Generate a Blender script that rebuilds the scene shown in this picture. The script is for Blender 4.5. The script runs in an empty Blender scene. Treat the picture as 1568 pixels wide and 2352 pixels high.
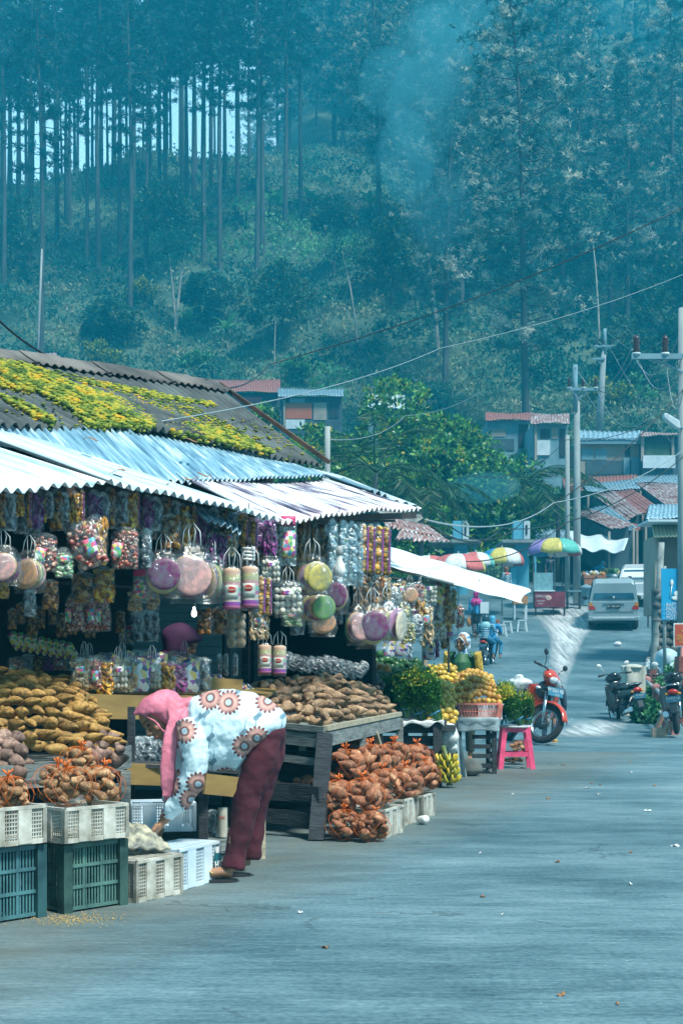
import bpy, math, random
import numpy as np
from mathutils import Vector, Matrix, Euler
random.seed(7)
RNG = np.random.default_rng(7)
PI = math.pi
sc = bpy.context.scene
COL = sc.collection
F, HZ, CH = 3267.0, 1547.0, 1.1          # focal length (px of a 1568x2352 picture), horizon row, camera height

def P(px, py, Y):
    return Vector(((px-784)/F*Y, Y, CH+(HZ-py)/F*Y))
def G(px, py, z=0.0):
    Y = F*(CH-z)/(py-HZ)
    return Vector(((px-784)/F*Y, Y, z))
def lerp(a, b, t): return a+(b-a)*t
def rnd(a, b): return random.uniform(a, b)
def rnd3(s): return Vector((rnd(-s, s), rnd(-s, s), rnd(-s, s)))

# ------------------------------------------------------------------ mesh builder
class MB:
    def __init__(s): s.v = []; s.f = []; s.m = []; s.sm = []
    def add(s, vs, fs, m=0, sm=False):
        o = len(s.v); s.v += [tuple(v) for v in vs]
        for f in fs: s.f.append(tuple(o+i for i in f)); s.m.append(m); s.sm.append(sm)
        return s
    def box(s, c, d, rz=0, rx=0, ry=0, m=0, taper=1.0):
        R = Euler((rx, ry, rz)).to_matrix(); c = Vector(c); vs = []
        for z in (-.5, .5):
            t = taper if z > 0 else 1
            for x, y in ((-.5, -.5), (.5, -.5), (.5, .5), (-.5, .5)):
                vs.append(c+R @ Vector((x*d[0]*t, y*d[1]*t, z*d[2])))
        return s.add(vs, [(3, 2, 1, 0), (4, 5, 6, 7), (0, 1, 5, 4), (1, 2, 6, 5), (2, 3, 7, 6), (3, 0, 4, 7)], m)
    def beam(s, a, b, w, h, m=0, up=(0, 0, 1)):
        a, b = Vector(a), Vector(b); d = (b-a).normalized(); up = Vector(up)
        if abs(d.dot(up)) > .98: up = Vector((0, 1, 0))
        x = d.cross(up).normalized(); y = x.cross(d)
        vs = [p+x*sx*w/2+y*sy*h/2 for p in (a, b) for sx, sy in ((-1, -1), (1, -1), (1, 1), (-1, 1))]
        return s.add(vs, [(3, 2, 1, 0), (4, 5, 6, 7), (0, 1, 5, 4), (1, 2, 6, 5), (2, 3, 7, 6), (3, 0, 4, 7)], m)
    def tube(s, pts, r, n=8, m=0, cap=True, sm=True, flat=1.0):
        pts = [Vector(p) for p in pts]; k = len(pts)
        rs = r if isinstance(r, (list, tuple)) else [r]*k
        vs = []; up = None
        for i, p in enumerate(pts):
            d = (pts[min(i+1, k-1)]-pts[max(i-1, 0)])
            if d.length < 1e-9: d = Vector((0, 0, 1))
            d.normalize()
            if up is None: up = Vector((0, 0, 1)) if abs(d.z) < .9 else Vector((1, 0, 0))
            x = d.cross(up)
            if x.length < 1e-4: x = d.orthogonal()
            x.normalize(); y = x.cross(d).normalized(); up = y
            for j in range(n):
                a = 2*PI*j/n; vs.append(p+x*math.cos(a)*rs[i]+y*math.sin(a)*rs[i]*flat)
        fs = [(i*n+j, i*n+(j+1) % n, (i+1)*n+(j+1) % n, (i+1)*n+j) for i in range(k-1) for j in range(n)]
        s.add(vs, fs, m, sm)
        if cap:
            o = len(s.v)-k*n
            s.f.append(tuple(o+j for j in range(n))[::-1]); s.m.append(m); s.sm.append(False)
            s.f.append(tuple(o+(k-1)*n+j for j in range(n))); s.m.append(m); s.sm.append(False)
        return s
    def lathe(s, prof, c=(0, 0, 0), n=16, m=0, R=None, sm=True, wob=None):
        c = Vector(c); vs = []
        for r, z in prof:
            for j in range(n):
                a = 2*PI*j/n; rr = r*(1+(wob(a, z) if wob else 0))
                v = Vector((rr*math.cos(a), rr*math.sin(a), z)); vs.append(c+(R @ v if R else v))
        k = len(prof)
        return s.add(vs, [(i*n+j, i*n+(j+1) % n, (i+1)*n+(j+1) % n, (i+1)*n+j) for i in range(k-1) for j in range(n)], m, sm)
    def ball(s, c, r, n=10, k=7, m=0, R=None, lump=0, seed=0, bend=0):
        r = (r, r, r) if not isinstance(r, (tuple, list, Vector)) else r; c = Vector(c); vs = []; q = random.Random(seed)
        ph = [q.uniform(0, 6.28) for _ in range(6)]
        def off(a, b): return 1+lump*(math.sin(3*a+ph[0])*math.sin(2*b+ph[1])+.6*math.sin(5*a+ph[2]+2*b)+.5*math.sin(4*b+ph[3]))
        for i in range(k+1):
            b = PI*i/k
            for j in range(n):
                a = 2*PI*j/n; o = off(a, b) if 0 < i < k else 1
                v = Vector((math.sin(b)*math.cos(a)*r[0]*o, math.sin(b)*math.sin(a)*r[1]*o, math.cos(b)*r[2]))
                if bend: v.x += bend*(v.z/r[2])**2*r[2]
                vs.append(c+(R @ v if R else v))
        return s.add(vs, [(i*n+j, (i+1)*n+j, (i+1)*n+(j+1) % n, i*n+(j+1) % n) for i in range(k) for j in range(n)], m, True)
    def grid(s, fn, nu, nv, m=0, sm=True):
        vs = [fn(i/nu, j/nv) for j in range(nv+1) for i in range(nu+1)]
        return s.add(vs, [(j*(nu+1)+i, j*(nu+1)+i+1, (j+1)*(nu+1)+i+1, (j+1)*(nu+1)+i) for j in range(nv) for i in range(nu)], m, sm)
    def prism(s, poly, d, m=0):                 # poly: 3D points of one face, d: extrusion vector
        d = Vector(d); n = len(poly); vs = [Vector(p) for p in poly]+[Vector(p)+d for p in poly]
        return s.add(vs, [tuple(range(n)), tuple(range(2*n-1, n-1, -1))]+[(i, i+n, (i+1) % n+n, (i+1) % n) for i in range(n)], m)
    def xf(s, M):
        s.v = [tuple(M @ Vector(v)) for v in s.v]; return s
    def join(s, o, M=None, m=None):
        b = len(s.v); s.v += [tuple(M @ Vector(v)) if M else v for v in o.v]
        s.f += [tuple(b+i for i in f) for f in o.f]; s.m += [m if m is not None else q for q in o.m]; s.sm += o.sm; return s
    def build(s, name, mats, parent=None, origin=None, bevel=0, solid=0, sub=0):
        me = bpy.data.meshes.new(name); o = Vector(origin) if origin is not None else Vector((0, 0, 0))
        me.from_pydata([(v[0]-o.x, v[1]-o.y, v[2]-o.z) for v in s.v], [], s.f)
        mats = mats if isinstance(mats, (list, tuple)) else [mats]
        for q in mats: me.materials.append(q)
        me.polygons.foreach_set('material_index', s.m); me.polygons.foreach_set('use_smooth', s.sm); me.update()
        ob = bpy.data.objects.new(name, me); COL.objects.link(ob)
        if parent is not None: ob.parent = parent
        else: ob.location = o
        if solid:
            q = ob.modifiers.new('s', 'SOLIDIFY'); q.thickness = solid; q.offset = 0
        if bevel:
            q = ob.modifiers.new('b', 'BEVEL'); q.width = bevel; q.segments = 2; q.limit_method = 'ANGLE'; q.angle_limit = .7
        if sub:
            q = ob.modifiers.new('u', 'SUBSURF'); q.levels = q.render_levels = sub
        return ob

def tag(o, label=None, cat=None, group=None, kind=None):
    if label: o['label'] = label
    if cat: o['category'] = cat
    if group: o['group'] = group
    if kind: o['kind'] = kind
    return o
def thing(name, label, cat, loc=(0, 0, 0), rz=0, group=None):
    o = bpy.data.objects.new(name, None); COL.objects.link(o); o.location = loc; o.rotation_euler = (0, 0, rz)
    o.empty_display_size = .1
    return tag(o, label, cat, group)
KIDS = {}
def kids(o): return [c for c in COL.objects if c.parent == o]
def dup(o, loc=None, rot=None, scale=None, label=None, group=None, parent=None, _k=None):
    c = o.copy(); COL.objects.link(c)
    if parent is not None: c.parent = parent
    if loc is not None: c.location = loc
    if rot is not None: c.rotation_euler = rot if isinstance(rot, (tuple, Euler)) else (0, 0, rot)
    if scale is not None: c.scale = (scale,)*3 if not isinstance(scale, tuple) else scale
    if label: c['label'] = label
    if group: c['group'] = group
    key = o.name
    if key not in KIDS: KIDS[key] = kids(o)
    for ch in KIDS[key]: dup(ch, parent=c)
    return c
def npmesh(name, V, mats, midx=None, parent=None, origin=None, smooth=False):
    """V: (N,4,3) array of quads"""
    V = np.asarray(V, dtype=np.float64)
    if origin is not None: V = V-np.array(origin)
    n = len(V); me = bpy.data.meshes.new(name)
    me.vertices.add(n*4); me.vertices.foreach_set('co', V.reshape(-1))
    me.loops.add(n*4); me.loops.foreach_set('vertex_index', np.arange(n*4, dtype=np.int32))
    me.polygons.add(n); me.polygons.foreach_set('loop_start', np.arange(0, n*4, 4, dtype=np.int32)); me.polygons.foreach_set('loop_total', np.full(n, 4, dtype=np.int32))
    mats = mats if isinstance(mats, (list, tuple)) else [mats]
    for q in mats: me.materials.append(q)
    if midx is not None: me.polygons.foreach_set('material_index', np.asarray(midx, dtype=np.int32))
    me.update(calc_edges=True); me.validate()
    ob = bpy.data.objects.new(name, me); COL.objects.link(ob)
    if parent is not None: ob.parent = parent
    elif origin is not None: ob.location = origin
    return ob
def leafq(C, D, L, W, N=None):
    """diamond leaf quads: C base points (n,3), D directions, L lengths, W widths"""
    n = len(C); D = D/np.linalg.norm(D, axis=1, keepdims=True)
    if N is None: N = RNG.normal(size=(n, 3))
    S = np.cross(D, N); S /= np.linalg.norm(S, axis=1, keepdims=True)+1e-9
    L = np.asarray(L).reshape(-1, 1)*np.ones((n, 1)); W = np.asarray(W).reshape(-1, 1)*np.ones((n, 1))
    return np.stack([C, C+D*L*.5+S*W*.5, C+D*L, C+D*L*.5-S*W*.5], axis=1)

# ------------------------------------------------------------------ materials
def newmat(name):
    m = bpy.data.materials.new(name); m.use_nodes = True; nt = m.node_tree
    return m, nt, nt.nodes['Principled BSDF']
def setp(b, **k):
    for n, v in k.items(): b.inputs[n].default_value = v
def c4(c): return (c[0], c[1], c[2], 1)
def noise(nt, scale, detail=4, coord='Object', rough=.55, stretch=None):
    tc = nt.nodes.new('ShaderNodeTexCoord'); n = nt.nodes.new('ShaderNodeTexNoise'); n.inputs['Scale'].default_value = scale
    n.inputs['Detail'].default_value = detail; n.inputs['Roughness'].default_value = rough
    if stretch:
        mp = nt.nodes.new('ShaderNodeMapping'); mp.inputs['Scale'].default_value = stretch
        nt.links.new(tc.outputs[coord], mp.inputs[0]); nt.links.new(mp.outputs[0], n.inputs['Vector'])
    else: nt.links.new(tc.outputs[coord], n.inputs['Vector'])
    return n
def ramp(nt, src, stops):
    r = nt.nodes.new('ShaderNodeValToRGB'); e = r.color_ramp.elements
    e[0].position, e[0].color = stops[0][0], c4(stops[0][1]); e[1].position, e[1].color = stops[-1][0], c4(stops[-1][1])
    for p, c in stops[1:-1]:
        q = e.new(p); q.color = c4(c)
    nt.links.new(src, r.inputs[0]); return r
def bump(nt, b, src, strength=.3, dist=.01):
    q = nt.nodes.new('ShaderNodeBump'); q.inputs['Strength'].default_value = strength; q.inputs['Distance'].default_value = dist
    nt.links.new(src, q.inputs['Height']); nt.links.new(q.outputs[0], b.inputs['Normal']); return q
MATS = {}
def pm(name, c1, c2=None, scale=8, rough=.6, metal=0, bmp=0, bscale=None, lo=.35, hi=.65, detail=4, stretch=None, stops=None, coord='Object', **kw):
    if name in MATS: return MATS[name]
    m, nt, b = newmat(name); setp(b, Roughness=rough, Metallic=metal)
    if c2 is None: c2 = tuple(x*.72 for x in c1)
    n = noise(nt, scale, detail, coord, stretch=stretch)
    r = ramp(nt, n.outputs[0], stops or [(lo, c2), (hi, c1)]); nt.links.new(r.outputs[0], b.inputs['Base Color'])
    if bmp:
        n2 = noise(nt, bscale or scale*3, 5, coord, stretch=stretch); bump(nt, b, n2.outputs[0], bmp, .01)
    for k, v in kw.items(): b.inputs[k.replace('_', ' ')].default_value = v
    MATS[name] = m; return m
def objrand(nt):
    return nt.nodes.new('ShaderNodeObjectInfo').outputs['Random']

def leafmat(name, stops, scale=.6, rough=.5, trans=.25):
    m, nt, b = newmat(name); setp(b, Roughness=rough)
    b.inputs['Specular IOR Level'].default_value = .08 if rough > .65 else .35
    n = noise(nt, scale, 6); r = ramp(nt, n.outputs[0], stops)
    nt.links.new(r.outputs[0], b.inputs['Base Color'])
    t = nt.nodes.new('ShaderNodeBsdfTranslucent'); nt.links.new(r.outputs[0], t.inputs['Color'])
    mx = nt.nodes.new('ShaderNodeMixShader'); mx.inputs[0].default_value = trans
    nt.links.new(b.outputs[0], mx.inputs[1]); nt.links.new(t.outputs[0], mx.inputs[2])
    nt.links.new(mx.outputs[0], nt.nodes['Material Output'].inputs['Surface']); MATS[name] = m
    return m

# ------------------------------------------------------------------ camera, light, air
cam = bpy.data.cameras.new('camera'); co = bpy.data.objects.new('camera', cam); COL.objects.link(co); sc.camera = co
cam.sensor_fit = 'VERTICAL'; cam.sensor_height = 36; cam.lens = 36*F/2352
co.location = (0, 0, CH); co.rotation_euler = (PI/2, 0, 0); cam.shift_y = (HZ-1176)/2352
cam.clip_start = .1; cam.clip_end = 3000
cam.dof.use_dof = False

w = bpy.data.worlds.new('World'); sc.world = w; w.use_nodes = True; nt = w.node_tree
bg = nt.nodes['Background']; sky = nt.nodes.new('ShaderNodeTexSky'); sky.sky_type = 'NISHITA'; sky.sun_disc = False
SUN_EL, SUN_AZ = 58, 138          # azimuth measured clockwise from +Y: behind-left of the camera
sky.sun_elevation = math.radians(SUN_EL); sky.sun_rotation = math.radians(SUN_AZ)
sky.air_density = 1.6; sky.dust_density = 2.5; sky.ozone_density = 2.0
mixc = nt.nodes.new('ShaderNodeMix'); mixc.data_type = 'RGBA'; mixc.blend_type = 'MULTIPLY'; mixc.inputs[0].default_value = 1
mixc.inputs[7].default_value = (.3, 1.05, 1.2, 1)       # the teal cast of this day's light
cl = nt.nodes.new('ShaderNodeMix'); cl.data_type = 'RGBA'; cl.inputs[0].default_value = .45; cl.inputs[7].default_value = (4.6, 9.6, 11.2, 1)      # thin bright cloud over the clear sky
gm = nt.nodes.new('ShaderNodeTexCoord'); sz = nt.nodes.new('ShaderNodeSeparateXYZ'); nt.links.new(gm.outputs['Generated'], sz.inputs[0])
mr = nt.nodes.new('ShaderNodeMapRange'); mr.inputs[1].default_value = .0; mr.inputs[2].default_value = .75; mr.inputs[3].default_value = 6.5; mr.inputs[4].default_value = 1; mr.interpolation_type = 'SMOOTHSTEP'; nt.links.new(sz.outputs[2], mr.inputs[0])
vs_ = nt.nodes.new('ShaderNodeVectorMath'); vs_.operation = 'SCALE'; vs_.inputs[0].default_value = (6.5, 9.4, 10.6); my = nt.nodes.new('ShaderNodeMapRange'); my.inputs[1].default_value = -.2; my.inputs[2].default_value = .6; nt.links.new(sz.outputs[1], my.inputs[0])
ms = nt.nodes.new('ShaderNodeMath'); ms.operation = 'SUBTRACT'; ms.inputs[1].default_value = 1; nt.links.new(mr.outputs[0], ms.inputs[0]); mm_ = nt.nodes.new('ShaderNodeMath'); mm_.operation = 'MULTIPLY'; nt.links.new(ms.outputs[0], mm_.inputs[0]); nt.links.new(my.outputs[0], mm_.inputs[1]); mo = nt.nodes.new('ShaderNodeMath'); mo.operation = 'ADD'; mo.inputs[1].default_value = .8; nt.links.new(mm_.outputs[0], mo.inputs[0]); nt.links.new(mo.outputs[0], vs_.inputs['Scale']); nt.links.new(vs_.outputs[0], cl.inputs[7])       # cloud brighter towards the horizon
nt.links.new(sky.outputs[0], mixc.inputs[6]); nt.links.new(mixc.outputs[2], cl.inputs[6]); nt.links.new(cl.outputs[2], bg.inputs[0]); bg.inputs[1].default_value = .06
sun = bpy.data.lights.new('sun', 'SUN'); sun.energy = 5; sun.angle = math.radians(10); sun.color = (1, .95, .87)
so = bpy.data.objects.new('sun', sun); COL.objects.link(so)
az, el = math.radians(SUN_AZ), math.radians(SUN_EL)
sd = Vector((math.sin(az)*math.cos(el), math.cos(az)*math.cos(el), math.sin(el)))
so.rotation_euler = sd.to_track_quat('Z', 'Y').to_euler(); so.location = (0, 0, 60)
sc.view_settings.view_transform = 'Standard'; sc.view_settings.look = 'None'; sc.view_settings.gamma = 1
sc.view_settings.exposure = .86

# ------------------------------------------------------------------ the lie of the land
KR = [(-20, 0), (24, 0), (27, .1), (35, .5), (45, 1.4), (50, 2.35), (54, 3.15), (62, 4.6), (80, 6.6), (100, 8.9), (130, 12.5)]
KH = [(60, 2), (80, 5), (88, 9), (95, 13.8), (105, 17), (120, 24), (130, 30), (160, 51), (190, 69)]
def interp(K, y):
    if y <= K[0][0]: return K[0][1]
    for (a, za), (b, zb) in zip(K, K[1:]):
        if y <= b:
            t = (y-a)/(b-a); return za+(zb-za)*t
    a, za = K[-2]; b, zb = K[-1]
    return zb+(zb-za)/(b-a)*(y-b)
def smooth(K, y, w=3): return sum(interp(K, y+d) for d in (-w, -w/2, 0, w/2, w))/5
def road_z(y): return 0.0 if y < 20 else smooth(KR, y, 2.5)
def hill_z(x, y):
    if y <= 190: z = smooth(KH, y)
    else:
        px = 784+x/y*F; t = min(1, max(0, (px-430)/330)); t = t*t*(3-2*t)
        z = lerp(69-(y-190)*.35, 69+(y-190)*.72, t)
    k = min(1, max(0, (y-100)/30))
    z += k*(1.6*math.sin(x*.11+y*.05)+1.0*math.sin(x*.23-y*.13+1)+.5*math.sin(x*.5+y*.31))
    return z
def hill_Y(px, py):
    best = None
    for i in range(700):
        y = 90+i*.25; x = (px-784)/F*y
        yy = HZ-(hill_z(x, y)-CH)*F/y
        if yy <= py: return y
    return 200

def set_scene_ground():
    # road / market ground sheet
    mb = MB(); xs = [-400, -60, -20, -8, -4, 0, 4, 8, 14, 20, 30, 60, 400]
    ys = [-12, 0, 10, 20]+[22+i*1.5 for i in range(60)]
    mb.grid(lambda u, v: (xs[round(u*(len(xs)-1))], ys[round(v*(len(ys)-1))], road_z(ys[round(v*(len(ys)-1))])), len(xs)-1, len(ys)-1)
    m, nt, b = newmat('asphalt')
    tc = nt.nodes.new('ShaderNodeTexCoord')
    def N(scale, detail, st=None, rough=.6):
        n = nt.nodes.new('ShaderNodeTexNoise'); n.inputs['Scale'].default_value = scale; n.inputs['Detail'].default_value = detail; n.inputs['Roughness'].default_value = rough
        if st:
            mp = nt.nodes.new('ShaderNodeMapping'); mp.inputs['Scale'].default_value = st; mp.inputs['Rotation'].default_value = (0, 0, .12)
            nt.links.new(tc.outputs['Object'], mp.inputs[0]); nt.links.new(mp.outputs[0], n.inputs['Vector'])
        else: nt.links.new(tc.outputs['Object'], n.inputs['Vector'])
        return n
    def M(op, a, b_=None, c=None):
        q = nt.nodes.new('ShaderNodeMath'); q.operation = op
        for i, s in enumerate((a, b_, c)):
            if s is None: continue
            if isinstance(s, (int, float)): q.inputs[i].default_value = s
            else: nt.links.new(s, q.inputs[i])
        return q.outputs[0]
    big = N(.35, 5, (1, 1.6, 1)); streak = N(2.2, 8, (.6, 1.9, 1), .72); fine = N(55, 4, (.5, 1.6, 1)); ridg = N(14, 4, (.3, 2.2, 1)); lines = N(1, 8, (2.4, 13, 1), .75); grit = N(38, 3)
    v = M('ADD', M('MULTIPLY', big.outputs[0], .55), M('MULTIPLY', streak.outputs[0], .45))
    v = M('ADD', M('MULTIPLY', v, .8), M('MULTIPLY', ridg.outputs[0], .2)); v = M('ADD', M('MULTIPLY', v, .74), M('ADD', M('MULTIPLY', lines.outputs[0], .08), M('MULTIPLY', grit.outputs[0], .18)))
    r = ramp(nt, v, [(.4, (.022, .06, .078)), (.47, (.055, .12, .145)), (.53, (.1, .185, .215)), (.6, (.18, .27, .3))])
    # brown grit near the stall row
    sp = nt.nodes.new('ShaderNodeSeparateXYZ'); nt.links.new(tc.outputs['Object'], sp.inputs[0])
    line = M('SUBTRACT', M('ADD', M('MULTIPLY', sp.outputs[1], .36), -3.55), sp.outputs[0])     # >0 towards the stalls
    near = M('MULTIPLY', M('ADD', line, 1.1), 1.1); near = M('MINIMUM', M('MAXIMUM', near, 0), 1)
    near = M('MULTIPLY', near, M('LESS_THAN', sp.outputs[1], 20))
    bn = N(1.7, 6, (1, .8, 1)); near = M('MULTIPLY', near, bn.outputs[0])
    mx = nt.nodes.new('ShaderNodeMix'); mx.data_type = 'RGBA'; nt.links.new(near, mx.inputs[0]); nt.links.new(r.outputs[0], mx.inputs[6]); mx.inputs[7].default_value = (.12, .115, .085, 1)
    cr = nt.nodes.new('ShaderNodeTexVoronoi'); cr.feature = 'DISTANCE_TO_EDGE'; cr.inputs['Scale'].default_value = .42; wn = N(1.4, 5); wm = nt.nodes.new('ShaderNodeVectorMath'); wm.operation = 'ADD'; nt.links.new(tc.outputs['Object'], wm.inputs[0]); nt.links.new(wn.outputs['Color'], wm.inputs[1]); nt.links.new(wm.outputs[0], cr.inputs['Vector'])
    crk = M('MULTIPLY', M('LESS_THAN', cr.outputs['Distance'], .006), M('GREATER_THAN', N(.5, 3).outputs[0], .5))
    mc = nt.nodes.new('ShaderNodeMix'); mc.data_type = 'RGBA'; nt.links.new(M('MULTIPLY', crk, .4), mc.inputs[0]); nt.links.new(mx.outputs[2], mc.inputs[6]); mc.inputs[7].default_value = (.015, .03, .035, 1); mx = mc
    # pale specks
    vo = nt.nodes.new('ShaderNodeTexVoronoi'); vo.inputs['Scale'].default_value = 5; nt.links.new(tc.outputs['Object'], vo.inputs['Vector'])
    spk = M('LESS_THAN', vo.outputs['Distance'], .035)
    mx2 = nt.nodes.new('ShaderNodeMix'); mx2.data_type = 'RGBA'; nt.links.new(M('MULTIPLY', spk, .5), mx2.inputs[0]); nt.links.new(mx.outputs[2], mx2.inputs[6]); mx2.inputs[7].default_value = (.35, .4, .4, 1)
    nt.links.new(mx2.outputs[2], b.inputs['Base Color'])
    rr = nt.nodes.new('ShaderNodeMapRange'); rr.inputs[1].default_value = .35; rr.inputs[2].default_value = .65; rr.inputs[3].default_value = .5; rr.inputs[4].default_value = .8
    nt.links.new(v, rr.inputs[0]); nt.links.new(rr.outputs[0], b.inputs['Roughness'])
    hb = M('ADD', fine.outputs[0], M('ADD', M('MULTIPLY', ridg.outputs[0], 1.5), M('MULTIPLY', lines.outputs[0], 1.5))); bump(nt, b, hb, .55, .014)
    tag(mb.build('road', m), kind='structure')
    # hill terrain
    mb = MB(); nx, ny = 90, 120
    def f(u, v):
        y = 82+ (v**1.4)*330; x = (u-.5)*2*(.36*y+12); return (x, y, hill_z(x, y)+ (0 if y > 90 else -.4))
    mb.grid(f, nx, ny)
    hm = pm('hill_soil', (.08, .13, .08), (.03, .08, .06), scale=.25, rough=.95, bmp=.6, bscale=1.5, detail=8)
    tag(mb.build('hillside', hm), kind='structure')
set_scene_ground()

def haze_box():
    mb = MB(); mb.box((0, 205, 110), (700, 500, 224))
    # floor a metre below the lowest ground
    m = bpy.data.materials.new('haze'); m.use_nodes = True; nt = m.node_tree; nt.nodes.remove(nt.nodes['Principled BSDF'])
    v = nt.nodes.new('ShaderNodeVolumePrincipled'); v.inputs['Color'].default_value = HAZE_COL; v.inputs['Density'].default_value = HAZE_D; v.inputs['Anisotropy'].default_value = .0
    nt.links.new(v.outputs[0], nt.nodes['Material Output'].inputs['Volume'])
    o = mb.build('haze', m); tag(o, 'thin blue air between the market and the wooded hill', 'haze', kind='stuff')
HAZE_COL = (.02, .62, 1.0, 1); HAZE_D = .0024
haze_box()
# ------------------------------------------------------------------ forest
M_BARK = pm('bark', (.07, .09, .09), (.025, .035, .04), scale=3, rough=.9, bmp=.5, stretch=(1, 1, .2))
M_PALEBARK = pm('pale_bark', (.42, .4, .36), (.2, .19, .16), scale=2.5, rough=.85, stretch=(1, 1, .3))
M_NEEDLE = leafmat('pine_needles', [(.34, (.008, .07, .065)), (.5, (.05, .2, .2)), (.64, (.6, .6, .5))], .5, .7, .3)
M_NEEDLE_D = leafmat('dark_needles', [(.34, (.004, .045, .045)), (.54, (.012, .1, .11)), (.68, (.14, .28, .28))], .5, .7, .3)
M_UNDER = leafmat('undergrowth_leaf', [(.32, (.006, .05, .045)), (.44, (.02, .13, .1)), (.53, (.09, .22, .16)), (.62, (.36, .38, .26)), (.72, (.08, .38, .18))], .16, .7, .3)
M_CORN = leafmat('crop_leaf', [(.3, (.05, .26, .12)), (.7, (.2, .48, .2))], .4, .6, .3)
M_GREEN = leafmat('shrub_leaf', [(.3, (.012, .055, .025)), (.7, (.05, .12, .05))], 1, .5, .25)
M_LIME = leafmat('lime_leaf', [(.3, (.12, .25, .03)), (.7, (.42, .42, .05))], 1, .5, .3)

def trunk_pts(h, lean=.035, wob=.35, n=8):
    ax, ay = rnd(-lean, lean)*h, rnd(-lean, lean)*h; p = []
    for i in range(n+1):
        t = i/n; p.append((ax*t*t+math.sin(t*5+ax)*wob*t, ay*t*t, h*t))
    return p
def pine(name, h, r, c0, mat, spread, dens=1.0, seed=0, whip=0):
    random.seed(seed); rng = np.random.default_rng(seed)
    root = thing(name, '', 'tree'); pts = trunk_pts(h)
    t = MB(); t.tube(pts, [r*(1-.82*i/8)+.02 for i in range(9)], 8, cap=False)
    C = []; D = []
    nb = int(36*dens*(1-c0)/.5)
    for i in range(nb):
        z = h*(c0+(1-c0)*(i+rnd(0, 1))/nb); q = (z/h-c0)/(1-c0)
        L = spread*(math.sin(PI*min(1, q*.85+.14))**.7)*rnd(.5, 1.15); a = rnd(0, 2*PI)
        j = min(7, int(z/h*8)); b0 = Vector(pts[j]).lerp(Vector(pts[j+1]), z/h*8-j)
        tip = b0+Vector((math.cos(a)*L, math.sin(a)*L, L*rnd(-.1, .45)))
        mid = b0.lerp(tip, .5)+Vector((0, 0, -.06*L))
        t.tube([b0, mid, tip], [.05, .035, .015], 4, cap=False)
        for k in range(int(4+L*3.2)):
            s = rnd(.35, 1.03); o_ = rnd3(.24*L*s+.12); o_.z *= .4; c = b0.lerp(tip, s)+o_
            for _ in range(13):
                d = rnd3(1)+Vector((0, 0, .35)); C.append(c); D.append(d)
    t.build('trunk', M_BARK, root)
    C = np.array([tuple(c) for c in C]); D = np.array([tuple(d) for d in D])
    npmesh('crown', leafq(C, D, rng.uniform(.25, .52, len(C)), rng.uniform(.06, .13, len(C))), mat, parent=root)
    return root
def broadtree(name, h, r, ch, cw, nl, mats, weights, leaf=(.2, .09), blobs=14, seed=0, bark=None, label='', flat=1.0, low=0.0, fork=3, hollow=.55):
    """trunk with limbs; the crown is leaf sprays gathered on many twig clusters"""
    random.seed(seed); rng = np.random.default_rng(seed)
    root = thing(name, label, 'tree')
    t = MB(); top = Vector((rnd(-.1, .1)*h, rnd(-.1, .1)*h, h-ch*.35)); base = Vector((0, 0, 0))
    t.tube([base, base.lerp(top, .35)+rnd3(.04*h), base.lerp(top, .7)+rnd3(.04*h), top], [r, r*.8, r*.6, r*.3], 8, cap=False)
    cs = []
    for i in range(blobs):
        a = i*2.4+rnd(-.4, .4); q = math.sqrt((i+.5)/blobs)
        z = h-ch*(.5-.42*(1-q)*1.0)+rnd(-.33, .33)*ch*(1.15-q*.5)-low*q*ch
        c = Vector((math.cos(a)*q*cw*.42, math.sin(a)*q*cw*.42*flat, z)); R = rnd(.13, .24)*min(cw, ch*1.4)
        cs.append((c, R)); s = base.lerp(top, rnd(.45, .95))
        t.tube([s, s.lerp(c, .5)+rnd3(.05*ch), c], [r*.35, r*.22, .02], 5, cap=False)
    t.build('trunk', bark or M_BARK, root)
    tw = max(8, nl//(blobs*9)); V = []; MI = []
    for c, R in cs:
        u = rng.normal(size=(tw, 3)); u /= np.linalg.norm(u, axis=1, keepdims=True)
        rad = R*(hollow+(1.08-hollow)*rng.random((tw, 1))**.7); tc = np.array(tuple(c))+u*rad*np.array([1, 1, .85])
        C = np.repeat(tc, 9, axis=0)+rng.normal(size=(tw*9, 3))*leaf[0]*.28
        D = np.repeat(u, 9, axis=0)*.5+rng.normal(size=(tw*9, 3))*.6+np.array([0, 0, .1])
        L = rng.uniform(.7, 1.3, tw*9)*leaf[0]; W = rng.uniform(.8, 1.2, tw*9)*leaf[1]
        V.append(leafq(C, D, L, W))
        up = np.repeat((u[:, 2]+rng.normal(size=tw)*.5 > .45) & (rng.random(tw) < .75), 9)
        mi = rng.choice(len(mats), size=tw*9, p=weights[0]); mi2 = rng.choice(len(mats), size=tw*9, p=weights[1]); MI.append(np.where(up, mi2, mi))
    npmesh('crown', np.concatenate(V), mats, np.concatenate(MI), parent=root)
    return root
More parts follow.
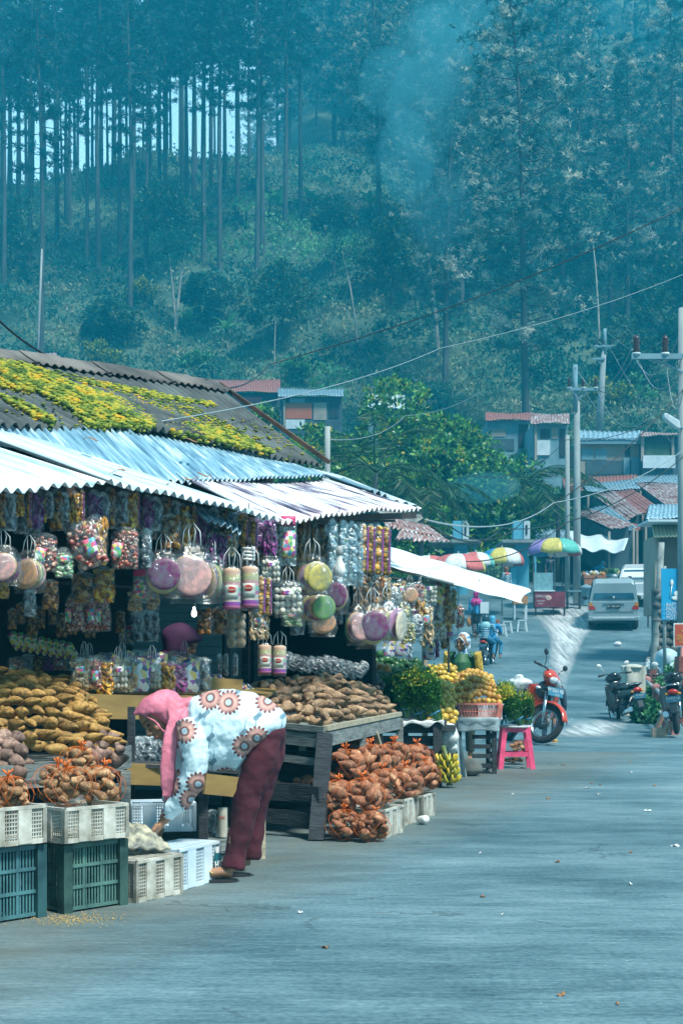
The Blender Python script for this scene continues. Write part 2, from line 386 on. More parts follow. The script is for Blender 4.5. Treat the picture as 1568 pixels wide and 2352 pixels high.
def palm(name, h, r, nf, L, label, seed=0, mat=None, trunk=True):
    random.seed(seed); root = thing(name, label, 'palm tree'); t = MB()
    t.tube([(0, 0, 0), (.05*h, 0, h*.5), (.04*h, 0, h)], [r*1.3, r, r*.9], 8); t.build('trunk', M_BARK, root)
    C = []; D = []; LL = []; mb = MB(); b = Vector((.04*h, 0, h))
    for i in range(nf):
        a = 2*PI*i/nf+rnd(-.3, .3); e = rnd(.1, 1.2); p = b.copy(); d = Vector((math.cos(a)*math.cos(e), math.sin(a)*math.cos(e), math.sin(e))); pts = [p.copy()]
        for k in range(12):
            p = p+d*L/12; d = (d+Vector((0, 0, -.14))).normalized(); pts.append(p.copy()); side = d.cross(Vector((0, 0, 1))).normalized()
            if k > 1:
                for s in (-1, 1):
                    for q in range(3):
                        C.append(p-d*L/12*q/3); dd = side*s+d*.7+Vector((0, 0, -.35))+rnd3(.15); D.append(dd); LL.append(L*.26*(1-.55*abs(k/12-.4)))
        mb.tube(pts, [.03*(1-i_/13)+.006 for i_ in range(13)], 4)
    mb.build('frond_stem', mat or M_GREEN, root)
    C = np.array([tuple(c) for c in C]); D = np.array([tuple(d) for d in D])
    npmesh('frond', leafq(C, D, np.array(LL), .06), mat or M_GREEN, parent=root)
    return root
def plant_at(px, py, **k):
    y = hill_Y(px, py); x = (px-784)/F*y; return Vector((x, y, hill_z(x, y)-.3))

def forest():
    G1 = 'pines standing on the wooded hill'
    tall = [pine('pine_tree', 34, .28, .5, M_NEEDLE_D, 4.4, 1.5, s) for s in (11, 12, 13)]
    full = [pine('pine_tree', 33, .3, .22, M_NEEDLE, 5.6, 2.3, s) for s in (21, 22, 23)]
    slim = [pine('pine_tree', 26, .16, .62, M_NEEDLE_D, 2.6, 1.1, s) for s in (31, 32)]
    pool = {'t': list(tall), 'f': list(full), 's': list(slim)}
    def put(kind, i, loc, s, label, rot):
        src = {'t': tall, 'f': full, 's': slim}[kind]; o = src[i % len(src)]
        if o in pool[kind]:
            pool[kind].remove(o); o.location = loc; o.rotation_euler = (0, 0, rot); o.scale = (s, s, s); o['label'] = label; o['group'] = G1; return o
        return dup(o, loc, rot, s, label, G1)
    L_T = 'tall dark pine with a long bare trunk on the left of the hill'
    L_F = 'tall brown tinged pine with foliage far down its trunk on the right of the hill'
    L_S = 'slender distant pine on the hilltop ridge'
    named = [(95, 832, 't', 1.0, 'dark pine whose straight trunk rises behind the mossy roof at far left'),
             (1022, 900, 'f', .9, 'tall pine beside the pale leaning trunk in the middle of the slope'),
             (1208, 1040, 'f', 1.05, 'biggest pine, its thick trunk rising behind the rusty roofed shack')]
    for i, (px, py, k, s, lab) in enumerate(named): put(k, i, plant_at(px, py), s, lab, i*1.3)
    lefts = [(10, 665), (42, 560), (132, 560), (200, 605), (226, 628), (275, 600), (299, 735), (336, 620), (468, 612), (505, 628), (590, 640), (603, 585), (655, 525), (690, 505), (160, 520), (380, 560), (430, 545), (545, 520), (70, 600)]
    for i, (px, py) in enumerate(lefts): put('t', i, plant_at(px, py), rnd(.8, 1.05), L_T, rnd(0, 6))
    rights = [(1400, 745), (1505, 690), (1060, 725), (1120, 660), (1290, 640), (1350, 600), (1450, 610), (1560, 640), (960, 560), (1240, 590), (1180, 540), (870, 520), (1000, 500), (1440, 800), (1100, 560), (1540, 760),
              (1320, 700), (1080, 600)]
    for i, (px, py) in enumerate(rights): put('f' , i, plant_at(px, py), rnd(.75, 1.05), L_F, rnd(0, 6))
    # ridge trees on the left, thin trunks with sky between
    for i in range(34):
        px = -60+i*17+rnd(-7, 7); y = rnd(182, 205); x = (px-784)/F*y; put('s', i, Vector((x, y, hill_z(x, y)-.5)), rnd(.85, 1.3), L_S, rnd(0, 6))
    for i in range(26):
        px = -80+i*26+rnd(-9, 9); y = rnd(168, 200); x = (px-784)/F*y; put('t', i, Vector((x, y, hill_z(x, y)-.5)), rnd(.75, 1.05), L_T, rnd(0, 6))
    # the upper slope in the centre and right: dense
    for i in range(70):
        y = rnd(190, 300); px = rnd(590, 1640); x = (px-784)/F*y; put('f' if i % 3 else 't', i, Vector((x, y, hill_z(x, y)-.5)), rnd(.65, 1.0), 'far pine fading into the haze high on the hill', rnd(0, 6))
    # tall pale trunks
    def pale(px, py, top, lean, lab, r=.16, fork=False):
        loc = plant_at(px, py); root = thing('bare_tree', lab, 'tree', loc); y = loc.y; s = F/y; h = (py-top)/s; t = MB()
        def arm(dx, h, r):
            p = [(0, 0, 0), (dx*.15, .1, h*.3), (dx*.45, 0, h*.6), (dx*.8, .1, h*.85), (dx, 0, h)]
            t.tube(p, [r, r*.85, r*.65, r*.45, r*.3], 7, cap=False); return Vector(p[-1])
        tips = [arm(lean/s, h, r)]
        if fork: tips.append(arm(-lean/s*.7, h*.92, r*.8))
        t.build('trunk', M_PALEBARK, root); V = []
        for tp in tips:
            for k in range(7):
                c = np.array(tuple(tp+Vector((rnd(-1.3, 1.3), rnd(-1, 1), rnd(-.8, 1.6)))))
                C = c+RNG.normal(size=(60, 3))*.5; V.append(leafq(C, RNG.normal(size=(60, 3)), .38, .16))
        npmesh('crown', np.concatenate(V), M_UNDER, parent=root)
    pale(1006, 820, 495, -38, 'pale leaning bare trunk beside the tall pine mid slope', .22)
    pale(404, 770, 560, 22, 'pale forked trunk of a small tree above the mossy roof', .17, True)
    pale(820, 788, 560, -36, 'thin pale leaning trunk in the middle of the shrubby slope', .11)
    pale(1376, 800, 480, -22, 'thin whitish trunk behind the farthest utility pole', .13)
    pale(630, 850, 690, 4, 'small leafy sapling with a thin grey stem above the tin houses', .07)
    pale(1050, 720, 560, 12, 'short grey trunk just right of the pale leaning one', .09)
    # small round trees of the slope
    specs = [(765, 640, 7.5, 3.6, 4.4, 'small round crowned tree standing beside the green crop strip'),
             (385, 640, 9, 6.0, 8.0, 'wide layered tree among the left pines'),
             (640, 800, 7, 5, 6.0, 'bushy dark tree above the orange walled house'),
             (900, 700, 8, 6.5, 7.0, 'dark dense tree left of the pale leaning trunk'),
             (1120, 690, 8, 6, 7, 'dark rounded tree between the two tallest pines'),
             (30, 640, 7, 5, 7, 'dark bushy tree at the left edge of the slope'),
             (480, 760, 5.5, 4, 6, 'low dark tree right of the pale forked trunk'),
             (260, 800, 4.5, 3.6, 6, 'low bush tree just above the mossy roof ridge'),
             (1480, 900, 7, 6, 7, 'brown leaved tree behind the street lamp'),
             (1530, 800, 9, 8, 7, 'dark tree filling the slope at the right edge')]
    for i, (px, py, h, ch, cw, lab) in enumerate(specs):
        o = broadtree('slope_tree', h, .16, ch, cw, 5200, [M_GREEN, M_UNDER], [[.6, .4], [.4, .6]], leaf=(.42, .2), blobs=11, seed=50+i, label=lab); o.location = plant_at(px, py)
    # bushes one can tell apart
    bs = [(245, 860, 3.2, M_LIME, 'yellow green bush just behind the mossy roof ridge'),
          (325, 700, 2.6, M_LIME, 'low lime green bush on the slope above the mossy roof'),
          (450, 860, 2.2, M_CORN, 'bright green leafy bush behind the roof end'),
          (1395, 955, 3.2, M_LIME, 'yellow and green bush behind the farthest utility pole'),
          (1450, 950, 3.0, M_CORN, 'fresh green bush right of the yellow one behind the wires'),
          (690, 880, 2.6, M_CORN, 'bright green shrub above the tin roofed houses')]
    for i, (px, py, wd, mt, lab) in enumerate(bs):
        o = broadtree('bush', wd*.95, .05, wd*.8, wd*1.3, 1500, [mt, M_GREEN], [[.5, .5], [.85, .15]], leaf=(.32, .17), blobs=8, seed=90+i, label=lab); o['category'] = 'bush'; o.location = plant_at(px, py)
    # banana plants on the terrace
    random.seed(3)
    for i, (px, py) in enumerate([(540, 520), (565, 525), (620, 500), (640, 505), (710, 490), (725, 495), (520, 800), (435, 775), (850, 500)]):
        loc = plant_at(px, py); root = thing('banana_plant', 'broad leaved banana plant on the slope', 'plant', loc, rnd(0, 6), 'banana plants on the hill'); mb = MB()
        mb.tube([(0, 0, 0), (.05, 0, 2)], [.16, .1], 7)
        lf = MB()
        for k in range(7):
            a = k*.9; L = rnd(1.6, 2.4); e = rnd(.5, 1.2); p = Vector((0, 0, 1.9)); d = Vector((math.cos(a)*math.cos(e), math.sin(a)*math.cos(e), math.sin(e))); pts = []
            for q in range(8):
                pts.append((p.copy(), d.cross(Vector((0, 0, 1))).normalized()*(.3*math.sin(PI*(q+.6)/8)))); p = p+d*L/7; d = (d+Vector((0, 0, -.2))).normalized()
            vs = []
            for c, w_ in pts: vs += [c-w_+Vector((0, 0, .06)), c, c+w_+Vector((0, 0, .06))]
            lf.add(vs, [f for q in range(7) for f in ((q*3, q*3+1, q*3+4, q*3+3), (q*3+1, q*3+2, q*3+5, q*3+4))], 0, True)
        mb.build('stem', M_GREEN, root); lf.build('leaf', M_CORN, root)
    # undergrowth as one mass
    rng = np.random.default_rng(5); V = []; n = 15000; MI = []
    ys = 92+(rng.random(n)**1.2)*112; pxs = rng.uniform(-120, 1700, n); sz = rng.uniform(.35, 1.0, n)
    for i in range(n):
        y = ys[i]; x = (pxs[i]-784)/F*y; z = hill_z(x, y)
        k = 13; s = sz[i]*(1+.8*(math.sin(x*.35)*math.sin(y*.27+x*.1) > .3)); ball = rng.normal(size=(k, 3))*np.array([.55, .55, .32])*s+np.array([x, y, z+.35*s])
        d = rng.normal(size=(k, 3))+np.array([0, -.2, .7]); V.append(leafq(ball, d, rng.uniform(.3, .65, k), rng.uniform(.12, .3, k)))
        px, py = pxs[i], HZ-(z-CH)*F/y
        corn = 505 < py < 610 and 330 < px < 850 or 930 > py > 840 and 620 < px < 820
        MI += [1 if corn and rng.random() < .75 else 0]*k
    npmesh('undergrowth', np.concatenate(V), [M_UNDER, M_CORN], MI).update_tag()
    tag(bpy.data.objects['undergrowth'], 'mass of shrubs, ferns and crops covering the hillside', 'undergrowth', kind='stuff')
forest()

def near_trees():
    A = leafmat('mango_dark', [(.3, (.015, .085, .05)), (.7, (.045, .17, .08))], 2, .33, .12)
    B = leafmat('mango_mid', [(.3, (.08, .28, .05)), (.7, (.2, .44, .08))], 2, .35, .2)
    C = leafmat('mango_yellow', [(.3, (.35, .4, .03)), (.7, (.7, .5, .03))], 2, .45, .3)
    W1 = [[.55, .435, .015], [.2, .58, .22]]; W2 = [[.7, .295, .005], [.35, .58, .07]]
    def tree(px, Y, ztop_py, zbase, cw, ch, nl, lab, seed, W=W1, leaf=(.24, .1)):
        k = (Y+13)/Y; Y += 13; cw *= k*1.1; ch *= k*.9; ztop_py += 92; leaf = (leaf[0]*k, leaf[1]*k*1.15); zbase = P(0, 1330, Y).z; base = Vector(((px-784)/F*Y, Y, zbase)); h = CH+(HZ-ztop_py)/F*Y-zbase
        o = broadtree('mango_tree', h, .16, ch, cw, nl, [A, B, C], W, leaf=leaf, blobs=20, seed=seed, label=lab, low=.15); o.location = base
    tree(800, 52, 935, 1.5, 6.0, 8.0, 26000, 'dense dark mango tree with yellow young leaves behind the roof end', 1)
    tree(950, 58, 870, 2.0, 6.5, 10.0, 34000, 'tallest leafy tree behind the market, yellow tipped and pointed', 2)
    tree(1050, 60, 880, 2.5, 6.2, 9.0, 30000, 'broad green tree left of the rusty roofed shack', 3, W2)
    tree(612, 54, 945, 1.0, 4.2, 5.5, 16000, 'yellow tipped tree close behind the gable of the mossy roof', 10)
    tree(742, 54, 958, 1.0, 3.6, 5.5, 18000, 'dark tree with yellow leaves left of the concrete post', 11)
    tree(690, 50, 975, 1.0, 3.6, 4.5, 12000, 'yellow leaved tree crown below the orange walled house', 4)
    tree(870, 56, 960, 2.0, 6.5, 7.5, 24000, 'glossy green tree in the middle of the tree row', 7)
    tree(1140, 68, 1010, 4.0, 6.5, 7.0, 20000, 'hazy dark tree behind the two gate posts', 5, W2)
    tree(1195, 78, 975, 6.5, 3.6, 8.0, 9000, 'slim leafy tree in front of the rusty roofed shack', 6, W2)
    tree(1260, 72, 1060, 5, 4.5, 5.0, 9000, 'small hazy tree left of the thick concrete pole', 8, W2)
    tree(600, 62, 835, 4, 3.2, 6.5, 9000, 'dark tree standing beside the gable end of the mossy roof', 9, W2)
    for i, (px, py, Y, L, lab, h) in enumerate([(850, 1085, 56, 3.6, 'palm with drooping grey green fronds right of the gable end', 4.5),
                                             (955, 1150, 58, 3.0, 'short palm with brown hanging fronds beside the white roofs', 4),
                                             (1190, 1120, 72, 4.0, 'large hazy palm behind the second gate post', 5),
                                             (1270, 1150, 72, 3.0, 'palm beside the thinner concrete pole', 5)]):
        p = P(px, py, Y); o = palm('palm_tree', h, .12, 13, L, lab, 70+i); o.location = (p.x, p.y, p.z-h)
near_trees()
# ------------------------------------------------------------------ the stall row: roofs, walls, posts
M_ASB = pm('asbestos', (.1, .125, .125), (.025, .035, .04), scale=1.6, rough=.95, bmp=.6, bscale=30, detail=8)
def streakmetal(name, stops, stretch=(1, 1, 1), rough=.35, metal=.0, scale=2.5, rust=None, spec=.6):
    m, nt, b = newmat(name); setp(b, Roughness=rough, Metallic=metal); b.inputs['Specular IOR Level'].default_value = spec
    n = noise(nt, scale, 8, 'UV', stretch=(13, .5, 1)); r = ramp(nt, n.outputs[0], stops); src = r.outputs[0]
    n2 = noise(nt, 1.3, 6, 'Object')
    if rust:
        r2 = ramp(nt, n2.outputs[0], [(rust[1], (0, 0, 0)), (rust[1]+.08, (1, 1, 1))])
        mx = nt.nodes.new('ShaderNodeMix'); mx.data_type = 'RGBA'; nt.links.new(r2.outputs[0], mx.inputs[0]); nt.links.new(src, mx.inputs[6]); mx.inputs[7].default_value = c4(rust[0]); src = mx.outputs[2]
    nt.links.new(src, b.inputs['Base Color'])
    bump(nt, b, noise(nt, 9, 4).outputs[0], .15, .01); MATS[name] = m; return m
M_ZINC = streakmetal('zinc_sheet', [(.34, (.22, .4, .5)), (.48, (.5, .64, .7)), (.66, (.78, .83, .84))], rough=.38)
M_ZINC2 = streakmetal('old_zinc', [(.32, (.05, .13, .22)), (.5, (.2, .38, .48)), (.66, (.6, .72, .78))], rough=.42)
M_TAR = streakmetal('patched_zinc', [(.36, (.03, .02, .05)), (.43, (.25, .2, .27)), (.5, (.7, .74, .77)), (.7, (.86, .88, .88))], rough=.35)
M_RUST = streakmetal('rusty_sheet', [(.35, (.16, .07, .06)), (.48, (.26, .12, .1)), (.58, (.4, .42, .44)), (.72, (.66, .74, .78))], rough=.55, rust=((.16, .06, .045), .56))
M_TEALSHEET = streakmetal('teal_sheet', [(.35, (.05, .12, .18)), (.5, (.14, .26, .33)), (.7, (.42, .54, .6))], rough=.45)
M_WOOD = pm('weathered_wood', (.22, .25, .24), (.09, .11, .11), scale=6, rough=.85, bmp=.5, stretch=(1, 1, 6), detail=8)
M_WOODPALE = pm('pale_wood', (.42, .37, .26), (.25, .23, .17), scale=5, rough=.8, bmp=.4, stretch=(1, 5, 5), detail=7)
M_PLY = pm('plywood_board', (.3, .2, .06), (.2, .13, .04), scale=3, rough=.55, bmp=.1, stretch=(1, 1, 4))
M_DARKW = pm('dark_wood', (.035, .045, .055), (.012, .018, .022), scale=6, rough=.8, bmp=.6, stretch=(1, 1, 5))
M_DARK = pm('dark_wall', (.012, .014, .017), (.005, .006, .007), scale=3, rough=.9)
M_MOSS = pm('moss', (.5, .42, .03), scale=7, rough=.95, bmp=.7, bscale=60, detail=8, stops=[(.34, (.035, .08, .012)), (.44, (.12, .2, .03)), (.54, (.36, .36, .04)), (.66, (.55, .33, .02))])

def bil(a, b, c, d, u, v): return a.lerp(b, u).lerp(c.lerp(d, u), v)
def corr(A, B, C, D, pitch=.08, amp=.017, nv=6, sag=.01, seed=0, ragged=.0):
    """A-B top edge, C-D bottom edge; ridges run from top to bottom"""
    A, B, C, D = map(Vector, (A, B, C, D)); W = ((B-A).length+(D-C).length)/2; n = max(3, round(W/pitch)); q = random.Random(seed)
    N = (B-A).cross(C-A).normalized(); N = N if N.z > 0 else -N; ph = [q.uniform(0, 6) for _ in range(4)]; nu = n*6; mb = MB(); uv = []
    rag = [q.uniform(0, ragged) for _ in range(nu//24+2)]
    def f(u, v):
        vv = v*(1-rag[int(u*nu)//24]) if ragged else v
        p = bil(A, B, C, D, u, vv); h = amp*math.sin(u*n*2*PI)+sag*(math.sin(u*5+ph[0])*math.sin(v*3.1+ph[1])+.4*math.sin(u*17+ph[2])*v)
        uv.append((u*W, vv*(C-A).length)); return p+N*h
    mb.grid(f, nu, nv); mb.uv = uv
    return mb
def build_uv(mb, name, mat, parent, origin, solid=.004):
    o = mb.build(name, mat, parent, origin, solid=solid); me = o.data; l = me.uv_layers.new(name='UVMap')
    vi = np.empty(len(me.loops), dtype=np.int32); me.loops.foreach_get('vertex_index', vi); u = np.array(mb.uv)[vi]; l.data.foreach_set('uv', u.reshape(-1)); return o
def sheet_thing(name, label, cat, corners, mat, group=None, part=None, **k):
    mb = corr(*corners, **k); org = (Vector(corners[0])+Vector(corners[3]))/2
    o = build_uv(mb, name, mat, None, org); tag(o, label, cat, group); return o

Ra = P(0, 818, 13.33); R1 = P(495, 888, 15.77); TL = Ra-(R1-Ra)*1.0
Em = P(350, 985, 12.3); Ea = P(0, 977, 10.8); El = Em+(Ea-Em)*2.0; E1 = P(738, 1068, 15)
UP = Vector((-1.37, .9, .52))
def inpoly(x, y, poly):
    c = False; j = len(poly)-1
    for i in range(len(poly)):
        xi, yi = poly[i]; xj, yj = poly[j]
        if (yi > y) != (yj > y) and x < (xj-xi)*(y-yi)/(yj-yi)+xi: c = not c
        j = i
    return c
def proj(p): return 784+p.x/p.y*F, HZ-(p.z-CH)*F/p.y
def mossy_roof():
    org = (-2.5, 12, 0); r = thing('mossy_roof', 'old dark corrugated roof overgrown with yellow green moss', 'roof', org)
    a = corr(TL, Ra, El, Em, pitch=.12, amp=.03, nv=10, seed=1, sag=.02); b = corr(Ra, R1, Em, E1, pitch=.12, amp=.03, nv=10, seed=1, sag=.02)
    build_uv(a, 'roof_sheet', M_ASB, r, org, .008); build_uv(b, 'roof_sheet', M_ASB, r, org, .008)
    # ridge capping, short overlapping pieces with waved skirts
    rc = MB(); rd = (R1-Ra); n = 13
    start = TL
    for i in range(n):
        p0 = TL.lerp(R1, i/n)+Vector((0, 0, .03+.012*(i % 2))); p1 = TL.lerp(R1, (i+1.08)/n)+Vector((0, 0, .03+.012*(i % 2))); fr = (Em-Ra).normalized(); bk = Vector((-fr.x, -fr.y, fr.z))
        def f(u, v, p0=p0, p1=p1):
            p = p0.lerp(p1, u); s = (v-.5)*2; w_ = abs(s)**1.4*.26; d = fr if s < 0 else bk
            return p+d*w_+Vector((0, 0, .04*(1-abs(s))+.014*math.sin(u*2*PI*5)*abs(s)))
        rc.grid(f, 30, 8)
    rc.build('ridge_capping', pm('ridge_asbestos', (.16, .15, .14), (.05, .055, .055), scale=2, rough=.95, bmp=.5, bscale=30), r, org, solid=.008)
    gb = MB(); gb.beam(R1+Vector((.05, 0, .03)), E1+Vector((.08, 0, .03)), .04, .045); gb.build('gable_board', pm('rusty_board', (.16, .085, .055), (.05, .035, .03), scale=4, rough=.9), r, org)
    polys = [([(0, 829), (65, 841), (165, 886), (235, 906), (280, 921), (350, 966), (348, 990), (220, 990), (165, 950), (100, 911), (-200, 860), (-200, 800)], 1.0),
             ([(-100, 880), (0, 903), (30, 918), (126, 968), (120, 990), (90, 970), (0, 918), (-100, 895)], .9),
             ([(190, 880), (290, 893), (400, 915), (490, 930), (490, 938), (390, 924), (280, 903), (190, 888)], .55),
             ([(345, 958), (415, 975), (520, 992), (600, 1030), (690, 1082), (615, 1068), (500, 1032), (380, 990)], .55),
             ([(60, 840), (420, 925), (560, 1000), (640, 1060), (520, 1000), (300, 925)], .22), ([(0, 850), (700, 1000), (690, 1070), (0, 960)], .02)]
    mm = MB(); rr = random.Random(9)
    for (A, B, C, D) in ((TL, Ra, El, Em), (Ra, R1, Em, E1)):
        N = (B-A).cross(C-A).normalized(); N = N if N.z > 0 else -N; W = ((B-A).length+(D-C).length)/2; n = max(3, round(W/.12)); dn = (C-A).normalized()
        for _ in range(26000):
            u, v = rr.random(), rr.random()*1.02; k = round(u*n-.25)
            if rr.random() < .8: u = (k+.25+rr.uniform(-.16, .16))/n
            if not 0 <= u <= 1: continue
            p = bil(A, B, C, D, u, v); x, y = proj(p)
            pr = max([q for poly, q in polys if inpoly(x, y, poly)] or [0])
            if rr.random() > pr: continue
            s = rr.uniform(.008, .022)*(1 if pr > .3 else .7)
            q = p+N*(.026*math.sin(u*n*2*PI)+s*.15); R = Matrix.Rotation(math.atan2(dn.y, dn.x), 3, 'Z')
            mm.ball(q, (s*rr.uniform(1.2, 3.2), s, s*.75), 5, 3, R=R, lump=.15, seed=_)
    mm.build('moss', M_MOSS, r, org)
mossy_roof()

def lean_tos():
    a, b = P(-140, 1143, 7.2), P(243, 1107, 8.05); org = None
    sheet_thing('roof_sheet', 'bright zinc roof sheet at the left edge with faint blue print', 'roof sheet', (a+UP*1.75, b+UP*1.62, a, b), M_ZINC, seed=3, sag=.018)
    a, b = P(250, 1103, 8.12), P(640, 1192, 9.5)
    sheet_thing('roof_sheet', 'long bright zinc sheet with toothed edge dipping over the snack stall', 'roof sheet', (a+UP*1.3+Vector((0, 0, .03)), b+UP*1.3+Vector((0, 0, .02)), a, b), M_ZINC, seed=4, sag=.014)
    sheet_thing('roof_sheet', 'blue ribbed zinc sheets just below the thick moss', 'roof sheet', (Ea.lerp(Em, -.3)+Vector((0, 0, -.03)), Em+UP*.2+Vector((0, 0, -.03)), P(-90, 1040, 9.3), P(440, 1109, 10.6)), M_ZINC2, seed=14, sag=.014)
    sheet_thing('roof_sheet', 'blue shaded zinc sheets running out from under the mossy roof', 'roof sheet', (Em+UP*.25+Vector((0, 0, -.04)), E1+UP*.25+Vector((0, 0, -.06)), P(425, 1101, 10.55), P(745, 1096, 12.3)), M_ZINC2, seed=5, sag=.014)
    sheet_thing('roof_sheet', 'white patched sheets streaked with black tar above the hanging goods', 'roof sheet', (P(425, 1108, 10.75), P(748, 1103, 12.5), P(640, 1194, 9.62), P(962, 1170, 11.7)), M_TAR, seed=6, sag=.02)
    sheet_thing('roof_sheet', 'short blue zinc sheet tucked under the long bright sheet', 'roof sheet', (P(380, 1125, 9.5), P(560, 1175, 10.0), P(470, 1190, 9.0), P(553, 1226, 9.2)), M_TEALSHEET, seed=7)
    sheet_thing('roof_sheet', 'far narrow white sheet beyond the tarred one', 'roof sheet', (P(705, 1075, 14.8), P(790, 1098, 15.2), P(800, 1118, 13.0), P(968, 1166, 13.2)), M_ZINC, seed=8)
    sheet_thing('roof_sheet', 'grey blue wide ribbed sheet beside the tarred sheets', 'roof sheet', (P(745, 1092, 13.2), P(800, 1104, 13.4), P(850, 1128, 12.6), P(895, 1142, 12.7)), M_TEALSHEET, pitch=.1, seed=9)
    # printed mark on the first sheet
    # loose pieces lying on the roof
    b_ = MB(); b_.beam(P(478, 1158, 9.35)+Vector((0, 0, .03)), P(540, 1184, 9.45)+Vector((0, 0, .03)), .07, .02); tag(b_.build('board', M_WOODPALE, origin=P(510, 1170, 9.4)), 'small brown board lying near the toothed roof edge', 'board')
    for i, (px, py, Y) in enumerate([(208, 1018, 10.2), (440, 1019, 11.2), (470, 1098, 10.4), (440, 1106, 10.5), (370, 1126, 9.3), (268, 1094, 8.6)]):
        m = MB(); p = P(px, py, Y)+Vector((0, 0, .02)); m.grid(lambda u, v: (p.x+(u-.5)*.1, p.y+(v-.5)*.07, p.z+.015*math.sin(u*4+i)+.015*v), 5, 4)
        tag(m.build('dry_leaf', pm('dry_leaf', (.3, .15, .06), (.15, .08, .04), scale=20), origin=p, solid=.003), 'curled brown dry leaf lying on the zinc roof', 'leaf', 'dry leaves on the zinc roof')
    # white plastic awning of the fruit stall
    A, B, C, D = P(893, 1256, 15.2), P(1216, 1352, 16.4), P(893, 1300, 13.0), P(1196, 1386, 14.4)
    mb = MB()
    def f(u, v):
        p = bil(A, B, C, D, u, v); p.z += -.05*math.sin(u*PI)*math.sin(v*PI)+.006*math.sin(u*21+v*3)+.012*math.sin(v*9+u*4)*(.2+u*.8); p.x += .03*math.sin(v*7)*u; return p
    mb.grid(f, 40, 14); org = (A+D)/2
    o = mb.build('awning', pm('white_tarp', (.85, .88, .88), (.6, .72, .76), scale=1.5, rough=.4, bmp=.3), None, org, solid=.004); tag(o, 'sagging white plastic awning jutting out over the fruit stall', 'awning')
    m = MB(); m.tube([P(893, 1304, 13.1), P(1040, 1342, 13.6)], .015, 6); tag(m.build('awning_pole', M_WOOD, origin=org), 'thin grey pole lying under the white awning', 'pole')
    # rusty ribbed roofs behind the awning
    sheet_thing('roof_sheet', 'brown ribbed roof sheet just beyond the tarred sheets', 'roof sheet', (P(870, 1180, 19), P(960, 1203, 21), P(885, 1208, 16.4), P(995, 1232, 17.6)), M_RUST, seed=12, amp=.02, pitch=.16)
    sheet_thing('roof_sheet', 'red and white ribbed low roof sheet behind the awning', 'roof sheet', (P(930, 1196, 24), P(985, 1208, 26), P(905, 1242, 20), P(1032, 1243, 22)), M_RUST, seed=15, amp=.02, pitch=.2)
    b_ = MB(); b_.prism([P(862, 1172, 12.3), P(965, 1182, 13.2), P(972, 1190, 13.1), P(955, 1200, 13.0), P(880, 1184, 12.2)], (0, .03, 0)); tag(b_.build('fascia_board', M_WOOD, origin=P(915, 1185, 12.7)), 'grey weathered fascia board under the right end of the tarred roof', 'board')
lean_tos()

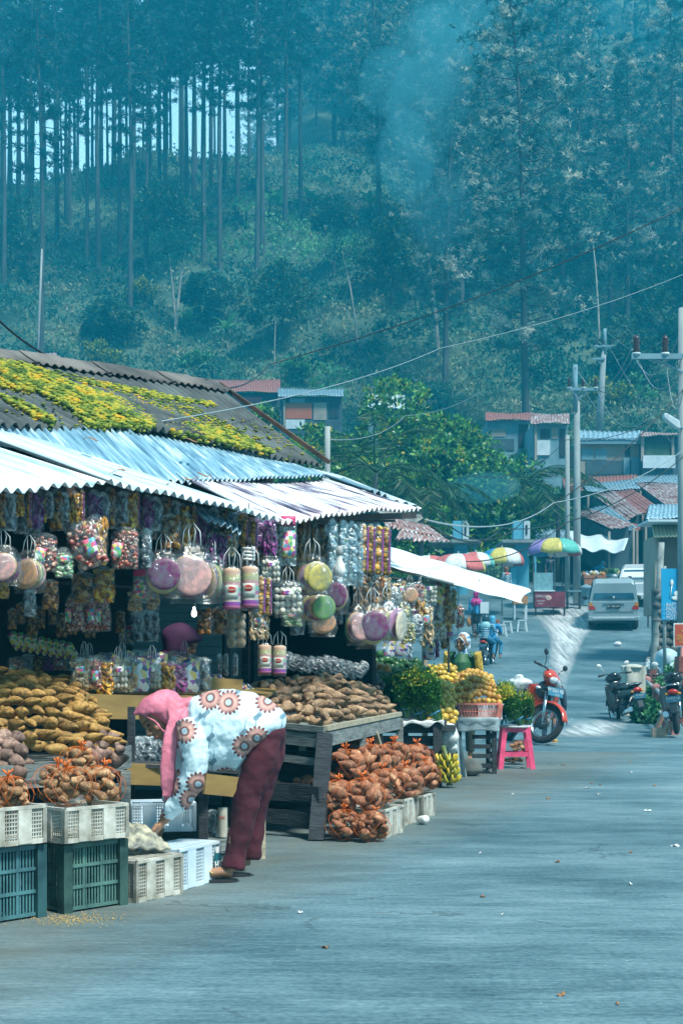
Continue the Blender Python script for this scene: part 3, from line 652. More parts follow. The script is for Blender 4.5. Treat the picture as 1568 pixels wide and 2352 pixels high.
def stall_frame():
    # back and right end walls of the shop row
    base0, base1 = Vector((-5.6, 9.6, 0)), Vector((-.75, 15.6, 0))
    r = thing('shop_building', 'dark shop interior behind the hanging snacks under the zinc roofs', 'shop', (-3, 12.5, 0)); org = (-3, 12.5, 0)
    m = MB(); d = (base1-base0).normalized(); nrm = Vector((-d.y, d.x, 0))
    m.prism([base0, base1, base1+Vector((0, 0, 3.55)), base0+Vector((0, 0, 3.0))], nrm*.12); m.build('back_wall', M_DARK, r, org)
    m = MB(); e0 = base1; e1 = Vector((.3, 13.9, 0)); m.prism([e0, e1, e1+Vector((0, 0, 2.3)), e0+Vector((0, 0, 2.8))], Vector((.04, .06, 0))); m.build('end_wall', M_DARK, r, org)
    m = MB(); s0 = base0; s1 = Vector((-3.4, 6.9, 0)); m.prism([s0, s1, s1+Vector((0, 0, 2.3)), s0+Vector((0, 0, 2.9))], Vector((-.04, -.04, 0))); m.build('end_wall', M_DARK, r, org)  # unseen left side wall, added to keep the stall interior dark
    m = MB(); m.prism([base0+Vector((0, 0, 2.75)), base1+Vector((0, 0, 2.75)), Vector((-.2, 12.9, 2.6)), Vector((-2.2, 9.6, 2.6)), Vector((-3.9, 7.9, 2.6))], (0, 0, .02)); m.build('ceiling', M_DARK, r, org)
    # dark beam under the eave
    m = MB(); m.beam(P(-60, 1148, 7.8), P(250, 1120, 8.5), .05, .05); m.beam(P(240, 1122, 8.5), P(560, 1190, 9.9), .05, .06); m.beam(P(560, 1196, 9.8), P(950, 1184, 12.1), .05, .05)
    m.build('eave_beam', pm('brown_beam', (.05, .03, .025), (.02, .014, .012), scale=6), r, org)
    # roller shutter deep inside
    sh = thing('roller_shutter', 'teal slatted metal shutter behind the purple veiled person', 'shutter', P(430, 1547, 12.6)*1 - Vector((0, 0, 1.1)))
    p = sh.location; m = MB(); wd = .98
    for i in range(28): m.box((p.x, p.y-.006*(i % 2), .1+i*.075), (wd, .012, .071), rz=-.12)
    m.build('slats', pm('shutter_metal', (.14, .33, .4), (.09, .24, .3), scale=2, rough=.45, bmp=.05), sh, p)
    m = MB(); m.box((p.x-wd/2-.03, p.y+.07, 1.1), (.06, .06, 2.2)); m.box((p.x+wd/2+.03, p.y-.07, 1.1), (.06, .06, 2.2)); m.build('guide_rail', M_DARKW, sh, p)
    # posts
    for i, (px, Y, z, t, mt, lab) in enumerate([(520, 11.4, 2.5, .05, M_DARKW, 'dark post beside the teal shutter'), (588, 12.2, 2.6, .07, M_DARKW, 'dark post behind the hanging cracker tubes'), (975, 16.5, 2.1, .05, M_WOODPALE, 'round pale wooden post among the fruit'), (1030, 17.3, 1.7, .02, M_DARKW, 'thin dark stick beside the old vendor'),
                                           (601, 8.46, .72, .035, M_WOODPALE, 'short pale post just right of the woman bending down')]):
        m = MB(); x = (px-784)/F*Y; m.box((x, Y, z/2), (t, t, z), rz=.5); tag(m.build('post', mt, origin=(x, Y, 0)), lab, 'post')
    # hanging rail poles
    for i, (a, b, lab) in enumerate([((0, 1185, 7.9), (560, 1222, 9.9), 'dark rail under the zinc eave that the left snack bags hang from'), ((560, 1206, 9.8), (905, 1196, 11.7), 'rail under the tarred roof that the long clear bags hang from'), ((0, 1330, 8.6), (560, 1365, 10.4), 'lower rail inside the snack stall'), ((870, 1325, 12.4), (1045, 1345, 15.5), 'bamboo rail under the white awning')]):
        m = MB(); m.tube([P(*a), P(*b)], .012, 6); tag(m.build('rail', M_DARKW, origin=P(*a)), lab, 'rail')
stall_frame()

def crate(name, L, W, Hh, mat, style, rim=.018, up=True):
    """slatted plastic crate; local origin at base centre, long side along x"""
    r = thing(name, '', 'crate'); m = MB(); t = .008
    def wall(a, b, flare=0):
        a, b = Vector(a), Vector(b); d = (b-a); ln = d.length; dx = d/ln; nrm = Vector((dx.y, -dx.x, 0))
        def pt(s, z): return a+dx*s+Vector((0, 0, z))
        if style == 'bars':
            for k in range(3): m.beam(pt(0, Hh*(.02+k*.31)+.01), pt(ln, Hh*(.02+k*.31)+.01), .016, .014)
            m.beam(pt(0, Hh*.97), pt(ln, Hh*.97), .026, .02)
            n = max(4, int(ln/.017))
            for k in range(n+1): m.beam(pt(ln*k/n, .01), pt(ln*k/n, Hh*.97), .004 if k % 6 else .012, .008 if k % 6 else .014, up=(dx.x, dx.y, 0))
            for s in (0, ln): m.beam(pt(s, 0), pt(s, Hh), .05, .05, up=(dx.x, dx.y, 0))
        else:
            # solid panels alternating with punched grids
            nseg = 5 if ln > .3 else 3
            for k in range(nseg):
                s0, s1 = ln*k/nseg, ln*(k+1)/nseg
                if k % 2 == 0:
                    nn = max(3, int((s1-s0)/.013)); nz = max(4, int(Hh*.8/.016))
                    for q in range(nn+1): m.beam(pt(lerp(s0, s1, q/nn), .01), pt(lerp(s0, s1, q/nn), Hh-.01), .0042, .004, up=(dx.x, dx.y, 0))
                    for q in range(nz+1): m.beam(pt(s0, Hh*(.08+.84*q/nz)), pt(s1, Hh*(.08+.84*q/nz)), .0042, .0042)
                else:
                    c = (pt(s0, 0)+pt(s1, 0))/2+nrm*.004; m.box((c.x, c.y, Hh/2), (s1-s0, t+.004, Hh*.96), rz=math.atan2(dx.y, dx.x))
            m.beam(pt(0, Hh-.006), pt(ln, Hh-.006), .022, .014); m.beam(pt(0, .01), pt(ln, .01), .014, .022)
            for s in (0, ln): m.beam(pt(s, 0), pt(s, Hh), .02, .02, up=(dx.x, dx.y, 0))
    x, y = L/2, W/2; k = .97
    for a, b in (((-x, -y, 0), (x, -y, 0)), ((x, -y, 0), (x, y, 0)), ((x, y, 0), (-x, y, 0)), ((-x, y, 0), (-x, -y, 0))): wall(a, b)
    m.build('crate_wall', mat, r)
    bm_ = MB()
    for i in range(9): bm_.box((0, -y+W*(i+.5)/9, .012 if up else Hh-.012), (L*.96, W/9*.62, .008))
    for i in range(9): bm_.box((-x+L*(i+.5)/9, 0, .02 if up else Hh-.004), (L/9*.5, W*.96, .006))
    bm_.build('crate_base', mat, r)
    return r
M_CRG = pm('teal_plastic', (.07, .2, .22), (.035, .1, .12), scale=8, rough=.5, bmp=.15, bscale=30)
M_CRG2 = pm('green_plastic', (.09, .2, .17), (.035, .09, .085), scale=8, rough=.55, bmp=.15)
M_CRW = pm('white_plastic', (.58, .58, .52), (.24, .23, .18), scale=9, rough=.5, bmp=.2, bscale=40, detail=7)
M_CRW2 = pm('white_plastic_clean', (.62, .74, .8), (.45, .58, .66), scale=5, rough=.5, bmp=.1)
def crates():
    def place(c, corner, ang, L, W, z, label):
        ux = Vector((math.cos(ang), math.sin(ang), 0)); uy = Vector((-ux.y, ux.x, 0)); ce = Vector(corner)+ux*L/2+uy*W/2
        c.location = (ce.x, ce.y, z); c.rotation_euler = (0, 0, ang); c['label'] = label; return c
    a49 = math.radians(49)
    c = place(crate('plastic_crate', .33, .25, .315, M_CRG2, 'bars'), G(150, 2098), a49, .33, .25, 0, 'green slatted crate under the white tray of netted red tubers')
    c = place(crate('plastic_crate', .33, .25, .33, M_CRG, 'bars'), G(-52, 2128), a49, .33, .25, 0, 'teal slatted crate cut by the left edge of the view')
    c = place(crate('plastic_tray', .36, .27, .16, M_CRW, 'grid'), G(150, 2103), a49, .36, .27, .327, 'dirty white tray of netted red tubers standing on the green crate')
    c = place(crate('plastic_tray', .36, .27, .17, M_CRW, 'grid'), G(-55, 2133), a49, .36, .27, .34, 'white tray of netted yellow tubers at the far left')
    a = math.radians(58); c = place(crate('plastic_crate', .34, .24, .2, M_CRW, 'grid', up=False), G(313, 2074), a, .34, .24, 0, 'dusty upturned white crate nearest the camera beside the green crate')
    a = math.radians(66); c = place(crate('plastic_crate', .42, .22, .21, M_CRW2, 'grid', up=False), G(409, 2047), a, .42, .22, 0, 'clean upturned white crate with the HS plate by the sandals')
    # the printed plate
    ux = Vector((math.cos(a), math.sin(a), 0)); uy = Vector((-ux.y, ux.x, 0)); p = Vector((.21-.03, -.11-.012, .1))
    lp = MB(); lp.box(p, (.066, .003, .095)); lp.build('label_plate', pm('teal_plate', (.02, .16, .2), rough=.5), c)
    text('HS', .058, pm('white_letter', (.8, .85, .85), (.7, .75, .75)), c, p+Vector((-.002, -.004, -.014)), (PI/2, 0, 0))
    lp = MB(); lp.box(p+Vector((-.006, -.002, .066)), (.03, .003, .03)); lp.build('sticker', pm('white_letter', (.8, .85, .85)), c)
    # small white crates under the red tuber sacks
    for i, (px, py, h, L, ang, lab) in enumerate([(882, 1926, .19, .40, 70, 'pale green tinged crate nearest of three under the netted red tubers'), (926, 1898, .19, .30, 70, 'middle crate of three under the netted red tubers with dark holes'), (970, 1883, .18, .34, 72, 'farthest crate of three under the netted red tubers')]):
        place(crate('plastic_crate', L, .3, h, M_CRW, 'grid'), G(px, py), math.radians(ang), L, .3, 0, lab)
    place(crate('plastic_crate', .36, .26, .16, M_CRW2, 'grid'), P(300, 1905, 8.0)-Vector((0, 0, 0)), math.radians(12), .36, .26, P(300, 1912, 8.0).z, 'white crate standing in the dark behind the bending woman hand')
def text(s, size, mat, parent, loc, rot, name='lettering', align='CENTER', extrude=.0015, world=False, sx=1.0):
    cu = bpy.data.curves.new('t', 'FONT'); cu.body = s; cu.size = size; cu.align_x = align; cu.align_y = 'CENTER'; cu.extrude = extrude; cu.resolution_u = 2
    ob = bpy.data.objects.new('t', cu); dg = bpy.context.evaluated_depsgraph_get(); COL.objects.link(ob); dg.update()
    me = bpy.data.meshes.new_from_object(ob.evaluated_get(dg)); bpy.data.objects.remove(ob); me.materials.clear(); me.materials.append(mat)
    o = bpy.data.objects.new(name, me); COL.objects.link(o); o.parent = parent; o.location = loc; o.rotation_euler = rot; o.scale = (sx, 1, 1); return o
crates()
# ------------------------------------------------------------------ plastic bags and what is in them
def film(name, tint, a=.28, rough=.12):
    m = bpy.data.materials.new(name); m.use_nodes = True; nt = m.node_tree; nt.nodes.remove(nt.nodes['Principled BSDF'])
    t = nt.nodes.new('ShaderNodeBsdfTransparent'); t.inputs[0].default_value = (.93, .96, .97, 1); g = nt.nodes.new('ShaderNodeBsdfGlossy'); g.inputs['Color'].default_value = (.95, 1, 1, 1); g.inputs['Roughness'].default_value = rough
    d = nt.nodes.new('ShaderNodeBsdfDiffuse'); d.inputs[0].default_value = c4(tint)
    n = noise(nt, 26, 4); b = nt.nodes.new('ShaderNodeBump'); b.inputs['Strength'].default_value = 1; b.inputs['Distance'].default_value = .03; nt.links.new(n.outputs[0], b.inputs['Height'])
    nt.links.new(b.outputs[0], g.inputs['Normal']); ad = nt.nodes.new('ShaderNodeMixShader'); ad.inputs[0].default_value = .3; nt.links.new(g.outputs[0], ad.inputs[1]); nt.links.new(d.outputs[0], ad.inputs[2])
    mx = nt.nodes.new('ShaderNodeMixShader'); r = ramp(nt, n.outputs[0], [(.4, (a*.5,)*3), (.62, (a*2.1,)*3)]); nt.links.new(r.outputs[0], mx.inputs[0])
    nt.links.new(t.outputs[0], mx.inputs[1]); nt.links.new(ad.outputs[0], mx.inputs[2]); nt.links.new(mx.outputs[0], nt.nodes['Material Output'].inputs['Surface']); return m
FILM = film('clear_film', (.35, .45, .5), .1); FILM_T = film('thick_film', (.35, .52, .58), .22, .2)
def flat(name, c, r=.5, c2=None, sc_=12): return pm(name, c, c2 or tuple(x*.7 for x in c), scale=sc_, rough=r)
def multi(name, cols, scale=30, rough=.5):
    m, nt, b = newmat(name); setp(b, Roughness=rough); v = nt.nodes.new('ShaderNodeTexVoronoi'); v.inputs['Scale'].default_value = scale
    tc = nt.nodes.new('ShaderNodeTexCoord'); nt.links.new(tc.outputs['Object'], v.inputs['Vector']); s = nt.nodes.new('ShaderNodeSeparateColor'); nt.links.new(v.outputs['Color'], s.inputs[0])
    r = ramp(nt, s.outputs[0], [(i/len(cols), c) for i, c in enumerate(cols)]+[(1, cols[-1])]); r.color_ramp.interpolation = 'CONSTANT'; nt.links.new(r.outputs[0], b.inputs['Base Color']); return m
C_PINK = multi('popcorn_pink', [(.3, .06, .05), (.46, .18, .13), (.2, .03, .03), (.6, .42, .3), (.38, .1, .07)], 60)
C_GOLD = multi('banana_chips', [(.62, .28, .02), (.4, .17, .01), (.7, .42, .05), (.25, .1, .01)], 40)
C_BROWN = multi('brown_crackers', [(.16, .06, .01), (.32, .13, .03), (.42, .22, .05), (.06, .025, .008)], 35)
C_PURP = multi('purple_chips', [(.16, .02, .16), (.24, .04, .2), (.08, .01, .1)], 40)
C_WHITE = flat('white_puffs', (.66, .62, .52)); C_GREEN = multi('green_puffs', [(.1, .35, .15), (.3, .5, .3), (.5, .5, .35)], 60)
C_TAN = multi('tan_rolls', [(.42, .3, .16), (.3, .2, .1), (.52, .4, .24)], 50); C_NUT = multi('nuts', [(.35, .33, .12), (.2, .2, .08), (.5, .42, .2)], 60)
LABELM = multi('printed_label', [(.7, .62, .2), (.1, .35, .5), (.7, .15, .25), (.75, .75, .7), (.15, .45, .2), (.3, .1, .4)], 55, .35)
PRINT2 = multi('printed_pouch', [(.5, .4, .03), (.55, .42, .04), (.08, .3, .1), (.2, .05, .12), (.5, .45, .3)], 45, .25)
PRINT3 = multi('shiny_pouch', [(.3, .1, .4), (.1, .3, .5), (.6, .65, .7), (.7, .5, .1), (.55, .12, .25), (.04, .05, .15), (.7, .72, .74)], 38, .2)
C_STRIPE = None
def tubemat():
    m, nt, b = newmat('striped_crackers'); setp(b, Roughness=.5); tc = nt.nodes.new('ShaderNodeTexCoord'); sp = nt.nodes.new('ShaderNodeSeparateXYZ'); nt.links.new(tc.outputs['Object'], sp.inputs[0])
    mr = nt.nodes.new('ShaderNodeMapRange'); mr.inputs[1].default_value = -.2; mr.inputs[2].default_value = 0; nt.links.new(sp.outputs[2], mr.inputs[0])
    r = ramp(nt, mr.outputs[0], [(0, (.42, .12, .22)), (.14, (.2, .05, .26)), (.22, (.5, .42, .36)), (.34, (.4, .1, .26)), (.42, (.2, .4, .3)), (.52, (.55, .26, .26)), (.64, (.45, .42, .2)), (.78, (.52, .34, .24)), (1, (.4, .18, .08))]); r.color_ramp.interpolation = 'CONSTANT'
    nt.links.new(r.outputs[0], b.inputs['Base Color']); return m
C_TUBE = tubemat(); M_REDL = flat('red_label', (.5, .03, .02), .4); M_STR = flat('white_string', (.7, .74, .74)); M_LAB2 = flat('pale_label', (.7, .7, .6))
def ringm(nm, c): return pm(nm, c, tuple(x*.55+.08 for x in c), scale=55, rough=.4, lo=.42, hi=.58)
DISC_COLS = [ringm('disc_orange', (.5, .22, .06)), ringm('disc_yellow', (.5, .42, .1)), ringm('disc_green', (.13, .28, .08)), ringm('disc_pink', (.6, .32, .3)), ringm('disc_purple', (.16, .03, .12)), ringm('disc_lilac', (.45, .24, .42)), ringm('disc_peach', (.55, .3, .16)), ringm('disc_cream', (.6, .52, .38))]

def pillow(w, h, d, seed, top=.12, wr=.06):
    """bag film hanging from its origin: gathered at the top, wrinkled body"""
    q = random.Random(seed); ph = [q.uniform(0, 6.3) for _ in range(5)]; m = MB(); prof = []; n = 14
    for i in range(12):
        t = i/11; z = -h*t
        k = (.35+.65*min(1, t/top)**.7) if t < top else 1-.1*max(0, t-.85)/.15
        fl = math.sin(PI*min(1, t*1.02))**.5 if t > 0 else .05
        prof.append((k, fl, z))
    vs = []
    for i, (k, fl, z) in enumerate(prof):
        for j in range(n):
            a = 2*PI*j/n; c, s_ = math.cos(a), math.sin(a); cx = math.copysign(abs(c)**.6, c); sy = math.copysign(abs(s_)**.8, s_)
            wv = 1+wr*math.sin(3*a+ph[0]+z*40)+wr*math.sin(5*a+ph[1]-z*60)
            vs.append((cx*w/2*k*wv, sy*d/2*max(fl, .06)*wv, z+wr*.1*h*math.sin(2*a+ph[2])))
    m.add(vs, [(i*n+j, i*n+(j+1) % n, (i+1)*n+(j+1) % n, (i+1)*n+j) for i in range(11) for j in range(n)], 0, True)
    return m
def handles(r, y=0, s=1.0, n=2):
    for k in range(n):
        m = MB(); x = (-.018+.036*k)*s; m.tube([(x-.012*s, 0, -.01), (x-.009*s+.004, .003, .035*s), (x*.3, 0, .062*s), (x+.009*s, .003, .035*s), (x+.012*s, 0, -.01)], .0022, 5); m.build('handle', M_STR, r)
def lumps(m, w, h, d, n, s, seed, z0=-.05, mi=0, k=(6, 4)):
    q = random.Random(seed)
    for i in range(n):
        x = q.uniform(-1, 1); y = q.uniform(-1, 1)*math.sqrt(max(0, 1-x*x*.6)); z = z0-q.random()*(h-abs(z0)-s)
        e = Matrix.Rotation(q.uniform(0, 3), 3, 'X') @ Matrix.Rotation(q.uniform(0, 3), 3, 'Y')
        m.ball((x*(w/2-s), y*(d/2-s*.6), z), (s*q.uniform(.7, 1.3), s*q.uniform(.6, 1), s*q.uniform(.7, 1.2)), k[0], k[1], mi, R=e, lump=.2, seed=i)
def label_patch(r, x, y, z, w, h, mat, rot=.0):
    m = MB(); m.grid(lambda u, v: (x+(u-.5)*w, y-.004-.004*math.sin(u*PI), z+(v-.5)*h), 4, 3); m.xf(Matrix.Rotation(rot, 4, 'Y')); m.build('label', mat, r, solid=.001)

def bag(kind, seed=0):
    r = thing('bag', '', 'bag'); q = random.Random(seed)
    if kind == 'pop':
        w, h, d = .14, .22, .07; m = MB(); lumps(m, w, h, d, 150, .0125, seed, -.035); m.build('popcorn', C_PINK, r); label_patch(r, .015*(seed % 3-1), -d/2, -.13, .055, .075, LABELM, .2*(seed % 2)); pillow(w, h, d, seed).build('film', FILM, r)
    elif kind in ('chips', 'brown', 'purple', 'green', 'tan', 'nut'):
        w, h, d = .11, .25, .06; mt = {'chips': C_GOLD, 'brown': C_BROWN, 'purple': C_PURP, 'green': C_GREEN, 'tan': C_TAN, 'nut': C_NUT}[kind]
        m = MB(); q2 = random.Random(seed+5)
        if kind in ('nut', 'green'): lumps(m, w, h, d, 90, .014, seed, -.06)
        else:
            for i in range(70):
                R = Euler((q2.uniform(-.8, .8), q2.uniform(-.6, .6), q2.uniform(0, 3))).to_matrix(); m.ball((q2.uniform(-.4, .4)*w, q2.uniform(-.3, .3)*d, -.04-q2.random()*(h-.06)), (.02, .005, .03), 7, 4, R=R)
        m.build({'chips': 'banana_chip', 'nut': 'nut'}.get(kind, 'cracker'), mt, r); pillow(w, h, d, seed).build('film', FILM, r)
        if kind in ('tan', 'green'): label_patch(r, 0, -d/2-.004, -.1, .05, .06, LABELM)
    elif kind == 'disc' or kind == 'fan':
        R_ = .062 if kind == 'disc' else .055; w, h, d = R_*2.5, R_*3.1, .09; order = q.sample(range(8), 8)
        for i in range(7):
            y = .034-.0115*i; m = MB(); rot = Euler((PI/2+q.uniform(-.12, .12), 0, (q.uniform(-.2, .2) if kind == 'disc' else -.9+.28*i))).to_matrix()
            x = q.uniform(-.008, .008) if kind == 'disc' else -.04+.013*i; c = order[i % 8]
            if i == 6: c = (3, 6, 4, 5)[(seed//7) % 4] if kind == 'disc' else (1, 2, 7)[(seed//7) % 3]
            m.lathe([(0, -.002), (R_*.7, -.0025), (R_*.96, -.002), (R_, 0), (R_*.96, .0025), (R_*.7, .0035), (0, .004)], (x, y, -h*.55+q.uniform(-.008, .008)), 18, R=rot)
            m.build('cracker', DISC_COLS[c], r)
        pillow(w, h, d, seed, .3).build('film', FILM, r); handles(r)
    elif kind == 'tube':
        w, h = .078, .19; m = MB(); m.lathe([(.018, -.012), (.033, -.018)]+[(.034+(.0025 if i % 2 else 0), -.02-.165*i/16) for i in range(17)]+[(.0, -.188)], n=14); m.build('cracker', C_TUBE, r)
        l = MB(); l.grid(lambda u, v: (math.sin((u-.5)*1.5)*.038, -math.cos((u-.5)*1.5)*.038, -.085-.055*v), 6, 3); l.build('label', M_LAB2, r, solid=.001)
        l = MB(); l.ball((0, -.0385, -.105), (.017, .002, .014), 12, 8); l.build('emblem', M_REDL, r)
        text('Golden', .011, M_LAB2, r, (0, -.0415, -.105), (PI/2, 0, 0), extrude=.0004); pillow(w, .2, w, seed, .1, .03).build('film', FILM, r); handles(r, s=1.2)
    elif kind == 'long':
        w, h, d = .065, .38, .045; pillow(w, h, d, seed, .06, .09).build('film', FILM_T, r); m = MB(); q2 = random.Random(seed)
        for i in range(26): m.ball((q2.uniform(-.02, .02), q2.uniform(-.01, .01), -.04-i*.0125), (.016, .008, .022), 6, 4, R=Euler((q2.uniform(-1, 1), q2.uniform(-1, 1), 0)).to_matrix())
        m.build('inner_sachet', flat('pale_blue_sachet', (.25, .42, .5), .25), r)
    elif kind == 'gold':
        w, h, d = .06, .3, .05; m = MB()
        for i in range(11): m.ball((q.uniform(-.006, .006), q.uniform(-.006, .006), -.03-i*.025), (.024, .012, .02), 8, 5, R=Euler((q.uniform(-.5, .5), q.uniform(-.5, .5), 0)).to_matrix(), lump=.2, seed=i)
        m.build('banana_chip', C_GOLD, r); m = MB(); m.grid(lambda u, v: (.02+.012*math.sin(v*9), -.02-.006*math.sin(u*3), -.03-.26*v+0*u+.0*u if u < .5 else -.03-.26*v), 1, 8); pillow(w, h, d, seed, .06).build('film', FILM, r)
        l = MB(); l.beam((.024, -.018, -.03), (.02, -.02, -.28), .009, .004); l.build('label', flat('purple_strip', (.3, .06, .3)), r)
    elif kind == 'white':
        w, h, d = .15, .18, .08; m = MB(); 
        for i in range(20):
            z = -.05-(i//5)*.032; x = (i % 5-2)*.027; m.lathe([(0, -.012), (.013, -.012), (.014, 0), (.013, .012), (0, .012)], (x, q.uniform(-.02, .01), z), 9, R=Euler((q.uniform(0, 1.6), q.uniform(0, 1), 0)).to_matrix())
        m.build('marshmallow', C_WHITE, r); pillow(w, h, d, seed).build('film', FILM, r); label_patch(r, 0, -d/2, -.06, .06, .03, LABELM); handles(r)
    elif kind == 'rolls':
        w, h, d = .11, .2, .03; m = MB()
        for i in range(2):
            for j in range(4): 
                for k in range(3): m.lathe([(.008*k+.005, -.006), (.008*k+.009, -.006), (.008*k+.009, .006), (.008*k+.005, .006)], (-.026+.052*i, 0, -.03-.047*j), 12, R=Euler((PI/2, 0, 0)).to_matrix())
        m.build('rolled_wafer', C_TAN, r); pillow(w, h, d, seed, .05, .02).build('film', FILM, r)
    elif kind == 'pouch':
        w, h, d = .1, .14, .035; pillow(w, h, d, seed, .05, .03).build('pouch_body', PRINT3, r); pillow(w*1.04, h*1.02, d*1.15, seed+1, .05, .06).build('film', FILM, r)
    elif kind == 'yellowpack':
        w, h, d = .09, .14, .03; pillow(w, h, d, seed, .05, .03).build('pouch_body', PRINT2, r)
    elif kind == 'clear':
        w, h, d = .1, .22, .05; pillow(w, h, d, seed, .08, .12).build('film', FILM_T, r); m = MB(); lumps(m, w, h, d, 24, .02, seed, -.05); m.build('content', flat('dim_content', (.1, .13, .16)), r)
    elif kind == 'garlic':
        w, h, d = .09, .2, .08; m = MB(); lumps(m, w, h, d, 22, .018, seed, -.03, k=(9, 6)); m.build('bulb', C_NUT, r); pillow(w, h, d, seed, .15).build('film', FILM, r); handles(r, n=1)
    elif kind == 'packlabel':
        w, h, d = .09, .26, .03; pillow(w, h, d, seed, .04, .04).build('film', FILM_T, r); label_patch(r, 0, -.018, -.03, .075, .05, flat('magenta_header', (.6, .05, .18))); label_patch(r, 0, -.018, -.15, .07, .14, LABELM)
    return r
BAGH = {'pop': .22, 'chips': .25, 'brown': .25, 'purple': .25, 'green': .25, 'tan': .25, 'nut': .25, 'disc': .19, 'fan': .17, 'tube': .19, 'long': .38, 'gold': .3, 'white': .18, 'rolls': .2, 'pouch': .14, 'yellowpack': .14, 'clear': .22, 'garlic': .2, 'packlabel': .26}
PROTO = {}
def eaveY(px):
    K = [(-100, 7.3), (250, 8.2), (640, 9.6), (960, 11.7), (1060, 14.5)]
    for (a, ya), (b, yb) in zip(K, K[1:]):
        if px <= b: return lerp(ya, yb, (px-a)/(b-a))
    return 14.5
NOUN = {'pop': 'bag of pink coated popcorn', 'chips': 'bag of golden banana chips', 'brown': 'bag of dark brown crackers', 'purple': 'bag of purple sweet potato chips', 'green': 'bag of green and white puffs', 'tan': 'bag of tan crackers', 'nut': 'bag of small greenish nuts', 'disc': 'bag of round coloured crackers',
        'fan': 'bag of fanned round crackers', 'tube': 'striped cracker tube with red oval emblem', 'long': 'long clear bag of pale sachets', 'gold': 'long slim bag of golden chips', 'white': 'bag of white marshmallows', 'rolls': 'flat pack of beige spiral wafers', 'pouch': 'shiny printed snack pouch', 'yellowpack': 'yellow and green printed pack', 'clear': 'crinkled clear bag with dim contents', 'garlic': 'netted bag of garlic like bulbs', 'packlabel': 'clear pack with a magenta header card'}
def hang(kind, px, py, hpx, where, wk=1.0, off=.12, seed=None, rot=None, tilt=0, grp=None, Y=None):
    """px, py: top centre of the bag, hpx: its height, in picture pixels"""
    sd = (seed if seed is not None else random.randint(0, 2)) % 3; key = (kind, sd); Yy = Y or eaveY(px)+off; s = hpx*Yy/F/BAGH[kind]
    loc = P(px, py, Yy); rz = rot if rot is not None else rnd(-.4, .4); lab = NOUN[kind]+' '+where
    if key not in PROTO:
        o = bag(kind, sd*7+1); PROTO[key] = o; o.location = loc; o.rotation_euler = (0, tilt, rz); o.scale = (s*wk, s, s); o['label'] = lab
        if grp: o['group'] = grp
    else: o = dup(PROTO[key], loc, Euler((0, tilt, rz)), (s*wk, s, s), lab)
    if not grp and 'group' in o: del o['group']
    if grp: o['group'] = grp
    return o
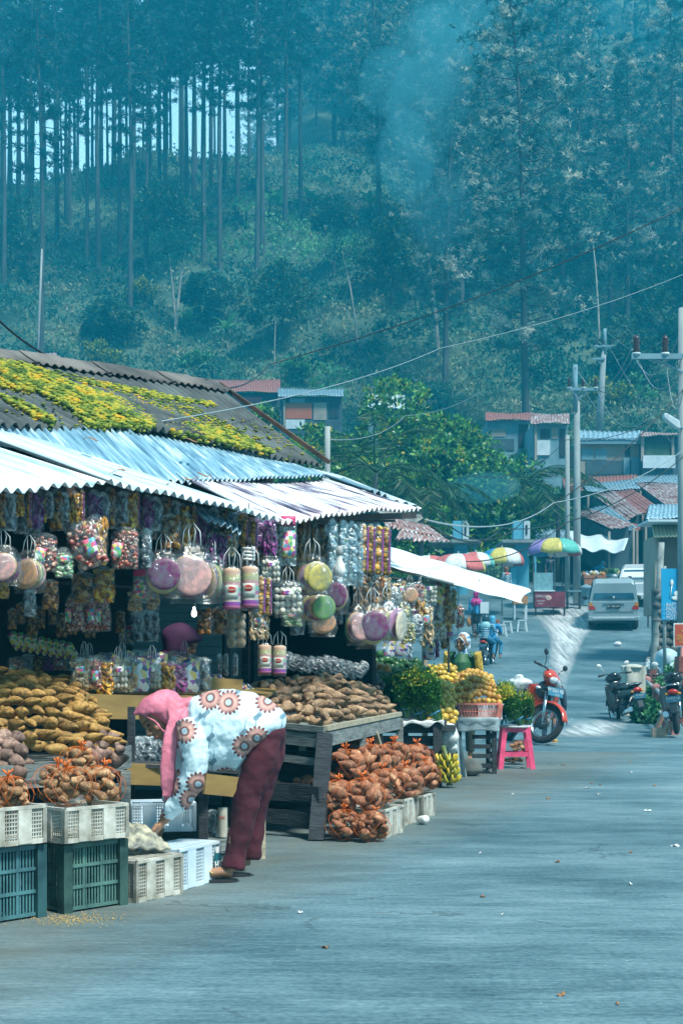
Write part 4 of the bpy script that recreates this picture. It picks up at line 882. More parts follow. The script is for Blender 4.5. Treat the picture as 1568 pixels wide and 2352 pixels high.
def hanging():
    random.seed(21)
    H_ = hang
    for i in range(30): k = ('brown', 'clear', 'chips', 'gold', 'purple', 'clear')[i % 6]; x = 4+i*21; H_(k, x+rnd(-5, 5), (1122 if x < 250 else 1112+(x-250)*.2)+rnd(0, 10), rnd(62, 96), 'packed close under the eave in the top row', .8, off=.22, seed=i, grp='top row of '+k+' bags under the eave')
    H_('disc', 8, 1250, 95, 'half cut by the left edge of the view', 1.1, seed=0, rot=.1); H_('disc', 67, 1262, 100, 'peach coloured, hanging beside the left edge', seed=1, rot=-.3)
    H_('pop', 103, 1222, 92, 'left of the tilted one', seed=0); H_('pop', 180, 1198, 112, 'tilted, with a bright label, largest of the popcorn bags', 1.05, seed=1, rot=.1, tilt=-.35, off=.05)
    H_('green', 148, 1256, 72, 'below the popcorn bags', seed=0, wk=1.4); H_('chips', 222, 1180, 118, 'right of the tilted popcorn bag', seed=0); H_('pop', 288, 1208, 100, 'in the dark between banana chips and a clear roll', seed=2)
    H_('clear', 337, 1212, 92, 'narrow and bluish, beside the dark popcorn bag', .6, seed=0); H_('brown', 392, 1178, 84, 'just above the big cracker discs', 1.3, seed=0); H_('chips', 428, 1176, 80, 'under the notch of the eave', .8, seed=1)
    H_('purple', 484, 1222, 84, 'left one of the pair near the eave', .75, seed=0); H_('purple', 510, 1220, 80, 'right one of the pair near the eave', .7, seed=1)
    H_('disc', 375, 1262, 112, 'with a dark purple disc in front', 1.0, seed=2, rot=.1); H_('disc', 440, 1246, 140, 'biggest one with a pale pink disc in front', 1.0, seed=0, rot=.25, off=.0); H_('disc', 482, 1268, 118, 'orange edged, right of the biggest', .8, seed=1, rot=-.5)
    H_('brown', 190, 1312, 76, 'wide, in the second row under the popcorn', 1.6, off=.6, seed=1); H_('chips', 240, 1300, 84, 'in the second row under the dark popcorn bag', 1.3, off=.6, seed=2)
    for i, x in enumerate((168, 198, 228)): H_('pop', x, 1362, 90, ('left', 'middle', 'right')[i]+' of three in the third row', .75, off=.9, seed=i, tilt=-.1)
    H_('packlabel', 325, 1306, 80, 'white fronted, left of the discs', 1.5, off=.5, seed=0); H_('tan', 312, 1352, 52, 'low in the dark, left one of two', 1.5, off=.7, seed=0); H_('tan', 350, 1350, 52, 'low in the dark, right one of two', 1.5, off=.7, seed=1)
    H_('clear', 70, 1352, 64, 'silvery, under the peach discs', .9, off=.5, seed=1); H_('brown', 117, 1330, 70, 'dark, right of the silvery clear bag', 1.2, off=.6, seed=2); H_('chips', 10, 1330, 46, 'low at the left edge', 1.3, off=.5, seed=1)
    H_('chips', 101, 1140, 60, 'small, high under the left eave', .6, off=.25, seed=2); H_('clear', 216, 1128, 78, 'hanging from white strings under the notch', 1.6, off=.3, seed=2)
    for i, x in enumerate((18, 50, 75, 135, 165)): H_('clear', x, 1130+6*i % 18, 90, 'in the shaded top row under the left zinc sheet', 1.0, off=.35, seed=i, grp='clear bags in the shaded top row')
    for i, x in enumerate((255, 285, 318, 350)): H_('clear', x, 1140+i*8, 76, 'in the shaded row under the long zinc sheet', .9, off=.5, seed=i, grp='clear bags shaded by the long zinc sheet')
    H_('tube', 532, 1298, 104, 'left of the upper pair', 1.05, seed=0, rot=.1, off=-.05); H_('tube', 574, 1294, 104, 'right of the upper pair', 1.05, seed=0, rot=-.1, off=-.1)
    H_('tube', 550, 1300, 98, 'tucked behind the upper pair', 1, seed=0, off=.15)
    H_('gold', 600, 1320, 92, 'standing behind the right striped tube', 1.2, seed=0, off=.1); H_('gold', 617, 1324, 90, 'right of the striped tubes', 1.0, seed=1, off=.1)
    H_('tan', 529, 1206, 74, 'beside the purple chips near the blue sheet', .9, seed=1); H_('gold', 562, 1190, 80, 'left one below the blue sheet tip', 1.3, seed=0); H_('gold', 583, 1192, 84, 'right one below the blue sheet tip', 1.2, seed=1)
    H_('purple', 621, 1186, 90, 'high beside the clear pack with a header card', .8, seed=2); H_('purple', 604, 1194, 80, 'slim, half hidden left of the high purple bag', .5, seed=1, off=.25)
    H_('packlabel', 662, 1184, 116, 'under the middle of the tarred sheets', 1.0, seed=1, rot=.05); H_('white', 621, 1272, 74, 'loose lumps, left one above the fanned crackers', .75, seed=0)
    H_('white', 661, 1332, 88, 'low, left of the fanned crackers', .95, seed=1, off=0)
    H_('white', 640, 1215, 60, 'small and high behind the header card pack', .7, seed=2, off=.4)
    H_('fan', 716, 1272, 96, 'yellow and green, hanging from white strings', 1.1, seed=0, rot=-.2, off=0); H_('fan', 723, 1348, 88, 'directly below the yellow green fan', 1.2, seed=1, rot=-.1, off=.1)
    H_('disc', 773, 1322, 88, 'with a lilac disc in front beside the lamp', .8, seed=2, rot=-.1, off=-.1); H_('disc', 741, 1390, 72, 'pink, in the lower row left of the lamp', 1.1, seed=1, off=.4)
    for i, x in enumerate((764, 788, 808, 822)): H_('long', x, 1190+3*i, 150+4*(i % 2), 'beside the white lamp under the tarred sheets', 1.0, seed=i, off=.05, grp='long clear bags beside the lamp')
    for i, x in enumerate((700, 718, 735, 690)): H_('brown', x, 1192, 100, 'dark and narrow in the shade of the tarred sheets', .6, seed=i, off=.5, grp='dark bags in the shade above the fanned crackers')
    for i, x in enumerate((834, 851, 868, 886)): H_('gold', x, 1200+i*2, 116, ('left', 'second', 'third', 'right')[i]+' of four at the end of the tarred eave', 1.1, seed=i, off=.0)
    H_('brown', 470, 1392, 66, 'left tub under the lit bulb', 1.3, seed=0, off=.5); H_('brown', 505, 1390, 68, 'right tub under the lit bulb', 1.2, seed=1, off=.5)
    H_('rolls', 543, 1404, 84, 'hanging under the striped tubes', 1.0, seed=0, off=.2); H_('tan', 589, 1400, 70, 'orange labelled, right of the spiral wafers', 1.1, seed=2, off=.2); H_('tan', 608, 1412, 56, 'small, right of the orange labelled one', .9, seed=0, off=.3)
    H_('tube', 608, 1476, 72, 'left of the low pair above the grey tubers', 1.15, seed=0, off=.3, rot=.1); H_('tube', 642, 1478, 72, 'right of the low pair above the grey tubers', 1.15, seed=0, off=.2, rot=-.15)
    H_('green', 672, 1396, 44, 'dim green and red, below the marshmallows', 2.4, seed=1, off=.6)
    H_('disc', 855, 1384, 106, 'whitest disc of the big lower cluster', .95, seed=2, rot=.1, off=.1); H_('disc', 822, 1386, 96, 'green edged, left in the big lower cluster', .8, seed=0, rot=.5, off=.3); H_('fan', 893, 1376, 108, 'dark green, right in the big lower cluster', .9, seed=2, rot=.3, off=.2)
    H_('brown', 832, 1318, 92, 'dark, behind the white lamp', 1.1, seed=2, off=.5); H_('brown', 862, 1318, 96, 'just left of the coiled dark sack', 1.0, seed=0, off=.7); H_('tan', 884, 1322, 60, 'small and tan under the gold bags', 1.1, seed=2, off=.6)
    H_('garlic', 926, 1380, 78, 'upper, below the awning', 1.0, seed=0, off=.5); H_('nut', 938, 1418, 62, 'below the upper garlic bag', 1.2, seed=0, off=.4); H_('clear', 958, 1410, 62, 'whitish, right of the nuts', 1.0, seed=2, off=.4)
    H_('chips', 964, 1372, 60, 'narrow beside the wooden post', .8, seed=1, off=.6); H_('tan', 979, 1386, 96, 'of long sticks, hanging on the post', .8, seed=2, off=.9); H_('clear', 905, 1346, 66, 'silvery under the awning left corner', 1, seed=0, off=.8)
    H_('clear', 1000, 1350, 80, 'under the awning middle', .9, seed=1, off=1.6); H_('yellowpack', 1025, 1372, 46, 'hanging under the awning', 1.0, seed=0, off=2); H_('tube', 1029, 1406, 56, 'single one by the old vendor', 1.1, seed=0, off=2)
    H_('white', 1006, 1424, 50, 'small, left of the single tube', .9, seed=0, off=2); H_('pop', 1056, 1384, 60, 'slim and reddish beside the awning edge', .5, seed=0, off=1.8); H_('clear', 985, 1350, 60, 'small, nearest the post top', .9, seed=2, off=1.4)
    H_('pouch', 919, 1462, 46, 'dark blue, above the green mangoes', 1.1, seed=0, off=1.0); H_('pouch', 893, 1468, 40, 'pale, left of the dark blue pouch', 1.0, seed=1, off=1.0); H_('pouch', 985, 1472, 44, 'purple, right of the wooden post', .9, seed=2, off=2.2)
    H_('purple', 1002, 1440, 70, 'dark blue looking toy like bundle', .5, seed=0, off=2.4); H_('brown', 1020, 1440, 52, 'of dark dried curls next to the vendor', 1.0, seed=1, off=2.6); H_('clear', 940, 1470, 46, 'pale, between dark blue pouch and post', .8, seed=1, off=1.3)
    for i, x in enumerate((315, 335, 350)): H_('clear', x, 1400, 74, 'hanging left of the teal shutter', .9, seed=i, off=1.6, grp='clear bags left of the shutter')
    for i, x in enumerate((282, 300)): H_('packlabel', x, 1436, 44, 'small, low in the dark left of the shutter', 1.2, seed=i, off=1.7, grp='small packs left of the shutter')
    for i in range(12): H_('brown', 30+i*22+rnd(-5, 5), 1395+rnd(-14, 14), rnd(44, 62), 'barely lit at the back of the snack stall', 1.0, seed=i, off=1.5, grp='dim bags at the back of the snack stall')
    for i in range(14): H_('brown', 560+i*24+rnd(-5, 5), 1262+rnd(-10, 14), rnd(60, 80), 'barely lit behind the front row under the tarred sheets', .8, seed=i, off=.9, grp='dim bags behind the front row')
    for i in range(9): H_('clear', 650+i*22+rnd(-5, 5), 1400+rnd(-14, 14), rnd(40, 56), 'dim, low behind the fanned crackers', .9, seed=i, off=1.2, grp='dim clear bags low behind the crackers')
    ex = ('brown', 'nut', 'chips', 'tan', 'disc', 'pop', 'garlic', 'white', 'yellowpack')
    for i in range(22): k = ex[i % 9]; x = 868+(i % 11)*17; H_(k, x+rnd(-5, 5), 1335+(i//11)*52+rnd(-8, 8), rnd(48, 66), 'in the crowded row under the white awning', .9, off=1.2+.5*(i//11), seed=i, grp='crowded '+k+' bags under the white awning')
    # pendant lamps
    def lamp(px, py, lit, lab, s=1.0, spiral=False, off=-.05):
        Yq = eaveY(px)+off; p = P(px, py, Yq); r = thing('pendant_lamp', lab, 'lamp', p); k = s*Yq/F
        m = MB(); m.tube([(0, 0, 60*k), (.004, 0, 110*k), (0, 0, 150*k)], .003, 5); m.build('cord', M_DARK, r)
        m = MB(); m.lathe([(0, 62*k), (8*k, 60*k), (9*k, 42*k), (7*k, 40*k)], n=12); m.build('socket', flat('socket_grey', (.3, .34, .34)) if lit != 2 else M_DARK, r)
        m = MB()
        if spiral:
            for j in range(4): m.tube([(14*k*math.cos(a_/8*PI), 14*k*math.sin(a_/8*PI), 36*k-j*9*k-a_*.3*k) for a_ in range(17)], 3.4*k, 6)
        else: m.lathe([(6*k, 40*k), (7*k, 28*k), (13*k, 14*k), (14.5*k, 4*k), (11*k, -8*k), (0, -13*k)], n=16)
        if lit == 1:
            em, nt, b = newmat('lit_bulb'); setp(b); b.inputs['Emission Color'].default_value = (1, .98, .94, 1); b.inputs['Emission Strength'].default_value = 2; mt = em
        else: mt = flat('frosted_glass', (.75, .78, .76), .3)
        m.build('glass_bulb', mt, r)
    lamp(779, 1315, 0, 'unlit white bulb hanging among the long clear bags'); lamp(571, 1290, 2, 'spiral energy saving lamp above the striped tubes', .9, True)
    lamp(617, 1347, 1, 'small lit bulb glowing behind the marshmallows', .45, off=.5); lamp(446, 1412, 1, 'small lit bulb glowing above the purple veiled person', .45, off=.9)
hanging()

# ------------------------------------------------------------------ tubers and fruit
def tubermat(name, cols, sc_=14, rough=.75):
    m, nt, b = newmat(name); setp(b, Roughness=rough); n = noise(nt, sc_, 7); n2 = noise(nt, 60, 3)
    ad = nt.nodes.new('ShaderNodeMath'); ad.operation = 'MULTIPLY_ADD'; ad.inputs[1].default_value = .35; nt.links.new(n2.outputs[0], ad.inputs[0]); m7 = nt.nodes.new('ShaderNodeMath'); m7.operation = 'MULTIPLY'; m7.inputs[1].default_value = .65; nt.links.new(n.outputs[0], m7.inputs[0]); nt.links.new(m7.outputs[0], ad.inputs[2]); r = ramp(nt, ad.outputs[0], [(.36, cols[0]), (.5, cols[1]), (.62, cols[2])]); hs = nt.nodes.new('ShaderNodeHueSaturation'); mr = nt.nodes.new('ShaderNodeMapRange'); mr.inputs[3].default_value = .65; mr.inputs[4].default_value = 1.25
    nt.links.new(objrand(nt), mr.inputs[0]); nt.links.new(mr.outputs[0], hs.inputs['Value']); nt.links.new(r.outputs[0], hs.inputs['Color']); nt.links.new(hs.outputs[0], b.inputs['Base Color']); bump(nt, b, n2.outputs[0], .35, .006); return m
T_YEL = tubermat('yellow_tuber', [(.07, .035, .008), (.29, .16, .04), (.45, .28, .08)]); T_GRY = tubermat('grey_tuber', [(.06, .035, .02), (.24, .15, .085), (.38, .26, .15)])
T_PUR = tubermat('purple_grey_tuber', [(.07, .04, .035), (.22, .13, .1), (.34, .23, .17)]); T_RED = tubermat('red_tuber', [(.14, .05, .025), (.3, .115, .055), (.44, .26, .14)])
T_POT = tubermat('brown_potato', [(.12, .055, .025), (.31, .17, .08), (.47, .3, .15)])
def tuber_mesh(name, L, R, mat, seed):
    q = random.Random(seed); m = MB(); prof = []; n = 10
    vs = []; k = 11; b1 = q.uniform(-.16, .16); ph = [q.uniform(0, 6) for _ in range(4)]
    for i in range(k+1):
        t = i/k; x = (t-.5)*L; r = R*(math.sin(PI*min(1, max(0, t*.96+.02)))**.62)*(1+.13*math.sin(t*7+ph[0]))*(.9+.25*math.sin(t*3+ph[1]))
        for j in range(n):
            a = 2*PI*j/n; rr = max(.002, r*(1+.07*math.sin(2*a+ph[2])+.05*math.sin(3*a+t*5+ph[3]))); vs.append((x, rr*math.cos(a)+b1*L*(math.sin(PI*t)-.5)*.8, rr*math.sin(a)))
    m.add(vs, [(i*n+j, i*n+(j+1) % n, (i+1)*n+(j+1) % n, (i+1)*n+j) for i in range(k) for j in range(n)], 0, True); m.add([vs[j] for j in range(n)], [tuple(range(n))], 0, True); m.add([vs[k*n+j] for j in range(n)], [tuple(range(n))[::-1]], 0, True)
    me = m.build(name, mat); o = me.data; bpy.data.objects.remove(me); return o
def apple_mesh(name, R, mat, seed, el=1.0):
    m = MB(); q = random.Random(seed); prof = [(0, -R*.8), (R*.35, -R*.88), (R*.8, -R*.62), (R, -R*.05), (R*.93, R*.42), (R*.6, R*.8), (R*.25, R*.84), (R*.06, R*.7)]
    m.lathe([(a, b*el) for a, b in prof], n=12, wob=lambda a, z: .03*math.sin(2*a+seed)+.02*math.sin(5*a)); m.tube([(0, 0, R*.7*el), (.003, 0, R*1.0*el)], .002, 4)
    me = m.build(name, mat); o = me.data; bpy.data.objects.remove(me); return o
def loose(mesh, loc, rot, s, name, label, cat, group, parent=None):
    o = bpy.data.objects.new(name, mesh); COL.objects.link(o); o.location = loc; o.rotation_euler = rot; o.scale = s if isinstance(s, tuple) else (s, s, s)
    if parent is not None: o.parent = parent
    else: tag(o, label, cat, group)
    return o
TM = {k: [tuber_mesh('tuber', L, R, m, s*3+i) for s in range(4)] for i, (k, L, R, m) in enumerate([('yel', .15, .035, T_YEL), ('gry', .165, .043, T_GRY), ('pur', .12, .04, T_PUR), ('red', .13, .039, T_RED), ('pot', .095, .037, T_POT)])}
def tuber_heap(kind, A, B, C, D, nu, nv, label, group, ang=(0, .3), layers=2, s=1.0, bulge=.06, sub=.05, taper=None):
    """A-B back edge, C-D front edge (left to right), rows run across"""
    A, B, C, D = map(Vector, (A, B, C, D)); du = (D-C).normalized(); base = math.atan2(du.y, du.x); N = (B-A).cross(C-A).normalized(); N = N if N.z > 0 else -N
    pitch = math.atan2((C-A).z, Vector(((C-A).x, (C-A).y)).length)
    under = MB()
    for ly in range(layers):
        for j in range(nv):
            for i in range(nu):
                u = (i+.5*(j % 2)+.25+rnd(-.18, .18))/nu; v = (j+.5+rnd(-.2, .2))/nv
                p = bil(A, B, C, D, u, v)+N*(bulge*math.sin(PI*min(1, max(0, u)))*math.sin(PI*v)-ly*sub+rnd(-.008, .008))
                if ly:
                    M = Matrix.Translation(p) @ Euler((rnd(0, 6), rnd(-.2, .2), base+rnd(-1, 1))).to_matrix().to_4x4(); me = random.choice(TM[kind]); under.add([M @ v_.co for v_ in me.vertices], [tuple(f.vertices) for f in me.polygons], 0, True); continue
                loose(random.choice(TM[kind]), p, Euler((rnd(0, 6), rnd(-.25, .25)-.0, base+ang[0]+rnd(-ang[1], ang[1]))), s*rnd(.82, 1.15), 'tuber', label, 'tuber', group)
    if under.v: tag(under.build('tuber_heap', TM[kind][0].materials[0], origin=(A+D)/2), 'lower layer of '+group+' filling the gaps of the heap', 'tubers', kind='stuff')
def heaps():
    random.seed(5)
    # left display
    tuber_heap('yel', P(-60, 1528, 9.1), P(190, 1562, 9.0), P(-70, 1700, 7.35), P(292, 1716, 7.75), 9, 9, 'yellow brown sweet potato in the big heap at left', 'yellow brown sweet potatoes', ang=(-1.15, .45), s=1.0, bulge=.07)
    tuber_heap('pur', P(-50, 1672, 7.5), P(55, 1690, 7.45), P(-60, 1760, 7.05), P(60, 1768, 7.1), 4, 3, 'purple grey sweet potato at the left edge below the yellow heap', 'purple grey sweet potatoes', ang=(-.9, .6), bulge=.03)
    tuber_heap('pur', P(200, 1700, 7.9), P(290, 1700, 8.0), P(180, 1735, 7.5), P(272, 1738, 7.65), 3, 2, 'small grey tuber along the edge of the left wooden tray', 'small grey tubers at the tray edge', ang=(0, 1.5), s=.7)
    t = thing('display_tray', 'weathered wooden tray holding the yellow brown heap', 'tray', P(0, 1760, 7.9)); org = t.location
    m = MB(); a, b = P(150, 1752, 7.35), P(303, 1712, 8.15); m.prism([a, b, b-Vector((0, 0, .125)), a-Vector((0, 0, .13))], (-.012, .012, 0)); m.build('side_board', M_WOOD, t, org)
    m = MB(); a2 = P(-60, 1762, 6.95); m.prism([a2, a, a-Vector((0, 0, .12)), a2-Vector((0, 0, .12))], (0, .015, 0)); m.build('front_board', M_WOOD, t, org)
    m = MB(); c0, c1, c2, c3 = a2-Vector((0, 0, .1)), a-Vector((0, 0, .1)), P(292, 1700, 8.9)-Vector((0, 0, .1)), P(-60, 1700, 9.4)-Vector((0, 0, .1)); m.prism([c0, c1, c2, c3], (0, 0, .02)); m.build('tray_floor', M_WOOD, t, org)
    for q, (px, Y) in enumerate([(285, 7.95), (150, 7.5), (20, 7.2)]):
        m = MB(); x = (px-784)/F*Y; zt = P(px, 1770, Y).z; m.box((x, Y, zt/2), (.06, .05, zt), rz=.6); m.build('leg', M_WOOD, t, org)
    for q, z in enumerate((.12, .3)):
        m = MB(); m.beam(Vector((P(155, 0, 7.5).x, 7.5, z+.1)), Vector((P(288, 0, 8.0).x, 8.0, z+.16)), .02, .07); m.build('rail', M_WOOD, t, org)
    # grey tuber table
    C0, C1, C3, C2 = Vector((-.11, 9.6, .73)), Vector((.49, 12, .76)), Vector((-.95, 10.2, .79)), Vector((-.35, 12.7, .83))
    t = thing('market_table', 'grey wooden table carrying the grey brown tubers', 'table', (-.25, 11, 0)); org = t.location; mt = M_WOOD
    up = Vector((0, 0, .02))
    def board(a, b, h, nm='board', w=.025, m_=mt): q = MB(); q.beam(a, b, w, h); q.build(nm, m_, t, org)
    board(C0, C1, .035, 'rim_board', .04, M_WOODPALE); board(C0-Vector((0, 0, .075)), C1-Vector((0, 0, .075)), .1, 'side_board'); board(C3-Vector((0, 0, .01)), C0-Vector((0, 0, .01)), .04, 'rim_board', .04); board(C3-Vector((0, 0, .09)), C0-Vector((0, 0, .09)), .09, 'side_board')
    board(C3-Vector((0, 0, .22)), C0-Vector((-.02, 0, .24)), .05, 'rail'); board(C3-Vector((0, 0, .42)), C0-Vector((-.02, 0, .46)), .03, 'rail')
    q = MB(); q.prism([C0-up, C1-up, C2-up, C3-up], (0, 0, -.02)); q.build('table_top', mt, t, org)
    for a, b, w_ in ((C0, Vector((-.165, 9.35, 0)), .1), (C1, C1*1-Vector((0, 0, .76)), .06), (C3, Vector((-1.0, 10.2, 0)), .07), (C2, C2-Vector((0, 0, C2.z)), .06), (C0.lerp(C1, .45), C0.lerp(C1, .45)-Vector((0, 0, .75)), .05)):
        q = MB(); q.beam(a-up*2, b, w_, .05); q.build('leg', M_DARKW if w_ > .08 else mt, t, org)
    for z in (.12, .3): board(Vector((-.95, 10.1, z)), Vector((-.14, 9.42, z)), .1, 'lower_rail', .03, M_DARKW)
    q = MB(); q.beam(C0.lerp(C1, .62)-Vector((0, 0, .1)), C0.lerp(C1, .8)-Vector((0, 0, .45)), .035, .035); q.build('brace', M_WOODPALE, t, org)
    tuber_heap('gry', P(585, 1568, 11.2), P(800, 1548, 13.2), C3+Vector((.3, -.15, .03)), C0+Vector((0, .05, .05)), 8, 6, 'grey brown sweet potato in the heap on the wooden table', 'grey brown sweet potatoes', ang=(1.9, .5), s=1.02, bulge=.08)
    tuber_heap('gry', P(700, 1556, 11.6), P(850, 1585, 13.0), C0+Vector((.02, .1, .07)), C1+Vector((-.05, 0, .05)), 9, 6, 'longish pale tuber in the right half of the table heap', 'pale tubers on the right of the table', ang=(1.4, .4), s=1.0, bulge=.07)
    # tubers in the dark crate under the table
    t = thing('wooden_bin', 'black painted wooden bin under the table', 'bin', P(660, 1850, 9.9)); org = t.location
    a, b = Vector((-.62, 9.75, .3)), Vector((-.2, 9.5, .3)); q = MB(); q.beam(a, b, .02, .12); q.beam(a-Vector((0, 0, .17)), b-Vector((0, 0, .17)), .02, .1); q.beam(a+Vector((.1, .5, 0)), b+Vector((.2, .4, 0)), .02, .5); q.build('board', M_DARKW, t, org)
    for i in range(16): loose(random.choice(TM['red']), Vector((rnd(-.56, -.22), rnd(9.7, 9.95), rnd(.3, .37))), Euler((rnd(0, 3), rnd(-.3, .3), rnd(0, 3))), .75, 'tuber', 'reddish tuber in the black bin under the table', 'tuber', 'tubers in the black bin')
heaps()
M_NET = flat('orange_net', (.7, .15, .01), .5)
def netbag(kind, n, R, seed, knot=True):
    """tubers packed in an orange net, standing on z=0"""
    r = thing('netted_bag', '', 'bag'); q = random.Random(seed); nm = 'tuber' if kind == 'red' else 'potato'
    for i in range(n):
        a = i*2.4; k = (i+.5)/n; z = R*(.25+1.15*k); rad = R*.66*math.sqrt(max(.05, 1-abs(k-.4)**2*2)); c = Vector((math.cos(a)*rad, math.sin(a)*rad, z))
        if i % 5 == 4: c *= .4; c.z = z
        o = bpy.data.objects.new(nm, q.choice(TM[kind])); COL.objects.link(o); o.parent = r; o.location = c; o.rotation_euler = (q.uniform(0, 3), q.uniform(-.5, .5), a+PI/2+q.uniform(-.5, .5)); s = q.uniform(.75, 1.05)*R/.13; o.scale = (s, s, s)
    m = MB()
    for s in (1, -1):
        for k in range(8):
            pts = [(R*1.03*math.sin(PI*v/10)*math.cos(2*PI*k/8+s*v*.16), R*1.03*math.sin(PI*v/10)*math.sin(2*PI*k/8+s*v*.16), R*.78+R*.83*math.cos(PI*v/10)*-1) for v in range(11)]
            m.tube(pts, .0011, 3, cap=False)
    m.build('net', M_NET, r)
    if knot:
        m = MB(); top = Vector((0, 0, R*1.6))
        for k in range(7):
            a = k*.9; m.tube([top-Vector((math.cos(a)*.03, math.sin(a)*.03, .03)), top, top+Vector((math.cos(a)*.012, math.sin(a)*.012, .018)), top+Vector((math.cos(a)*.026, math.sin(a)*.026, .026+.006*(k % 3)))], [.003, .003, .003, .005], 4)
        m.build('net_knot', M_NET, r)
    return r
def netbags():
    random.seed(8); pr = [netbag('red', 15, .13, s) for s in (1, 2, 3)]; used = set()
    def put(i, px, py, Y, s, lab, rot, tilt=0):
        s *= 1.22; p = P(px, py, Y)
        if i not in used: used.add(i); o = pr[i]; o.location = p; o.rotation_euler = (tilt, 0, rot); o.scale = (s,)*3; o['label'] = lab
        else: o = dup(pr[i], p, Euler((tilt, 0, rot)), s, lab)
    L = [(790, 1928, 9.35, .78, 'netted red tubers on the ground at the front left of the pile'), (848, 1932, 9.3, .78, 'netted red tubers on the ground leaning on the nearest pale crate'), (775, 1868, 9.55, .9, 'netted yellowish tubers in the left column of the pile'), (838, 1868, 9.5, .95, 'netted red tubers above the front ones in the pile'),
         (800, 1800, 9.9, .95, 'netted tubers upper left of the red pile'), (885, 1840, 9.95, .9, 'netted tubers on the nearest pale crate'), (862, 1790, 10.2, 1.0, 'netted tubers in the upper middle of the red pile'), (925, 1835, 10.5, .95, 'netted tubers on the middle pale crate'),
         (970, 1815, 11.0, .9, 'netted tubers on the farthest pale crate'), (905, 1780, 10.9, 1.0, 'netted pale tubers at the top middle of the red pile'), (955, 1778, 11.4, .95, 'netted yellow skinned tubers at the top right of the red pile'), (820, 1770, 10.9, .95, 'netted tubers at the very top left, half under the table')]
    for i, (px, py, Y, s, lab) in enumerate(L): put(i % 3, px, py, Y, s, lab, i*1.7, rnd(-.2, .2))
    p2 = [netbag('pot', 17, .12, s) for s in (4, 5)]; u2 = set()
    for i, (px, py, Y, s, lab) in enumerate([(120, 1842, 6.95, .95, 'netted potatoes at the back left of the white tray'), (165, 1848, 6.75, .95, 'netted potatoes at the front of the white tray'), (225, 1846, 6.95, .98, 'netted potatoes filling the right half of the white tray'), (175, 1790, 7.0, .85, 'netted potatoes with the orange knot topmost in the white tray'), (25, 1868, 6.5, .9, 'netted long potatoes in the tray at the left edge'), (-30, 1865, 6.4, .9, 'netted potatoes beyond the left edge')]):
        p = P(px, py, Y); k = i % 2
        if k not in u2: u2.add(k); o = p2[k]; o.location = p; o.scale = (s,)*3; o['label'] = lab; o.rotation_euler = (rnd(-.2, .2), rnd(-.2, .2), i*2)
        else: o = dup(p2[k], p, Euler((rnd(-.2, .2), rnd(-.2, .2), i*2)), s, lab)
    # yellow netted sacks under the pink stool
    y3 = netbag('pot', 16, .15, 9, False)
    for ch in kids(y3):
        if ch.name.startswith('potato'):
            pass
    y3.location = P(1192, 1738, 17.2); y3['label'] = 'netted yellow potatoes stacked under the pink stool'; y3.scale = (1, 1, .8); dup(y3, P(1178, 1752, 17.3), 2.0, (1, 1, .3), 'flattened netted potatoes lying on the ground under the pink stool')
netbags()
